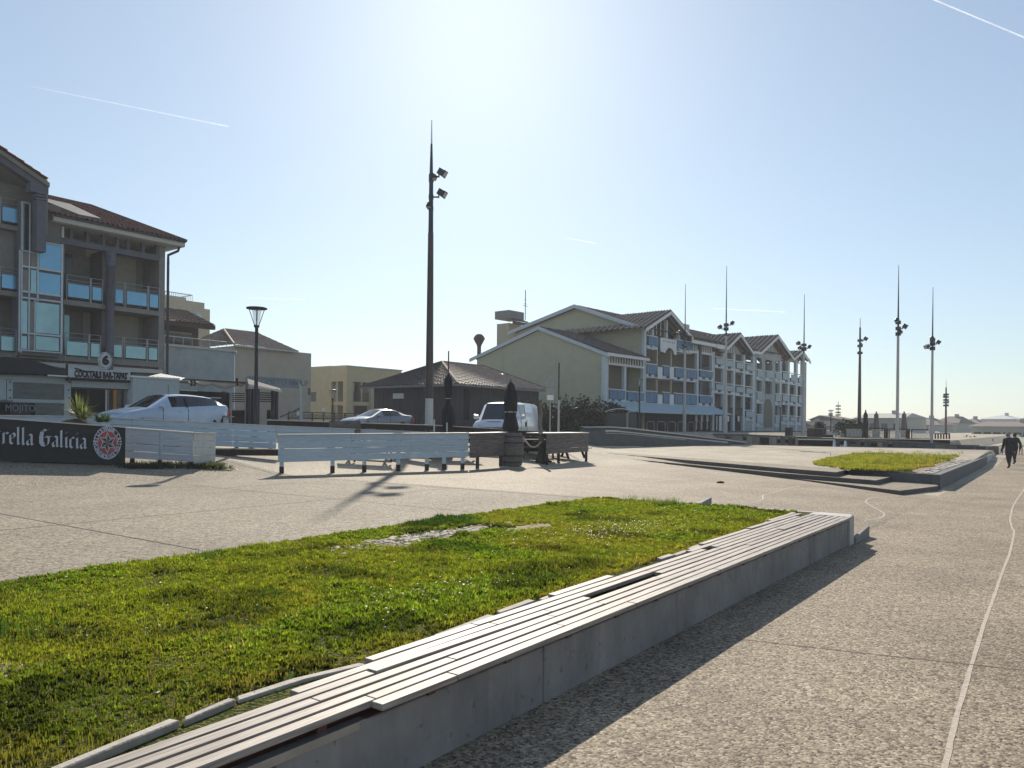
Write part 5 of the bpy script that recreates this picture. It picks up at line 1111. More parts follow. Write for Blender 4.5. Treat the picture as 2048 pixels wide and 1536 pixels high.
def star(r1, r2): return [(uc + rx * (r1 if i % 2 == 0 else r2) * math.sin(i * math.pi / 6), zc + rz * (r1 if i % 2 == 0 else r2) * math.cos(i * math.pi / 6)) for i in range(12)]
em = MB(); s_ = star(.66, .36); em.add([(x_, -.092, z_) for x_, z_ in s_], [list(range(12))]); em.build('star_outline', MATS['banner_silver'], ed)
em = MB(); s_ = star(.56, .30)
for i in range(12):
    (x0_, z0_), (x1_, z1_) = s_[i], s_[(i + 1) % 12]; em.add([(uc, -.105, zc), (x0_, -.095, z0_), (x1_, -.095, z1_)], [[0, 1, 2]], i % 2)
em.build('star', [MATS['banner_black'], mat('star_silver', (.30, .28, .27), .5)], ed)
for txt, a_mid, arc, flip in (('HIJOS DE RIVERA, S.A.U', 90, 190, False), ('CERVECEROS DESDE 1906', -90, 150, True)):
    n_ = len(txt)
    for i, c in enumerate(txt):
        if c == ' ': continue
        f = (i + .5) / n_ - .5; an = R(a_mid - f * arc) if not flip else R(a_mid + f * arc)
        o = link('ring_letter', text_mesh(c, .17, .002, .004, .85), ed); 
        if not o.data.materials: o.data.materials.append(MATS['banner_silver'])
        o.location = (uc + rx * .835 * math.cos(an), -.087, zc + rz * .835 * math.sin(an)); o.rotation_euler = (R(90), -(an - R(90)) if not flip else -(an + R(90)), 0)
        o.rotation_euler = (Matrix.Rotation(R(90), 4, 'X') @ Matrix.Rotation((an - R(90)) if not flip else (an + R(90)), 4, 'Z')).to_euler()
# ------------------------------------------------------------------ vehicles
mat('paint_white', (.62, .66, .70), .28, coat=.6, vary=.03)
mat('paint_blue_white', (.34, .44, .58), .25, coat=.8, vary=.03)
mat('paint_silver', (.17, .20, .24), .25, metal=.2, coat=.6, vary=.03)
mat('car_glass', (.02, .025, .03), .04, spec=.8)
mat('tyre', (.015, .015, .015), .9); mat('rim', (.35, .36, .38), .3, metal=.8)
mat('red_light', (.35, .03, .03), .2); mat('clear_light', (.6, .62, .62), .1); mat('black_plastic', (.02, .02, .02), .5)
def loft_body(name, par, st, m_, glass_m):
    """st: stations from nose to tail: (x, halfwidth, z_sill, z_belt, z_top, w_top, cabin flag)"""
    body = MB(); gl = {'windscreen': MB(), 'side_window': MB(), 'side_window ': MB(), 'rear_window': MB()}
    rows = []
    for (x, hw, zs, zb, zt, wt, cab) in st:
        z1 = zs + (zb - zs) * .35; z2 = zs + (zb - zs) * .8
        half = [(hw * .90, zs), (hw * .985, z1), (hw, z2), (hw * .955, zb), (hw * .955 * .97 + wt * .03, zb + (zt - zb) * .06), (wt * 1.03, zt - (zt - zb) * .12), (wt * .88, zt - .012), (wt * .5, zt + .012), (0, zt + .02)]
        rows.append([(x, y, z) for y, z in half])
    n = 9
    for i in range(len(st) - 1):
        A_, B_ = rows[i], rows[i + 1]; cab = st[i][6] + st[i + 1][6]
        for sgn in (1, -1):
            for j in range(n - 1):
                q = [A_[j], B_[j], B_[j + 1], A_[j + 1]]; q = [(x, y * sgn, z) for x, y, z in q]
                if sgn < 0: q = q[::-1]
                tgt = body
                if j == 4 and cab == 4: tgt = gl['side_window' if sgn > 0 else 'side_window ']
                if j >= 6 and cab in (3,) and st[i][6] == 1: tgt = gl['windscreen']
                if j >= 6 and cab in (3,) and st[i + 1][6] == 1: tgt = gl['rear_window']
                tgt.add(q, [[0, 1, 2, 3]], 0, True)
    for r_, rev in ((rows[0], False), (rows[-1], True)):
        f = r_ + [(x, -y, z) for x, y, z in r_[:-1][::-1]]; body.add(f, [list(range(len(f)))[::(1 if rev else -1)]])
    def fin(mb, nm, m__, sub=1):
        me = mb.mesh(nm, m__); bm = bmesh.new(); bm.from_mesh(me); bmesh.ops.remove_doubles(bm, verts=bm.verts, dist=1e-4); bmesh.ops.recalc_face_normals(bm, faces=bm.faces); bm.to_mesh(me); bm.free()
        o = link(nm, me, par); return o
    fin(body, 'body', m_)
    for k_, v in gl.items():
        if v.f: fin(v, k_.strip(), glass_m)
def wheel(par, x, y, r=.31, w=.2):
    wq = link('wheel', None, par); mb = MB(); mb.tube([(x, y - w / 2, r), (x, y + w / 2, r)], r, 18); mb.build('tyre', MATS['tyre'], wq)
    mb = MB(); mb.tube([(x, y - w / 2 - .01, r), (x, y + w / 2 + .01, r)], r * .64, 14); mb.build('rim', MATS['rim'], wq)
def car(name, label, cat, loc, ang, kind):
    t = thing(name, label, cat, loc, ang)
    if kind == 'hatch':
        S_ = [(2.12, .55, .34, .56, .60, .45, 0), (2.08, .72, .22, .62, .68, .60, 0), (1.9, .84, .2, .72, .80, .66, 0), (1.5, .88, .2, .86, .90, .66, 0), (1.05, .90, .2, .94, .98, .68, 1), (.28, .90, .2, .97, 1.42, .60, 2), (-.2, .90, .2, .99, 1.47, .60, 2), (-.7, .90, .2, 1.02, 1.47, .60, 2), (-1.25, .90, .2, 1.06, 1.43, .58, 2), (-1.62, .88, .22, 1.09, 1.37, .55, 2), (-2.0, .86, .3, 1.10, 1.16, .56, 1), (-2.14, .78, .36, .95, 1.0, .5, 0)]
        m_ = 'paint_blue_white'; wb = (1.3, -1.3); tk = .78
    elif kind == 'coupe':
        S_ = [(2.2, .55, .32, .52, .55, .45, 0), (2.12, .72, .22, .60, .64, .60, 0), (1.8, .84, .2, .72, .77, .66, 0), (1.3, .86, .2, .80, .86, .66, 0), (.9, .87, .2, .86, .90, .68, 1), (.1, .87, .2, .90, 1.30, .58, 2), (-.3, .87, .2, .92, 1.35, .57, 2), (-.75, .87, .2, .93, 1.33, .56, 2), (-1.2, .86, .2, .95, 1.24, .55, 2), (-1.75, .85, .24, .98, 1.03, .6, 1), (-2.1, .82, .3, .97, 1.0, .6, 0), (-2.2, .76, .36, .85, .9, .5, 0)]
        m_ = 'paint_silver'; wb = (1.32, -1.3); tk = .76
    else:
        S_ = [(2.35, .60, .36, .62, .66, .55, 0), (2.3, .80, .25, .78, .84, .66, 0), (2.12, .93, .22, .98, 1.04, .74, 0), (1.72, .95, .22, 1.12, 1.17, .78, 1), (.98, .95, .22, 1.18, 1.90, .76, 2), (.7, .95, .22, 1.19, 1.95, .78, 2), (.05, .95, .22, 1.20, 1.97, .80, 2), (-.02, .95, .22, 1.2, 1.97, .80, 3), (-1.2, .95, .22, 1.2, 1.97, .80, 3), (-2.3, .94, .24, 1.2, 1.95, .80, 3), (-2.4, .90, .3, 1.2, 1.9, .76, 0)]
        m_ = 'paint_white'; wb = (1.5, -1.45); tk = .84
    loft_body(name, t, S_, MATS[m_], MATS['car_glass'])
    for x in wb:
        for y in (tk, -tk): wheel(t, x, y, .31 if kind != 'van' else .33)
    xf, hw, zs, zb = S_[1][0], S_[2][1], S_[2][2], S_[2][3]
    xr = S_[-1][0]
    for y in (1, -1):
        mb = MB(); mb.hexa([(S_[2][0] + .02, y * hw * .6, zb - .2), (S_[1][0] + .02, y * hw * .55, zb - .2), (S_[2][0] + .05, y * hw * 1.0, zb - .16), (S_[3][0] + .1, y * hw * 1.02, zb - .10)][::-1 if y > 0 else 1],
                           [(S_[2][0] - .02, y * hw * .6, zb - .02), (S_[1][0] - .03, y * hw * .55, zb - .05), (S_[2][0], y * hw * .98, zb - .02), (S_[3][0] + .1, y * hw * 1.01, zb + .03)][::-1 if y > 0 else 1]); mb.build('headlight', MATS['clear_light'], t)
        mb = MB(); zl = S_[-1][3]; mb.box(xr - .02, xr + .22, y * hw * .78 if y > 0 else y * hw * 1.0, y * hw * 1.0 if y > 0 else y * hw * .78, zl - .25, zl + .02); mb.build('tail_light', MATS['red_light'], t)
        xm_ = S_[5][0] + .45 if kind != 'van' else 1.25; mb = MB(); zm = S_[4][3] + (.08 if kind != 'van' else .12); yy = y * (S_[4][1] + .12); hh = .07 if kind != 'van' else .11
        mb.tube([(xm_, yy - .09, zm), (xm_, yy + .09, zm)], [hh, hh * .8], 8); mb.bar((xm_, y * (S_[4][1] - .06), zm - .04), (xm_, yy, zm), .05, .04); mb.build('wing_mirror', MATS[m_], t)
        mb = MB(); xh = -.15 if kind != 'van' else .15; mb.box(xh, xh + .17, min(y * (S_[4][1] + .0), y * (S_[4][1] + .03)), max(y * (S_[4][1] + .0), y * (S_[4][1] + .03)), .82 if kind != 'van' else .88, .85 if kind != 'van' else 1.08); mb.build('door_handle', MATS['black_plastic' if kind == 'van' else m_], t)
    mb = MB(); mb.box(S_[1][0] - .05, S_[1][0] + .035, -.5, .5, zb - .26, zb - .14); mb.box(S_[1][0] - .05, S_[1][0] + .045, -.6, .6, zs + .08, zs + .2); mb.build('grille', MATS['black_plastic'], t)
    mb = MB(); mb.box(S_[1][0] + .035, S_[1][0] + .055, -.26, .26, zb - .42, zb - .31); mb.build('number_plate', MATS['tip_white'], t)
    # seams, pillars
    for y in (1, -1):
        for xx in ((.62, -.35) if kind != 'van' else (1.0, .02)):
            mb = MB(); ys = S_[4][1] + .004; mb.box(xx - .006, xx + .006, min(y * ys, y * (ys - .02)), max(y * ys, y * (ys - .02)), .3, .95 if kind != 'van' else 1.18); mb.build('door_seam', MATS['black_plastic'], t)
        mb = MB()
        if kind != 'van': mb.bar((-.32, y * .885, 1.0), (-.34, y * .66, 1.40), .05, .02); mb.build('door_pillar', MATS['black_plastic'], t)
    if kind == 'hatch': mb = MB(); mb.box(-1.95, -1.62, -.58, .58, 1.385, 1.41); mb.build('spoiler', MATS[m_], t)
    if kind == 'van': mb = MB(); mb.lathe([(.075, 0), (.075, .02)], (0, 0, 0), 4); me = mb.build('badge', MATS['rim'], t); me.rotation_euler = (0, R(90), 0); me.location = (S_[1][0] + .04, 0, zb - .2); mb = MB(); mb.box(1.98, 2.1, -.3, .3, 1.085, 1.1); mb.build('bonnet_vent', MATS['black_plastic'], t)
    return t
p = W(328, 850, 27.3); car('parked_car', 'pale blue-white hatchback parked behind the white windbreak at the left', 'car', (p.x, p.y, W(340, 788, 27.0).z - 1.47), R(180 + 58), 'hatch')
p = W(752, 860, 44.5); car('parked_car', 'silver-grey coupe parked in front of the dark wooden shed', 'car', (p.x, p.y, W(760, 817, 44).z - 1.37), R(180 + 50), 'coupe')
p = W(1014, 870, 35.); car('parked_van', 'white panel van parked behind the closed black parasol', 'van', (p.x, p.y, W(990, 803, 33.5).z - 1.97), R(-90 - 16), 'van')
# ------------------------------------------------------------------ terrace furniture
def lathe_px(name, label, cat, px, d, zb, prof, m_, n=18, wob=None, group=None):
    """prof = [(y, half width px)] from bottom to top"""
    X = ray(px, 850)[0]; k = d / FPX; t = thing(name, label, cat, (X * d, d, zb), 0, group)
    mb = MB(); mb.lathe([(w * k, EYE + ray(px, y)[1] * d - zb) for y, w in prof], (0, 0, 0), n, wob=wob); mb.build({'parasol': 'canopy', 'barrel': 'staves'}.get(name, 'body'), MATS[m_], t); return t, k
fold = lambda a, z: .13 * math.sin(a * 6 + z) + .05 * math.sin(a * 11)
mat('parasol_black', (.012, .012, .014), .85); mat('parasol_taupe', (.17, .14, .135), .9)
def parasol(label, px, d, zb, prof, m_, pole_top=None, tie=None, group='closed parasols'):
    t, k = lathe_px('parasol', label, 'parasol', px, d, zb, prof, m_, 26, fold, group); z = lambda y: EYE + ray(px, y)[1] * d - zb
    mb = MB(); mb.tube([(0, 0, 0), (0, 0, z(pole_top or prof[-1][0] - 3))], 1.4 * k, 7); mb.build('pole', MATS['dark_metal'], t)
    mb = MB(); mb.box(-.3, .3, -.3, .3, 0, .06); mb.build('base', MATS['concrete_dark'], t)
    if tie: mb = MB(); mb.lathe([(tie[1] * k, z(tie[0] + .8)), (tie[1] * k, z(tie[0] - .8))], (0, 0, 0), 14); mb.build('tie', MATS['cap_board'], t)
    return t
p = W(897, 860, 31.3); parasol('closed black parasol with a bare pole above it, right of the tall dark mast', 896, 31.3, gw(p.x, p.y), [(856, 7), (846, 12), (832, 12), (818, 9.5), (808, 4.5), (797, 4.8), (790, 6.5), (768, 7.5), (757, 7.5), (752, 4), (748, 1.6)], 'parasol_black', 702, (797, 5.2))
p = W(1020, 860, 30.5); parasol('closed black parasol standing behind the wooden barrel, in front of the van', 1021, 30.5, gw(p.x, p.y), [(862, 13), (856, 15), (846, 13), (830, 9.5), (822, 12), (800, 12.5), (783, 11.5), (776, 7.5), (770, 6.5), (764, 2)], 'parasol_black', 759, (824, 12.5))
for px, y in ((868.5, 845), (894, 851), (1014, 852)):
    p = W(px, y, 30.8); g = gw(p.x, p.y); t = thing('marker_stake', 'thin white stake behind the dark plank fence, ' + {868.5: 'at the foot of the tall mast', 894: 'under the left black parasol', 1014: 'under the right black parasol'}[px], 'stake', (p.x, p.y, g)); mb = MB(); mb.tube([(0, 0, 0), (0, 0, p.z - g + .12)], .03, 6); mb.build('stake', MATS['mast_white'], t)
# barrel
bp = RG(1024, 931); bt, k = lathe_px('barrel', 'tall dark weathered wooden barrel at the end of the brown windbreak', 'barrel', 1024, bp.y, bp.z, [(931, 20), (918, 22.5), (900, 24), (884, 23.5), (872, 21), (866, 19.5)], 'old_board', 24, lambda a, z: .012 * math.sin(a * 12))
mb = MB()
for y, w in ((924, 22), (911, 23.9), (885, 24), (873, 21.7)): z = EYE + ray(1024, y)[1] * bp.y - bp.z; mb.lathe([(w * k, z - .03), (w * k + .012, z), (w * k, z + .03)], (0, 0, 0), 24)
mb.build('hoops', MATS['dark_metal'], bt); mb = MB(); z = EYE + ray(1024, 867)[1] * bp.y - bp.z; mb.lathe([(0.001, z - .02), (19 * k, z - .02)], (0, 0, 0), 20); mb.build('lid', MATS['old_board'], bt)
pp = RG(1084, 926); dt = thing('driftwood_post', 'bleached driftwood post on a dark flared stump, holding the rope', 'post', pp); k = pp.y / FPX
mat('driftwood', (.24, .20, .17), .85, scale=6, stretch=(5, 5, .5), vary=.3)
mb = MB(); mb.lathe([(14 * k, 0), (13 * k, .15), (8 * k, .5), (6 * k, .8)], (0, 0, 0), 12, wob=lambda a, z: .12 * math.sin(a * 3 + z * 4)); mb.build('stump', MATS['dark_board'], dt)
mb = MB(); mb.tube([(0, 0, .3), (-.03, 0, .9), (-.1, 0, 1.5), (-.06, 0, 2.0), (-.12, 0, 2.45)], [.13, .11, .085, .075, .04], 9); mb.build('trunk', MATS['driftwood'], dt)
mb = MB(); mb.bar((.05, -.05, .75), (.28, -.1, .35), .06, .05); mb.bar((.0, -.1, .2), (.35, -.25, .05), .1, .08); mb.build('driftwood_branch', MATS['dark_board'], dt)
mat('rope', (.55, .50, .42), .9)
a = W(1047, 875, 29); b = W(1082, 884, pp.y - .3); mb = MB(); P = [a.lerp(b, i / 10) + Vector((0, 0, -.28 * math.sin(math.pi * i / 10))) for i in range(11)]; mb.tube([v - a for v in P], .028, 6)
o = mb.build('rope', MATS['rope']); o.location = a; tag(o, 'pale rope sagging between the barrel and the driftwood post', 'rope')
# picnic tables
def picnic(loc, rz, label, big=1.):
    t = thing('picnic_table', label, 'picnic table', loc, rz, 'wooden picnic tables between the windbreaks')
    for i in range(5): mb = MB(); y = -.36 + i * .15; mb.box(-.9, .9, y, y + .135, .72, .755); mb.build('plank', MATS['old_board'], t)
    for s in (-1, 1): mb = MB(); mb.box(-.9, .9, min(s * .58, s * .82), max(s * .58, s * .82), .42, .455); mb.build('seat', MATS['old_board'], t)
    for x in (-.62, .62):
        for s in (-1, 1): mb = MB(); mb.bar((x, s * .62, 0), (x, s * .28, .72), .06, .09); mb.build('leg', MATS['dark_board'], t)
        mb = MB(); mb.box(x - .03, x + .03, -.78, .78, .36, .43); mb.build('cross_beam', MATS['dark_board'], t)
    return t
for px, yy, rz, wh in ((742, 26.6, .3, 'leftmost dark picnic table seen below the long white windbreak'), (838, 28.4, -.2, 'middle dark picnic table seen below the long white windbreak'), (905, 29.2, .5, 'dark picnic table below the right end of the long white windbreak'), (1070, 31.5, .2, 'dark picnic table in the gap between barrel and rope post'), (1130, 33.5, .9, 'dark picnic table behind the grey-brown planter box')):
    X = ray(px, 900)[0]; picnic((X * yy, yy, gw(X * yy, yy)), rz, wh)
p = W(414, 832, 28.6); picnic((p.x, p.y, p.z - .755), .15, 'dark picnic table whose top shows above the rear white windbreak, below the hatchback')
p = W(690, 860, 28.6); g = gw(p.x, p.y); bt = thing('wooden_bench', 'grey wooden bench seen from behind, its plank back above the long white windbreak', 'bench', (p.x, p.y, g), -.05)
zt_ = W(690, 842, 28.6).z - g; k = 28.6 / FPX
for i in range(2): mb = MB(); mb.box(-31 * k, 31 * k, 0, .04, zt_ - .23 * (i + 1) + .012, zt_ - .23 * i); mb.build('back_board', MATS['old_board'], bt)
for x in (-29, 0, 29): mb = MB(); mb.box(x * k - .05, x * k + .05, -.04, 0, 0, zt_ - .02); mb.build('leg', MATS['old_board'], bt)
mb = MB(); mb.box(-31 * k, 31 * k, .04, .45, .5, .54); mb.build('seat', MATS['old_board'], bt)
# ------------------------------------------------------------------ plants
def leafplant(name, label, cat, loc, n, ln, wd, col, droop=.5, up=.9, group=None, tilt=(.1, 1.2), base_r=.05):
    m_ = 'leaf_' + name + str(int(col[1] * 1000)); 
    if m_ not in MATS:
        m = bpy.data.materials.new(m_); m.use_nodes = True; N = m.node_tree.nodes; L_ = m.node_tree.links; N.clear(); o = N.new('ShaderNodeOutputMaterial'); df = N.new('ShaderNodeBsdfPrincipled'); df.inputs['Roughness'].default_value = .35
        tr = N.new('ShaderNodeBsdfTranslucent'); mx = N.new('ShaderNodeMixShader'); mx.inputs[0].default_value = .45; oi = N.new('ShaderNodeNewGeometry'); hs = N.new('ShaderNodeHueSaturation'); mr = N.new('ShaderNodeMapRange'); mr.inputs[3].default_value = .6; mr.inputs[4].default_value = 1.5
        L_.new(oi.outputs['Random Per Island'], mr.inputs[0]); L_.new(mr.outputs[0], hs.inputs['Value']); hs.inputs['Color'].default_value = tuple(col) + (1,)
        L_.new(hs.outputs[0], df.inputs['Base Color']); L_.new(hs.outputs[0], tr.inputs[0]); L_.new(df.outputs[0], mx.inputs[1]); L_.new(tr.outputs[0], mx.inputs[2]); L_.new(mx.outputs[0], o.inputs[0]); MATS[m_] = m
    t = thing(name, label, cat, loc, 0, group); mb = MB()
    for i in range(n):
        a = random.uniform(0, 2 * math.pi); th = random.uniform(*tilt); l = ln * random.uniform(.6, 1.05); p = Vector((base_r * math.cos(a), base_r * math.sin(a), random.uniform(0, .15) * ln)); d = Vector((math.cos(a) * math.sin(th), math.sin(a) * math.sin(th), math.cos(th))); sd_ = Vector((-math.sin(a), math.cos(a), 0)); vs = []
        for k_ in range(5):
            f = k_ / 4; w = wd * (1 - f ** 2) * (.6 + .8 * f if f < .4 else 1) + .001; q = p + d * l * f + Vector((0, 0, -droop * l * f * f * math.sin(th)))
            vs += [q - sd_ * w / 2, q + sd_ * w / 2]
        mb.add(vs, [[2 * j, 2 * j + 1, 2 * j + 3, 2 * j + 2] for j in range(4)], 0, True)
    mb.build('leaves', MATS[m_], t); return t
yp = W(158, 834, 21.8); yp.z -= .05
yt = leafplant('spiky_plant', 'large spiky plant with arching leaves in brown soil behind the black banner', 'plant', yp, 130, .82, .035, (.16, .19, .05), .35, tilt=(.05, 1.35))
yt2 = leafplant('spiky_plant', 'smaller spiky plant beside the larger one in the soil heap', 'plant', yp + Vector((.22, -.15, -.05)), 60, .5, .035, (.18, .21, .06), .3, tilt=(.05, 1.1))
mb = MB(); mb.grid(lambda i, j: (( -1.0 + i * .2), (j - 3) * .12, (.34 * math.exp(-((i - 4) / 3.) ** 2) + .05 * random.random()) * math.cos((j - 3) / 3 * 1.4) - .3), 11, 6)
o = mb.build('soil_heap', mat('peat', (.14, .08, .05), .95, scale=20, vary=.3, bump=.02, bscale=30)); o.location = yp + Vector((.1, -.02, -.05)); o.rotation_euler = (0, 0, .2); o['kind'] = 'stuff'
leafplant('clipped_shrub', 'small dark green shrub in the soil heap right of the spiky plant', 'plant', yp + Vector((.78, -.2, -.1)), 120, .3, .05, (.04, .07, .02), .2, tilt=(.1, 1.5), base_r=.12)
for i, (px, y, n, l) in enumerate(((405, 936, 90, .3), (432, 936, 120, .36), (452, 938, 60, .26))):
    g = RG(px, y); leafplant('ice_plant', ['left clump of succulent ground plant under the pale end panel', 'largest yellow-green succulent clump at the corner of the pale panel', 'rightmost low succulent clump trailing onto the paving'][i], 'plant', g, n, l, .035, (.12, .13, .02), .5, tilt=(.6, 1.5), base_r=.15)
S_ = []; 
for k_ in range(150):
    f = random.random(); g = RG(random.uniform(248, 440), random.uniform(930, 938)); s, t = to_st(g.x, g.y); S_.append((s, t, g.z, random.uniform(.5, 1.2)))
tufts('weeds', S_, (.02, .03, .015), .16, 26, .12, .012, .8)
def bush(name, label, loc, rx, ry, rz, n, leaf, col, group=None, seed=0):
    t = thing(name, label, 'bush', loc, 0, group); mb = MB(); st = MB(); rr = random.Random(seed)
    cl = [(rr.uniform(-.7, .7), rr.uniform(-.6, .6), rr.uniform(.15, .8), rr.uniform(.25, .5)) for _ in range(14)]
    for i in range(n):
        c = rr.choice(cl); v = Vector((rr.gauss(0, 1), rr.gauss(0, 1), rr.gauss(0, 1))); v.normalize(); v *= c[3] * rr.uniform(.6, 1.1)
        p = Vector(((c[0] + v.x) * rx, (c[1] + v.y) * ry, max(.02, (c[2] + v.z * .8)) * rz)); a, b = rr.uniform(0, 6.28), rr.uniform(-.4, 1.3); s = leaf * rr.uniform(.5, 1.3)
        u = Vector((math.cos(a) * math.cos(b), math.sin(a) * math.cos(b), math.sin(b))); w = u.cross(Vector((rr.random(), rr.random(), rr.random()))).normalized()
        mb.add([p - u * s, p + w * s * .35, p + u * s, p - w * s * .35], [[0, 1, 2, 3]])
    for c in cl: st.tube([(0, 0, 0), (c[0] * rx * .5, c[1] * ry * .5, c[2] * rz * .5), (c[0] * rx, c[1] * ry, c[2] * rz)], [.05, .03, .015], 5)
    leafplant_mat = 'bush_' + str(int(col[1] * 1000)); mat(leafplant_mat, col, .7, vary=.3, scale=1.5, spec=.2)
    mb.build('foliage', MATS[leafplant_mat], t); st.build('stems', MATS['driftwood'], t); return t
for i, (px, d, y0, rx, rz, lab, col) in enumerate((
    (1062, 50, 806, 1.7, 1.6, 'sunlit olive bush behind the white van, at the shed corner', (.11, .12, .05)), (1098, 52, 812, 1.6, 2.4, 'grey-green tamarisk bush behind the round traffic sign', (.05, .06, .04)),
    (1140, 54, 790, 1.8, 3.4, 'tallest dark bush against the olive end wall', (.035, .045, .035)), (1175, 56, 808, 1.4, 2.6, 'dark bush left of the first green container', (.035, .05, .035)),
    (1110, 48, 835, 1.6, 2.0, 'low dark bush beneath the black pole', (.03, .04, .03)), (1218, 60, 806, 1.6, 2.6, 'dark bush between the two green containers and the blue balcony', (.035, .05, .035)))):
    p = W(px, y0, d); g = gw(p.x, p.y); bush('bush', lab, (p.x, p.y, g), rx, 1.2, (p.z - g), 2600, .16, col, 'bushes by the olive wall', i)
# ------------------------------------------------------------------ road signs, containers, ramp, racks
p = W(1100, 850, 40); g = gw(p.x, p.y); t = thing('traffic_sign', 'back of a round traffic sign with two plates below it on a grey pole', 'traffic sign', (p.x, p.y, g)); z = lambda y: W(1100, y, 40).z - g; k = 40 / FPX
mb = MB(); mb.tube([(0, 0, 0), (0, 0, z(750))], .03, 7); mb.build('pole', MATS['steel'], t)
mat('sign_back', (.30, .32, .31), .6, metal=.2)
mb = MB(); mb.tube([(0, -.04, z(763)), (0, -.055, z(763))], 10.5 * k, 20); mb.build('round_plate', MATS['sign_back'], t)
mb = MB(); mb.box(-9.5 * k, 9.5 * k, -.055, -.04, z(789), z(776)); mb.build('plate', MATS['sign_back'], t); mb = MB(); mb.box(-6.5 * k, 6.5 * k, -.055, -.04, z(800), z(790)); mb.build('lower_plate', MATS['white_trim'], t)
p = W(1117, 855, 42); g = gw(p.x, p.y); t = thing('dark_pole', 'plain dark pole with a paler lower part, right of the traffic sign', 'pole', (p.x, p.y, g)); z = lambda y: W(1117, y, 42).z - g
mb = MB(); mb.tube([(0, 0, 0), (0, 0, z(800))], .055, 8); mb.build('lower_pole', MATS['mast_grey'], t); mb = MB(); mb.tube([(0, 0, z(800)), (0, 0, z(726))], .04, 8); mb.build('upper_pole', MATS['dark_metal'], t)
mat('container_green', (.022, .045, .042), .5, vary=.15)
for px, lab in ((1160, 'left dark green container with a pale domed roof edge, before the olive wall'), (1240, 'right dark green container with a pale domed roof edge, beside the walking woman')):
    p = W(px, 850, 58); g = gw(p.x, p.y); t = thing('container', lab, 'container', (p.x, p.y, g), -.15, 'dark green waste containers'); k = 58 / FPX; h = W(px, 826, 58).z - g
    mb = MB(); mb.box(-33 * k, 33 * k, 0, 2, 0, h); mb.build('body', MATS['container_green'], t)
    mb = MB(); mb.grid(lambda i, j: ((-36 + i * 6) * k, -.25 + j * 1.2, h + .30 * math.sin(math.pi * (i + .6) / 13.2) + .02), 12, 2); mb.grid(lambda i, j: ((-36 + i * 6) * k, -.25 + j * 1.2, h + .24 * math.sin(math.pi * (i + .6) / 13.2)), 12, 2); mb.build('roof', MATS['container_green'], t)
    mb = MB(); mb.tube([((-30 + i * 5) * k, -.27, h + .06 + .26 * math.sin(math.pi * (i + .6) / 13.2)) for i in range(13)], .035, 6); mb.build('roof_edge', MATS['white_trim'], t)
    mb = MB(); mb.tube([(14 * k, -.3, 0), (14 * k, -.3, h)], .1, 10); mb.build('post', MATS['container_green' if px < 1200 else 'sign_back'], t)
mat('ramp_side', (.10, .115, .12), .85, scale=2, vary=.15)
rt = thing('access_ramp', 'long concrete ramp with pale top edges sloping down to the plaza before the residence', 'ramp')
def pxwall(name, pts_top, pts_bot, d, th, m_, par):
    mb = MB(); n = len(pts_top)
    for i in range(n - 1):
        q = [W(*pts_bot[i], d[i]), W(*pts_bot[i + 1], d[i + 1]), W(*pts_top[i + 1], d[i + 1]), W(*pts_top[i], d[i])]
        mb.hexa([q[0], q[1], q[1] + Vector((0, th, 0)), q[0] + Vector((0, th, 0))], [q[3], q[2], q[2] + Vector((0, th, 0)), q[3] + Vector((0, th, 0))])
    return mb.build(name, MATS[m_], par)
dd = [46, 48, 50, 53]
pxwall('side_wall', [(1150, 864), (1222, 863), (1350, 876), (1462, 887)], [(1150, 892), (1222, 892), (1350, 894), (1462, 896)], [50, 51, 53, 55], .25, 'ramp_side', rt)
pxwall('kerb_top', [(1212, 861.3), (1235, 861.2), (1350, 873), (1456, 883.6)], [(1212, 863.4), (1235, 863.4), (1350, 875), (1456, 886)], [50.9, 51.2, 53, 55], .5, 'cap_board', rt)
pxwall('hand_bar', [(1212, 866), (1240, 866), (1372, 879)], [(1212, 867.2), (1240, 867.2), (1372, 880.2)], [50.6, 51, 52.8], .1, 'steel', rt)
pxwall('inner_wall', [(1150, 856), (1222, 854), (1262, 857), (1400, 874), (1492, 886)], [(1150, 870), (1222, 870), (1262, 872), (1400, 884), (1492, 892)], [53, 54, 54.5, 56.5, 58], .25, 'ramp_side', rt)
pxwall('inner_kerb', [(1138, 853.2), (1222, 852.8), (1262, 855.4), (1400, 871.6), (1494, 883.8)], [(1138, 855.6), (1222, 855), (1262, 858), (1400, 874), (1494, 886.2)], [52.8, 53.8, 54.3, 56.3, 57.8], .6, 'cap_board', rt)
for i, (px, w) in enumerate(((1301, 7), (1322.5, 7.5), (1343, 7.5), (1363, 7), (1382, 6), (1396, 5))):
    d = 64 + i; p = W(px, 862, d); g = gw(p.x, p.y); t = thing('bike_rack', ['first', 'second', 'third', 'fourth', 'fifth', 'sixth'][i] + ' steel bicycle hoop from the left before the dark restaurant', 'bike rack', (p.x, p.y, g), -.2, 'row of steel bicycle hoops'); k = d / FPX; h = .85
    mb = MB(); mb.tube([(-w * k, 0, 0), (-w * k, 0, h - .08), (-w * k + .08, 0, h), (w * k - .08, 0, h), (w * k, 0, h - .08), (w * k, 0, 0)], .03, 7); mb.build('hoop', MATS['steel'], t)
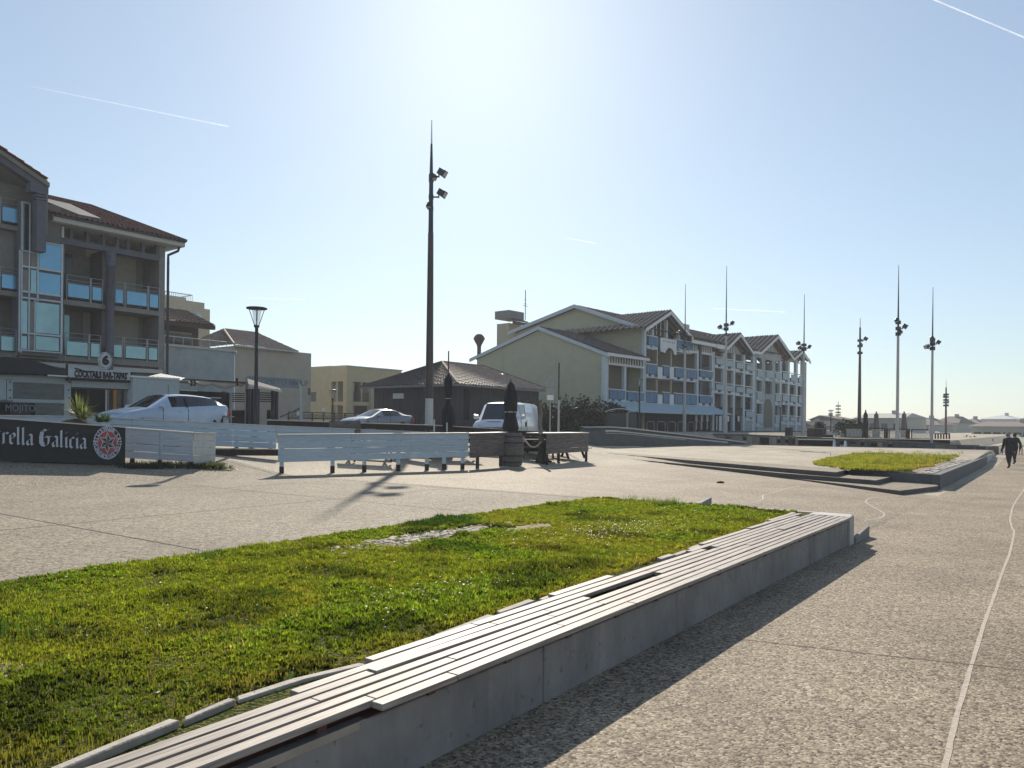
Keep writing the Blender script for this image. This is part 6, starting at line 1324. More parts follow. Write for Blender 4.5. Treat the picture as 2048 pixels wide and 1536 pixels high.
# ------------------------------------------------------------------ block wall, terrace screens, far wall
BWt = Fac(1420, 59.5, 1973, .55, 'block_wall', 'long wall of pale and dark concrete blocks with square niches, edging the upper plaza', 'wall', perp=True)
mat('block_pale', (.27, .245, .20), .85, scale=2, vary=.12, island=.2); mat('block_dark', (.085, .09, .09), .85, scale=2, vary=.15, island=.2)
BTOP = [(1400, 867), (1500, 869), (1600, 873), (1700, 878), (1800, 883), (1900, 887)]
def ytop(px): return float(np.interp(px, [a_ for a_, _ in BTOP], [b_ for _, b_ in BTOP]))
nich = [(1395, 1405, 3, 7), (1420, 1427, 4, 8), (1451, 1459, 5, 10), (1485, 1493, 6, 12), (1519, 1538, 6, 18), (1553, 1561, 7, 15), (1570, 1577, 7, 15), (1583, 1590, 7, 15), (1596, 1668, 4, 17), (1680, 1690, 5, 13), (1699, 1711, 5, 10), (1721, 1728, 5, 14), (1741, 1755, 6, 15), (1778, 1784, 6, 13)]
BWt.part('backing', 'dark_interior', 1380, 1900, (1640, 876, 905), .5, .7)
x = 1380; pal = ['block_pale', 'block_dark', 'block_pale', 'block_dark', 'block_dark']
edges = sorted(set([1380] + [v for n_ in nich for v in n_[:2]] + [1466, 1505, 1545, 1676, 1735, 1765, 1800, 1835, 1870, 1900])); i = 0
for e0_, e1_ in zip(edges[:-1], edges[1:]):
    c_ = (e0_ + e1_) / 2; nn = [n_ for n_ in nich if n_[0] <= c_ <= n_[1]]; yt = ytop(c_) + 2.6; i += 1
    m_ = 'block_pale' if (c_ < 1500 or 1536 < c_ < 1560 or 1755 < c_ < 1770 or random.random() < .3) else 'block_dark'
    if nn:
        n_ = nn[0]; 
        BWt.part('block', m_, e0_, e1_ - .3, (c_, yt, ytop(c_) + n_[2]), .0, .5, bevel=.01) if n_[2] > 3.2 else None
        BWt.part('block', 'cap_board' if n_[1] - n_[0] < 20 and random.random() < .4 else m_, e0_, e1_ - .3, (c_, ytop(c_) + n_[3], 903), .0, .5, bevel=.01)
    else: BWt.part('block', m_, e0_, e1_ - .3, (c_, yt, 903), random.uniform(-.03, .02), .5, bevel=.01)
for e0_, e1_ in zip(range(1380, 1900, 26), range(1406, 1927, 26)): BWt.part('coping', 'block_dark', e0_, e1_ - .3, ((e0_ + e1_) / 2, ytop((e0_ + e1_) / 2), ytop((e0_ + e1_) / 2) + 2.5), -.06, .56, bevel=.01)
BWt.part('pale_ledge', 'cap_board', 1595, 1668, (1632, ytop(1632) + 3.6, ytop(1632) + 5.6), -.35, .1); 
for p_ in (1669, 1691): mb = MB(); a_ = BWt.a(p_); z0, z1 = BWt.z(p_, 893), BWt.z(p_, ytop(p_) + 4); mb.hexa([(a_ - .02, -.5, z0), (a_ + .16, -.5, z0), (a_ + .16, .0, z0), (a_ - .02, .0, z0)], [(a_ - .02, -.18, z1), (a_ + .10, -.18, z1), (a_ + .10, 0, z1), (a_ - .02, .0, z1)]); mb.build('buttress', MATS['white_trim'], BWt.t)
mb = MB(); a_, b_ = BWt.a(1535), BWt.a(1900); mb.box(a_, b_, -.9, -.1, BWt.z(1700, 899), BWt.z(1700, 893.5)); mb.build('pale_kerb', MATS['cap_board'], BWt.t)
mat('screen_glass', (.45, .5, .5), .1, alpha=.35)
TS = Fac(1680, 58, 1973, 1.2, 'glass_screen', 'dark framed glass wind screens along the terrace, above the block wall', 'screen', perp=True)
TS.part('base_rail', 'dark_board', 1664, 1864, (1760, 876, 884), 0, .12)
for (p0_, p1_) in ((1692, 1724), (1736, 1768), (1779, 1812), (1824, 1862)):
    c_ = (p0_ + p1_) / 2; dy = (c_ - 1760) * .03; f = link('frame', None, TS.t); mb = MB()
    TS.box(mb, p0_ - 1.5, p1_ + 1.5, (c_, 856 + dy, 858 + dy), -.02, .1); TS.box(mb, p0_ - 2, p0_, (c_, 858 + dy, 878 + dy), -.02, .1); TS.box(mb, p1_, p1_ + 2, (c_, 858 + dy, 878 + dy), -.02, .1); mb.build('frame_bars', MATS['dark_board'], f)
    mb = MB(); TS.box(mb, p0_, p1_, (c_, 859 + dy, 875 + dy), .02, .05); mb.build('pane', MATS['screen_glass'], f)
for p_ in (1732, 1773, 1817): TS.part('post', 'dark_board', p_ - 2.5, p_ + 2.5, (p_, 856 + (p_ - 1760) * .03, 884), -.1, .2)
for px, lab, m_, hh in ((1731, 'closed black parasol on the terrace, right of the dark brown mast', 'parasol_black', 823), (1752.5, 'closed taupe parasol on the terrace beside the black one', 'parasol_taupe', 826), (1808, 'closed taupe parasol on the terrace right of the tallest pale mast', 'parasol_taupe', 826)):
    d = 62; p = W(px, 870, d); parasol(lab, px, d, 1.2, [(878, 5 if m_[-1] == 'k' else 6), (862, 5 if m_[-1] == 'k' else 7), (845, 4.8), (836, 3.8), (832, 4.2), (828, 3.5), (hh, .8)], m_)
RF = Fac(1868, 57.5, 1973, 1.1, 'slatted_fence', 'short dark red slatted fence at the right end of the terrace', 'fence', perp=True)
for i in range(6): p_ = 1869 + i * 5.6; RF.part('slat', 'dark_board', p_, p_ + 3.2, (p_, 867 + i * .1, 888), 0, .06)
RF.part('rail', 'dark_board', 1867, 1900, (1884, 884, 889), .01, .1); RF.part('rail', 'dark_board', 1867, 1900, (1884, 866.5, 868.5), .01, .1)
for (pl, pr, y0_, y1_, lab, m_) in ((1614, 1630, 857, 877, 'dark chalkboard planter on the terrace left of the far street lamp', 'dark_board'), (1632, 1646, 858, 877, 'dark planter box directly left of the far street lamp', 'dark_board'), (1648, 1664, 870, 878, 'low dark planter at the foot of the far street lamp', 'dark_board'), (1570, 1583, 855, 872, 'black menu board standing before the residence', 'dark_interior')):
    f = Fac(pl, 60.5, 1973, 1.2, 'planter_box' if 'menu' not in lab else 'menu_board', lab, 'planter' if 'menu' not in lab else 'menu board', perp=True); f.part('box', m_, pl, pr, ((pl + pr) / 2, y0_, y1_ + 3), 0, .5); f.part('rim', 'stucco_grey', pl - .5, pr + .5, ((pl + pr) / 2, y0_ - 1.2, y0_), -.04, .54)
for i, (px, y0_, rx, lab) in enumerate(((1640, 846, .5, 'slim shrub in the planter left of the far street lamp'), (1696, 843, 1.3, 'wispy shrub left of the dark brown mast'), (1712, 846, .9, 'wispy shrub directly behind the first glass screen'))):
    p = W(px, y0_, 63); bush('bush', lab, (p.x, p.y, 1.2), rx, .8, p.z - 1.2, 1100, .12, (.07, .09, .05), 'shrubs on the terrace', 20 + i)
LW = Fac(1898, 50.5, 1990, .2, 'low_wall', 'low wall of reddish and grey blocks at the far right end of the promenade', 'wall', perp=True)
mat('block_pink', (.24, .17, .14), .85, scale=3, vary=.15, island=.15)
for i, (p0_, p1_) in enumerate(((1898, 1914), (1914, 1930), (1930, 1950), (1950, 1974), (1974, 1998))): LW.part('block', 'block_pink' if i in (0, 4) else 'block_dark', p0_, p1_ - .4, ((p0_ + p1_) / 2, 891 + i * .6, 912), 0, .4, bevel=.01)
for i in range(5): p0_ = 1896 + i * 21; LW.part('coping', 'cap_board' if i > 2 else 'block_dark', p0_, p0_ + 20.6, (p0_ + 10, 889 + i * .55, 891 + i * .55), -.05, .5, bevel=.008)
BF = Fac(2003, 49., 1990, .2, 'beach_fence', 'wooden post fence with a pale top rail at the right edge, beside the walkers', 'fence', perp=True)
for i in range(12): p_ = 2004 + i * 5.6; BF.part('post', 'driftwood', p_, p_ + 1.9, (p_, 893, 914), 0, .08)
BF.part('rail', 'cap_board', 2001, 2070, (2030, 890.5, 893), -.03, .12)
# ------------------------------------------------------------------ dunes and far houses
mat('dune_cover', (.24, .26, .19), .95, scale=.25, vary=.15, c2=(.34, .32, .25), detail=8)
mb = MB()
def DP(i, j):
    x = 10 + i * 4.; y = 72 + j * 5.; return (x, y, -.3 + 1.1 * math.exp(-((j - 4) / 3.2) ** 2) + .5 * math.sin(x * .13 + j) * math.exp(-((j - 5) / 5.) ** 2) + .35 * math.sin(x * .31 + j * 1.7) + (.9 * sm((j - 8) / 6.)))
mb.grid(lambda i, j: DP(i, j) if 0 < j else (10 + i * 4., 72, -1.), 70, 24); mb.build('dunes', MATS['dune_cover'], kind='structure')
for i, (px, y0_) in enumerate(((1934, 878), (1952, 880), (1968, 881), (1920, 882))):
    p = W(px, y0_, 72); bush('bush', ['leftmost but one', 'middle', 'rightmost', 'leftmost'][i] + ' dune shrub above the low reddish wall', (p.x, p.y, .2), 1.1, .8, p.z - .2 + .2, 500, .13, (.06, .07, .05), 'dune shrubs', 40 + i)
mat('far_render', (.42, .43, .38), .9, vary=.06); mat('far_roof', (.19, .155, .14), .9, vary=.12, scale=3); mat('far_white', (.55, .57, .56), .9, vary=.05)
def house(label, pl, pr, ye, yr, d, wm='far_render', rm='far_roof', hip=0., off=(.0, 1.), zb=-.6, wins=3, dep=9, name='far_house'):
    f = Fac(pl, d, 2800, zb, name, label, 'house', perp=True); a1 = f.a(pr); c_ = (pl + pr) / 2; ze_ = f.z(c_, ye); zr_ = f.z(c_, yr)
    mb = MB(); mb.box(0, a1, 0, dep, zb, ze_); mb.build('wall', MATS[wm], f.t)
    x0, x1 = a1 * off[0], a1 * off[1]; o = .4
    if x1 - x0 < .05: mb = MB(); xm = x0; mb.hexa([(-o, -o, ze_), (a1 + o, -o, ze_), (xm, -o, zr_)], [(-o, dep + o, ze_), (a1 + o, dep + o, ze_), (xm, dep + o, zr_)])
    else: mb = MB(); mb.add([(-o, -o, ze_), (a1 + o, -o, ze_), (a1 + o, dep + o, ze_), (-o, dep + o, ze_), (x0, dep / 2, zr_), (x1, dep / 2, zr_)], [[0, 1, 5, 4], [2, 3, 4, 5], [0, 4, 3], [1, 2, 5], [0, 3, 2, 1]])
    mb.build('roof', MATS[rm], f.t)
    for k in range(wins):
        x = a1 * (k + .6) / (wins + .2); mb = MB(); mb.box(x - .5, x + .5, -.03, .05, ze_ - 2.2, ze_ - .9); mb.build('window', MATS['dark_glass'], f.t)
    mb = MB(); xm = (x0 + x1) / 2 + a1 * .1; mb.box(xm - .3, xm + .3, dep * .4, dep * .5, zr_ - .8, zr_ + .45); mb.build('chimney', MATS[wm], f.t)
house('small pale gabled house just right of the residence corner', 1606, 1622, 852, 842, 140, off=(.3, .3), wins=1)
house('pale green gabled house behind the far street lamp', 1621, 1690, 840, 830.5, 150, off=(.3, .3), wins=3, dep=6)
house('little annex with a sloping roof left of the broad pale house', 1697, 1716, 842, 836, 135, off=(.9, .9), wins=1)
house('broad pale house behind the terrace parasols', 1709, 1808, 836, 825.5, 130, 'far_render', 'far_render', off=(.08, .95), wins=4)
house('low brown-roofed house behind the pale mast with the flared foot', 1822, 1878, 850, 835, 150, off=(.2, .5), wins=2)
house('flat-topped brown-roofed house left of the thin distant mast', 1866, 1916, 846, 832, 160, off=(.3, .85), wins=2)
house('house with a low pitched roof right of the thin distant mast', 1914, 1956, 846, 836, 170, off=(.45, .5), wins=2)
house('long low house with a wide grey-brown roof above the walkers', 1944, 2090, 853, 843, 120, off=(.02, .98), wins=7)
house('tall pale house rising behind the long low roof', 1962, 2028, 838, 829, 190, 'far_white', 'far_white', off=(.5, .55), wins=4)
house('white house at the far right edge behind the long low roof', 2034, 2090, 841, 834, 180, 'far_white', off=(.1, .9), wins=3)
# ------------------------------------------------------------------ people
mat('skin', (.42, .26, .19), .6); mat('coat_dark', (.012, .013, .018), .85); mat('trouser_dark', (.02, .02, .025), .9); mat('shoe', (.015, .015, .015), .6); mat('hair_grey', (.22, .21, .20), .9); mat('hair_dark', (.03, .022, .018), .9); mat('hair_blond', (.50, .38, .22), .8)
mat('coat_light', (.36, .32, .30), .9); mat('trouser_light', (.42, .40, .38), .9)
def person(label, loc, ang, H, mats, stride=.22, arm=.1, coat_end=.47, name='person', lean=0.):
    """mats = coat, trousers, shoes, hair"""
    V = []; E = []; Rr = []
    def v(x, y, z, r, par=None, ry=None):
        V.append((x * H, y * H, z * H)); Rr.append((r * H, (ry or r) * H)); i = len(V) - 1
        if par is not None: E.append((par, i))
        return i
    pel = v(0, 0, .52, .085, None, .062); wa = v(0, lean * .1, .60, .092, pel, .068); chst = v(0, lean * .25, .72, .105, wa, .07); nk0 = v(0, lean * .35, .80, .07, chst, .05); nk = v(0, lean * .4, .845, .032, nk0); hd = v(0, lean * .45 + .004, .885, .05, nk, .058); hd2 = v(0, lean * .45 + .008, .935, .056, hd, .066); v(0, lean * .45 + .004, .972, .035, hd2, .045)
    for s in (-1, 1):
        f = stride * s; hp = v(s * .048, 0, .50, .062, pel); kn = v(s * .05, f * .35 + .012, .275, .042, hp); an = v(s * .052, f - .01, .055 + (.03 if s < 0 else 0), .027, kn); to_ = v(s * .058, f + .055, .022 + (.008 if s < 0 else 0), .022, an)
        sh = v(s * .105, lean * .33, .785, .048, nk0); el = v(s * .132, -f * arm * 2 - .01, .62, .038, sh); wr = v(s * .130, -f * arm * 3 + .03, .485, .025, el); pa = v(s * .128, -f * arm * 3 + .04, .46, .019, wr, .013)
        for q, (dx, ln_) in enumerate(((-.010, .036), (-.004, .042), (.002, .045), (.008, .040))):
            m1 = v(s * .128 + dx * .6, -f * arm * 3 + .043 + dx * .5, .445 - ln_ * .4, .0052, pa); v(s * .128 + dx * .7, -f * arm * 3 + .050 + dx * .5, .445 - ln_ * .95, .0045, m1)
        th_ = v(s * .121, -f * arm * 3 + .056, .458, .006, wr); v(s * .119, -f * arm * 3 + .062, .440, .0045, th_)
    me = bpy.data.meshes.new(name); me.from_pydata(V, E, []); o = bpy.data.objects.new(name, me); COL.objects.link(o)
    sk = o.modifiers.new('s', 'SKIN'); sk.use_smooth_shade = True
    for i, r_ in enumerate(Rr): me.skin_vertices[0].data[i].radius = r_
    me.skin_vertices[0].data[0].use_root = True
    ss = o.modifiers.new('u', 'SUBSURF'); ss.levels = 2; ss.render_levels = 2
    dg = bpy.context.evaluated_depsgraph_get(); dg.update(); m2 = bpy.data.meshes.new_from_object(o.evaluated_get(dg)); bpy.data.objects.remove(o)
    m2.materials.clear()
    for m_ in (mats[0], mats[1], mats[2], 'skin', mats[3]): m2.materials.append(MATS[m_])
    for p_ in m2.polygons:
        c = p_.center / H; z = c.z; p_.use_smooth = True
        if z > .838: idx = 4 if (c.y < lean * .45 + .018 or z > .95) and z > .86 else 3
        elif abs(c.x) > .108 and z < .470: idx = 3
        elif z < .05: idx = 2
        elif z < coat_end and abs(c.x) < .108: idx = 1
        else: idx = 0
        p_.material_index = idx
    t = thing('person', label, 'person', loc, ang); link('body', m2, t)
    mb = MB(); hy = lean * .45; 
    for s in (-1, 1): mb.lathe([(.002 * H, -.016 * H), (.01 * H, -.008 * H), (.011 * H, .006 * H), (.004 * H, .015 * H)], (s * .058 * H, hy * H, .915 * H), 8)
    mb.lathe([(.011 * H, -.014 * H), (.007 * H, 0), (.003 * H, .012 * H)], (0, (hy + .068) * H, .915 * H), 8); mb.build('ears_and_nose', MATS['skin'], t)
    mb = MB(); mb.lathe([(.15 * H * .62, coat_end * H - .02), (.14 * H * .62, (coat_end + .06) * H), (.135 * H * .62, .62 * H)], (0, 0, 0), 16, wob=lambda a, z: .12 * math.cos(2 * a) + .03 * math.sin(5 * a)); mb.build('coat_skirt', MATS[mats[0]], t)
    return t
p = RG(2018, 938); person('man in a dark jacket and trousers walking away along the promenade at the right edge', p, R(8), 1.84, ('coat_dark', 'trouser_dark', 'shoe', 'hair_grey'), .07, .4, .46, lean=.1)
p2 = RG(2029, 929); person('dark-haired person in black mostly hidden behind the walking man', p2, R(5), 1.72, ('coat_dark', 'trouser_dark', 'shoe', 'hair_dark'), .09, .4, .46)
p = W(1256, 860, 66); person('blonde woman in a light coat striding to the right before the green containers', (p.x, p.y, max(gw(p.x, p.y), W(1256, 859, 66).z)), R(-95), 1.66, ('coat_light', 'trouser_light', 'shoe', 'hair_blond'), .17, .3, .42)
# small litter, twig on the far lawn edge
g = RG(1441, 966); mb = MB(); mb.lathe([(.1, 0), (.13, .03), (.05, .06)], (0, 0, 0), 7, wob=lambda a, z: .4 * math.sin(a * 2)); o = mb.build('litter', MATS['coat_dark']); o.location = g; tag(o, 'small dark scrap lying on the paving before the steps', 'litter')
g = RG(1661, 921); t = thing('dead_stalk', 'thin dry stalk standing at the left tip of the far lawn', 'plant', g); mb = MB(); mb.tube([(0, 0, 0), (.01, 0, .2), (-.01, 0, .42)], [.02, .012, .006], 5); mb.build('stem', MATS['driftwood'], t)
# vapour trails, far above the haze
tm = bpy.data.materials.new('vapour'); tm.use_nodes = True; N = tm.node_tree.nodes; L_ = tm.node_tree.links; N.clear(); oo = N.new('ShaderNodeOutputMaterial'); tp = N.new('ShaderNodeBsdfTransparent'); df = N.new('ShaderNodeBsdfDiffuse'); tl = N.new('ShaderNodeBsdfTranslucent'); ad = N.new('ShaderNodeAddShader'); mx = N.new('ShaderNodeMixShader')
tcn = N.new('ShaderNodeTexCoord'); ns = N.new('ShaderNodeTexNoise'); ns.inputs['Scale'].default_value = .012; rp_ = N.new('ShaderNodeMapRange'); rp_.inputs[1].default_value = .3; rp_.inputs[2].default_value = .7; rp_.inputs[3].default_value = .12; rp_.inputs[4].default_value = .26; L_.new(tcn.outputs['Object'], ns.inputs[0]); L_.new(ns.outputs[0], rp_.inputs[0]); L_.new(rp_.outputs[0], mx.inputs[0])
for q in (df, tl): q.inputs[0].default_value = (.6, .6, .6, 1)
L_.new(df.outputs[0], ad.inputs[0]); L_.new(tl.outputs[0], ad.inputs[1]); L_.new(tp.outputs[0], mx.inputs[1]); L_.new(ad.outputs[0], mx.inputs[2]); L_.new(mx.outputs[0], oo.inputs[0])
for (x0_, y0_, x1_, y1_, w) in ((60, 172, 457, 253, 2.2), (1850, -8, 2080, 88, 3.2), (1134, 476, 1192, 487, 1.6), (490, 596, 612, 599, 1.8), (1428, 617, 1570, 624, 1.8)):
    mb = MB(); d = 5000; P = [W(x0_ + (x1_ - x0_) * i / 12, y0_ + (y1_ - y0_) * i / 12, d) for i in range(13)]; k = d / FPX * w / 2
    mb.tube(P, [k * (.25 + .75 * (i / 12 if x0_ < 1000 else 1)) for i in range(13)], 6); mb.build('vapour_trail', tm, kind='structure')
# ------------------------------------------------------------------ bar front and pergolas at the left
B1 = Fac(140, 33, 2190, 1.3, 'bar_terrace', 'white framed bar terrace with clear plastic windows and black awning, ground floor left', 'bar')
mat('plastic_window', (.10, .125, .13), .25, vary=.25, scale=1.5, stretch=(1, 1, 3)); mat('white_frame', (.40, .46, .47), .6, vary=.08)
mat('chalk_text', (.22, .30, .34), .9); mat('sign_white', (.50, .55, .58), .6); mat('orange_panel', (.50, .24, .06), .6)
B1.part('top_band', 'white_frame', -60, 135, (70, 748, 761), -.05, .1)
mb = MB()
for (pl, pr, ref) in ((14, 26, (20, 760, 801)), (129, 142, (135, 765, 835)), (-50, 5, (0, 758, 800)), (26, 129, (78, 761.5, 766)), (26, 129, (78, 799, 805.5)), (5, 12.5, (8, 758, 799))): B1.box(mb, pl, pr, ref, -.02, .08)
mb.build('window_frame', MATS['white_frame'], B1.t)
B1.part('plastic_window', 'plastic_window', 26, 129, (78, 766, 799), .02, .05); B1.part('dark_window', 'dark_interior', -50, 3, (0, 764, 799), .02, .05)
for k in range(7): mb = MB(); a_, z_ = B1.solve(20 if k < 3 else 137, 764 + (k % 3) * 16); mb.tube([(a_, -.04, z_), (a_, -.02, z_)], .035, 6); mb.build('stud', MATS['dark_metal'], B1.t)
B1.part('lower_wall', 'dark_interior', -60, 130, (70, 806, 850), .05, .3)
b_ = B1.part('lower_panel', 'dark_brown', 20, 62, (41, 806, 833), -.01, .04); B1.part('lower_panel', 'plastic_window', 70, 128, (99, 807, 833), -.01, .04)
o = link('lettering', text_mesh('MOJITO', .40, .004, .0, .8), b_); o.data.materials.clear(); o.data.materials.append(MATS['chalk_text']); o.rotation_euler = (R(90), 0, 0); o.location = (B1.a(41), -.03, B1.z(41, 817))
# black awning sheet
mb = MB(); T = [(-80, 712), (0, 716), (62, 719), (100, 731), (136, 739)]; Bm = [(-80, 742), (0, 745.5), (62, 747), (100, 749), (136, 751)]
vs = []
for (a_, c_) in zip(T, Bm): p_ = B1.solve(a_[0], a_[1], 1.2); q_ = B1.solve(c_[0], c_[1], -.35); vs += [(p_[0], 1.2, p_[1]), (q_[0], -.35, q_[1])]
mb.add(vs, [[2 * i, 2 * i + 1, 2 * i + 3, 2 * i + 2] for i in range(4)]); mb.add([(x, y, z - .06) for x, y, z in vs], [[2 * i, 2 * i + 2, 2 * i + 3, 2 * i + 1] for i in range(4)]); mb.build('awning', MATS['black_fabric'], B1.t)
B1.part('awning_edge', 'white_trim', 96, 135, (118, 750.5, 753), -.4, -.34)
# door recess
B1.part('recess', 'dark_interior', 143, 262, (200, 765, 850), .9, 1.1); B1.part('lintel', 'white_frame', 143, 262, (200, 764, 776), -.05, .1); B1.part('lintel_shadow', 'dark_metal', 143, 262, (200, 776, 779), -.03, .1)
for (pl, pr, m_) in ((175, 178, 'dark_brown'), (212, 214.5, 'white_trim'), (216, 219, 'stucco_grey'), (220, 226, 'dark_brown'), (227, 234, 'orange_panel'), (235, 243, 'plastic_window'), (248, 256, 'plastic_window')): B1.part('door_panel', m_, pl, pr, ((pl + pr) / 2, 779, 822), .3 + .02 * (pl % 3), .4)
B1.part('step', 'stucco_grey', 180, 262, (220, 826, 832), .2, .6); B1.part('post', 'white_frame', 257, 262, (260, 764, 850), -.05, .1)
# sign board
SB = thing('bar_sign', 'white bar signboard with a round number six on top, above the door', 'sign', (B1.O.x, B1.O.y, 0), B1.ang); B1s, B1.t = B1.t, SB
B1.part('board', 'sign_white', 136, 262, (199, 738.5, 758), -.28, -.22); B1.part('border', 'dark_interior', 134, 264, (199, 757.5, 763), -.30, -.18); B1.part('border', 'dark_interior', 133.5, 136.3, (135, 728, 762), -.3, -.2); B1.part('border', 'dark_interior', 261.5, 263.5, (262, 744, 763), -.3, -.2)
mb = MB(); pts = []; a0, a1 = B1.a(136.5), B1.a(261.5); zt0, zt1 = B1.z(140, 733), B1.z(258, 744); zl = B1.z(199, 739)
for i in range(21):
    f = i / 20; pts.append((a0 + (a1 - a0) * f, -.25, zt0 + (zt1 - zt0) * f - .10 * math.sin(math.pi * 2 * f) ** 2 * (1 if f < .5 else .6)))
mb.hexa([], []) if False else None
bot = [(p_[0], -.28, zl - .05) for p_ in pts]; top = [(p_[0], -.28, p_[2]) for p_ in pts]
for i in range(20): mb.hexa([bot[i], bot[i + 1], (bot[i + 1][0], -.22, bot[i + 1][2]), (bot[i][0], -.22, bot[i][2])], [top[i], top[i + 1], (top[i + 1][0], -.22, top[i + 1][2]), (top[i][0], -.22, top[i][2])])
mb.build('scroll', MATS['sign_white'], SB)
mb = MB(); mb.tube([(x, -.29, z - .07) for x, y, z in pts[1:8]], .03, 5); mb.build('scroll_line', MATS['dark_interior'], SB); mb = MB(); mb.tube([(x, -.29, z - .07) for x, y, z in pts[13:19]], .03, 5); mb.build('scroll_line', MATS['dark_interior'], SB)
ac, zc_ = B1.solve(204, 722); rr_ = (B1.a(219) - B1.a(189)) / 2 * .92; rz_ = B1.z(204, 705) - zc_; mb = MB()
mb.add([(ac + rr_ * math.cos(i * math.pi / 16), -.31, zc_ + rz_ * math.sin(i * math.pi / 16)) for i in range(32)], [list(range(32))]); mb.add([(ac + rr_ * math.cos(i * math.pi / 16), -.25, zc_ + rz_ * math.sin(i * math.pi / 16)) for i in range(32)], [list(range(32))[::-1]]); dsc = mb.build('disc', MATS['sign_white'], SB)
mb = MB()
for i in range(32):
    if i in (7, 8, 24, 15): continue
    c0, c1 = i * math.pi / 16, (i + .9) * math.pi / 16; mb.add([(ac + rr_ * q * math.cos(c), -.315, zc_ + rz_ * q * math.sin(c)) for q, c in ((.84, c0), (.84, c1), (.90, c1), (.90, c0))], [[0, 1, 2, 3]])
mb.build('disc_ring', MATS['dark_interior'], dsc)
def letters(txt, size, bold, sx, px, py, par, m_, y, w=None):
    me = text_mesh(txt, size, .004, bold, sx); me.materials.clear(); me.materials.append(MATS[m_]); o = link('lettering', me, par); o.rotation_euler = (R(90), 0, 0); o.location = (B1.a(px), y, B1.z(px, py)); return o
letters('6', rz_ * 1.35, .035, 1.05, 204, 722, dsc, 'dark_interior', -.325)
o = letters('COCKTAILS BAR-TAPAS', .36, .02, 1., 196.5, 751, SB, 'dark_interior', -.3)
co = [v.co.x for v in o.data.vertices]; w_ = max(co) - min(co); o.scale = ((B1.a(249) - B1.a(144)) / w_, .34 / .36 * 1.15, 1)
B1.t = B1s
SB2 = Fac(262, 32.5, 2190, 1.3, 'bar_annex', 'white boxy bar annex with a striped canopy roof, left behind the hatchback', 'kiosk')
SB2.part('wall', 'white_frame', 266, 359, (310, 757, 850), 0, .2); SB2.part('seam', 'stucco_grey', 336, 337.5, (337, 770, 800), -.01, .0); SB2.part('roof_edge', 'white_trim', 262, 360, (310, 753.5, 757), -.06, .3)
for k in range(9):
    mb = MB(); f0, f1 = k / 9, (k + .62) / 9; A0 = SB2.solve(277, 757, .2); A1 = SB2.solve(343, 768, .2); C0 = SB2.solve(322, 747, 3.2); C1 = SB2.solve(372, 756, 3.2)
    def L2(a_, b_, f, o): return (a_[0] + (b_[0] - a_[0]) * f, o, a_[1] + (b_[1] - a_[1]) * f)
    q = [L2(A0, A1, f0, .2), L2(A0, A1, f1, .2), L2(C0, C1, f1, 3.2), L2(C0, C1, f0, 3.2)]; mb.hexa([(x, y, z - .04) for x, y, z in q], q); mb.build('canopy_slat', MATS['cap_board'], SB2.t)
mat('canvas', (.50, .45, .38), .8, vary=.12, scale=2)
PG = Fac(376, 36, 2190, 1.35, 'canvas_pergola', 'pergola with sagging cream canvas between dark beams, behind the hatchback', 'pergola')
for k, (p0_, p1_, yb) in enumerate(((378, 392, 771), (393, 425, 773), (425, 475, 778), (475, 492, 774))):
    mb = MB(); a0, a1 = PG.a(p0_), PG.a(p1_); zt_ = PG.z((p0_ + p1_) / 2, 763.5); sag = zt_ - PG.z((p0_ + p1_) / 2, yb)
    mb.grid(lambda i, j: (a0 + (a1 - a0) * i / 10, .1 - .1 * math.sin(math.pi * j / 4), zt_ - (.45 + .55 * math.sin(math.pi * i / 10)) * sag * j / 4), 10, 4); mb.grid(lambda i, j: (a0 + (a1 - a0) * i / 10, .1 + j * .8, zt_ - .5 * sag * math.sin(math.pi * i / 10) * (1 - j / 4) + .02 * j), 10, 4); mb.build('canvas', MATS['canvas'], PG.t)
PG.part('beam', 'dark_board', 368, 493, (430, 760.5, 762.5), -.02, .1); PG.part('rear_beam', 'cap_board', 362, 395, (380, 780, 782), -.02, .1)
PG.part('dark_interior', 'dark_interior', 362, 460, (410, 783, 850), 1.6, 1.8); PG.part('counter', 'dark_board', 452, 492, (472, 821, 850), .1, .8); PG.part('counter_top', 'stucco_grey', 450, 493, (472, 819.5, 821.5), .05, .9)
for p_, m_, w, y0_ in ((494.5, 'white_frame', 3.5, 764), (463, 'white_frame', 2.5, 786), (449, 'dark_board', 5, 783), (384.5, 'dark_board', 1.6, 758), (391, 'dark_board', 1.6, 758), (475.5, 'dark_board', 2, 756)): PG.part('post', m_, p_ - w / 2, p_ + w / 2, (p_, y0_, 850 if w > 2.2 else 772), -.05, .08)
for k in range(5): PG.part('blind_slat', 'dark_board', 464, 492, (478, 786 + k * 4, 788 + k * 4), .3, .34)
PG2 = Fac(500, 37, 2190, 1.35, 'dark_pergola', 'dark flat-roofed pergola with paired black posts beside the nearest street lamp', 'pergola')
mb = MB(); A0 = PG2.solve(497, 757, 1.5); A1 = PG2.solve(561, 776, 1.5); C0 = PG2.solve(497, 769, -.2); C1 = PG2.solve(563, 781, -.2)
q = [(C0[0], -.2, C0[1]), (C1[0], -.2, C1[1] - .02), (A1[0], 1.6, A1[1]), (A0[0], 1.6, A0[1])]; mb.hexa([(x, y, z - .06) for x, y, z in q], q); mb.build('roof', MATS['black_fabric'], PG2.t)
mb = MB(); mb.bar((C0[0], -.24, C0[1] - .03), (C1[0], -.24, C1[1] - .05), .04, .1); mb.build('roof_edge', MATS['cap_board'], PG2.t)
for p_, w in ((500, 6), (508, 3), (517, 5), (549, 4), (555, 4)): PG2.part('post', 'dark_metal', p_ - w / 2, p_ + w / 2, (p_, 778, 850), -.1, .1)
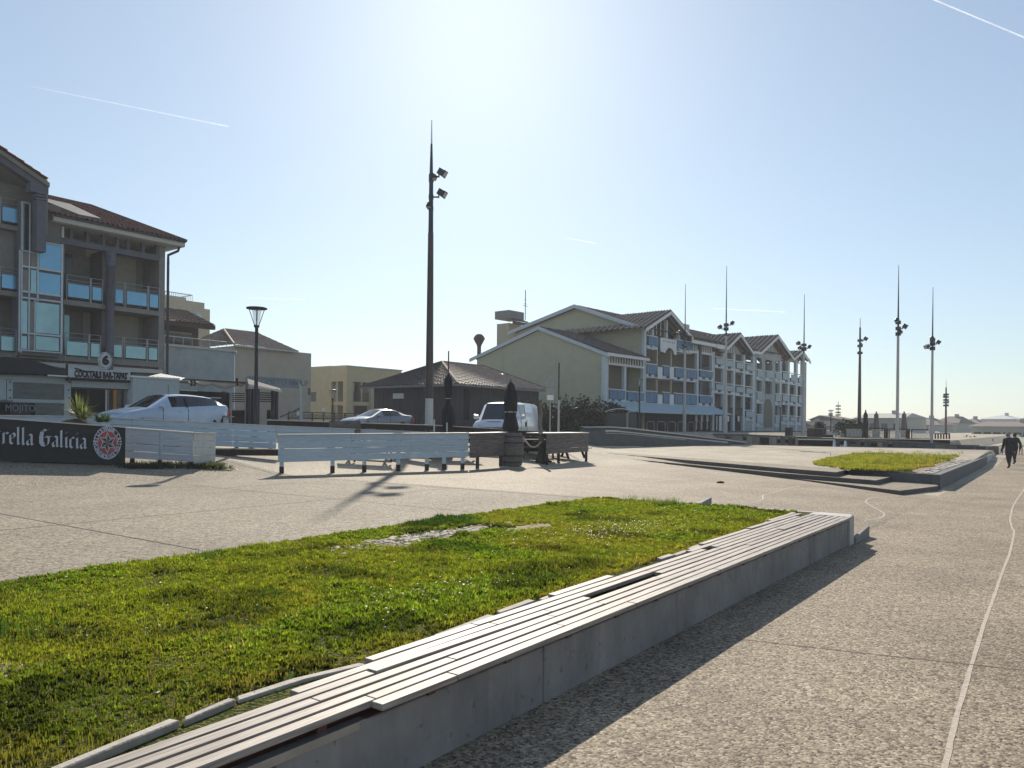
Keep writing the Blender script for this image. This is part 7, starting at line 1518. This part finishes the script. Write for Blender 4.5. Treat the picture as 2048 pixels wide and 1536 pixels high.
for k in range(5): PG2.part('blind_slat', 'dark_brown', 519, 547, (533, 785 + k * 4.2, 787.4 + k * 4.2), .3, .34)
PG2.part('speaker', 'black_plastic', 541, 550, (545, 820, 838), -.6, -.3)
t0_ = W(603, 845, 34); g = gw(t0_.x, t0_.y); t = thing('white_pole', 'white forked pole leaning beside the beige house, with a slanting branch', 'pole', (t0_.x, t0_.y, g)); zf = lambda x, y: W(x, y, 34) - Vector((t0_.x, t0_.y, g))
mb = MB(); mb.tube([(0, 0, 0), zf(601, 775)], [.09, .04], 7); mb.tube([zf(601, 775), zf(596, 762)], [.03, .015], 5); mb.build('pole', MATS['white_frame'], t); mb = MB(); mb.tube([zf(602, 815), zf(585, 824), zf(560, 834)], [.05, .04, .03], 6); mb.build('branch', MATS['driftwood'], t)
RL = Fac(578, 42, 2000, 1.4, 'lattice_railing', 'long low railing with diagonal lattice behind the dark plank fence', 'railing', perp=False)
RL = RL
zt_, zb_ = RL.z(640, 826.5), RL.z(640, 838); a0, a1 = 0, RL.a(712); mb = MB(); mb.box(a0, a1, 0, .05, zt_, zt_ + .05); mb.build('top_rail', MATS['mast_wood'], RL.t); mb = MB(); mb.box(a0, a1, 0, .05, zb_, zb_ + .05); mb.build('bottom_rail', MATS['mast_wood'], RL.t)
mb = MB(); n_ = 34
for k in range(n_): x = a0 + (a1 - a0) * k / n_; mb.bar((x, .02, zb_), (x + .3, .02, zt_ - .06), .02, .05)
mb.build('lattice', MATS['driftwood'], RL.t, kind='stuff')
for k in range(7): x = a0 + (a1 - a0) * k / 6; mb = MB(); mb.box(x - .03, x + .03, 0, .06, zb_ - .5, zt_); mb.build('post', MATS['mast_wood'], RL.t)
for px, y in ((597, 831), (648, 823)):
    p = W(px, y, 41); g = gw(p.x, p.y); t = thing('small_sign', 'small white sign on a short stake by the lattice railing, ' + ('left one' if px < 600 else 'right one'), 'sign', (p.x, p.y, g)); mb = MB(); mb.box(-.09, .09, -.02, .0, p.z - g, p.z - g + .2); mb.build('plate', MATS['tip_white'], t); mb = MB(); mb.tube([(0, .01, 0), (0, .01, p.z - g)], .02, 5); mb.build('stake', MATS['driftwood'], t)
# ------------------------------------------------------------------ sea air
hb = MB(); hb.box(-520, 520, -30, 560, -1.7, 19)
hm = bpy.data.materials.new('sea_haze'); hm.use_nodes = True; hn = hm.node_tree; hn.nodes.clear()
ho = hn.nodes.new('ShaderNodeOutputMaterial'); hv = hn.nodes.new('ShaderNodeVolumePrincipled')
hv.inputs['Color'].default_value = (.90, .94, 1., 1); hv.inputs['Density'].default_value = .0006; hv.inputs['Anisotropy'].default_value = .25
hn.links.new(hv.outputs[0], ho.inputs['Volume']); hb.build('haze', hm, kind='stuff')
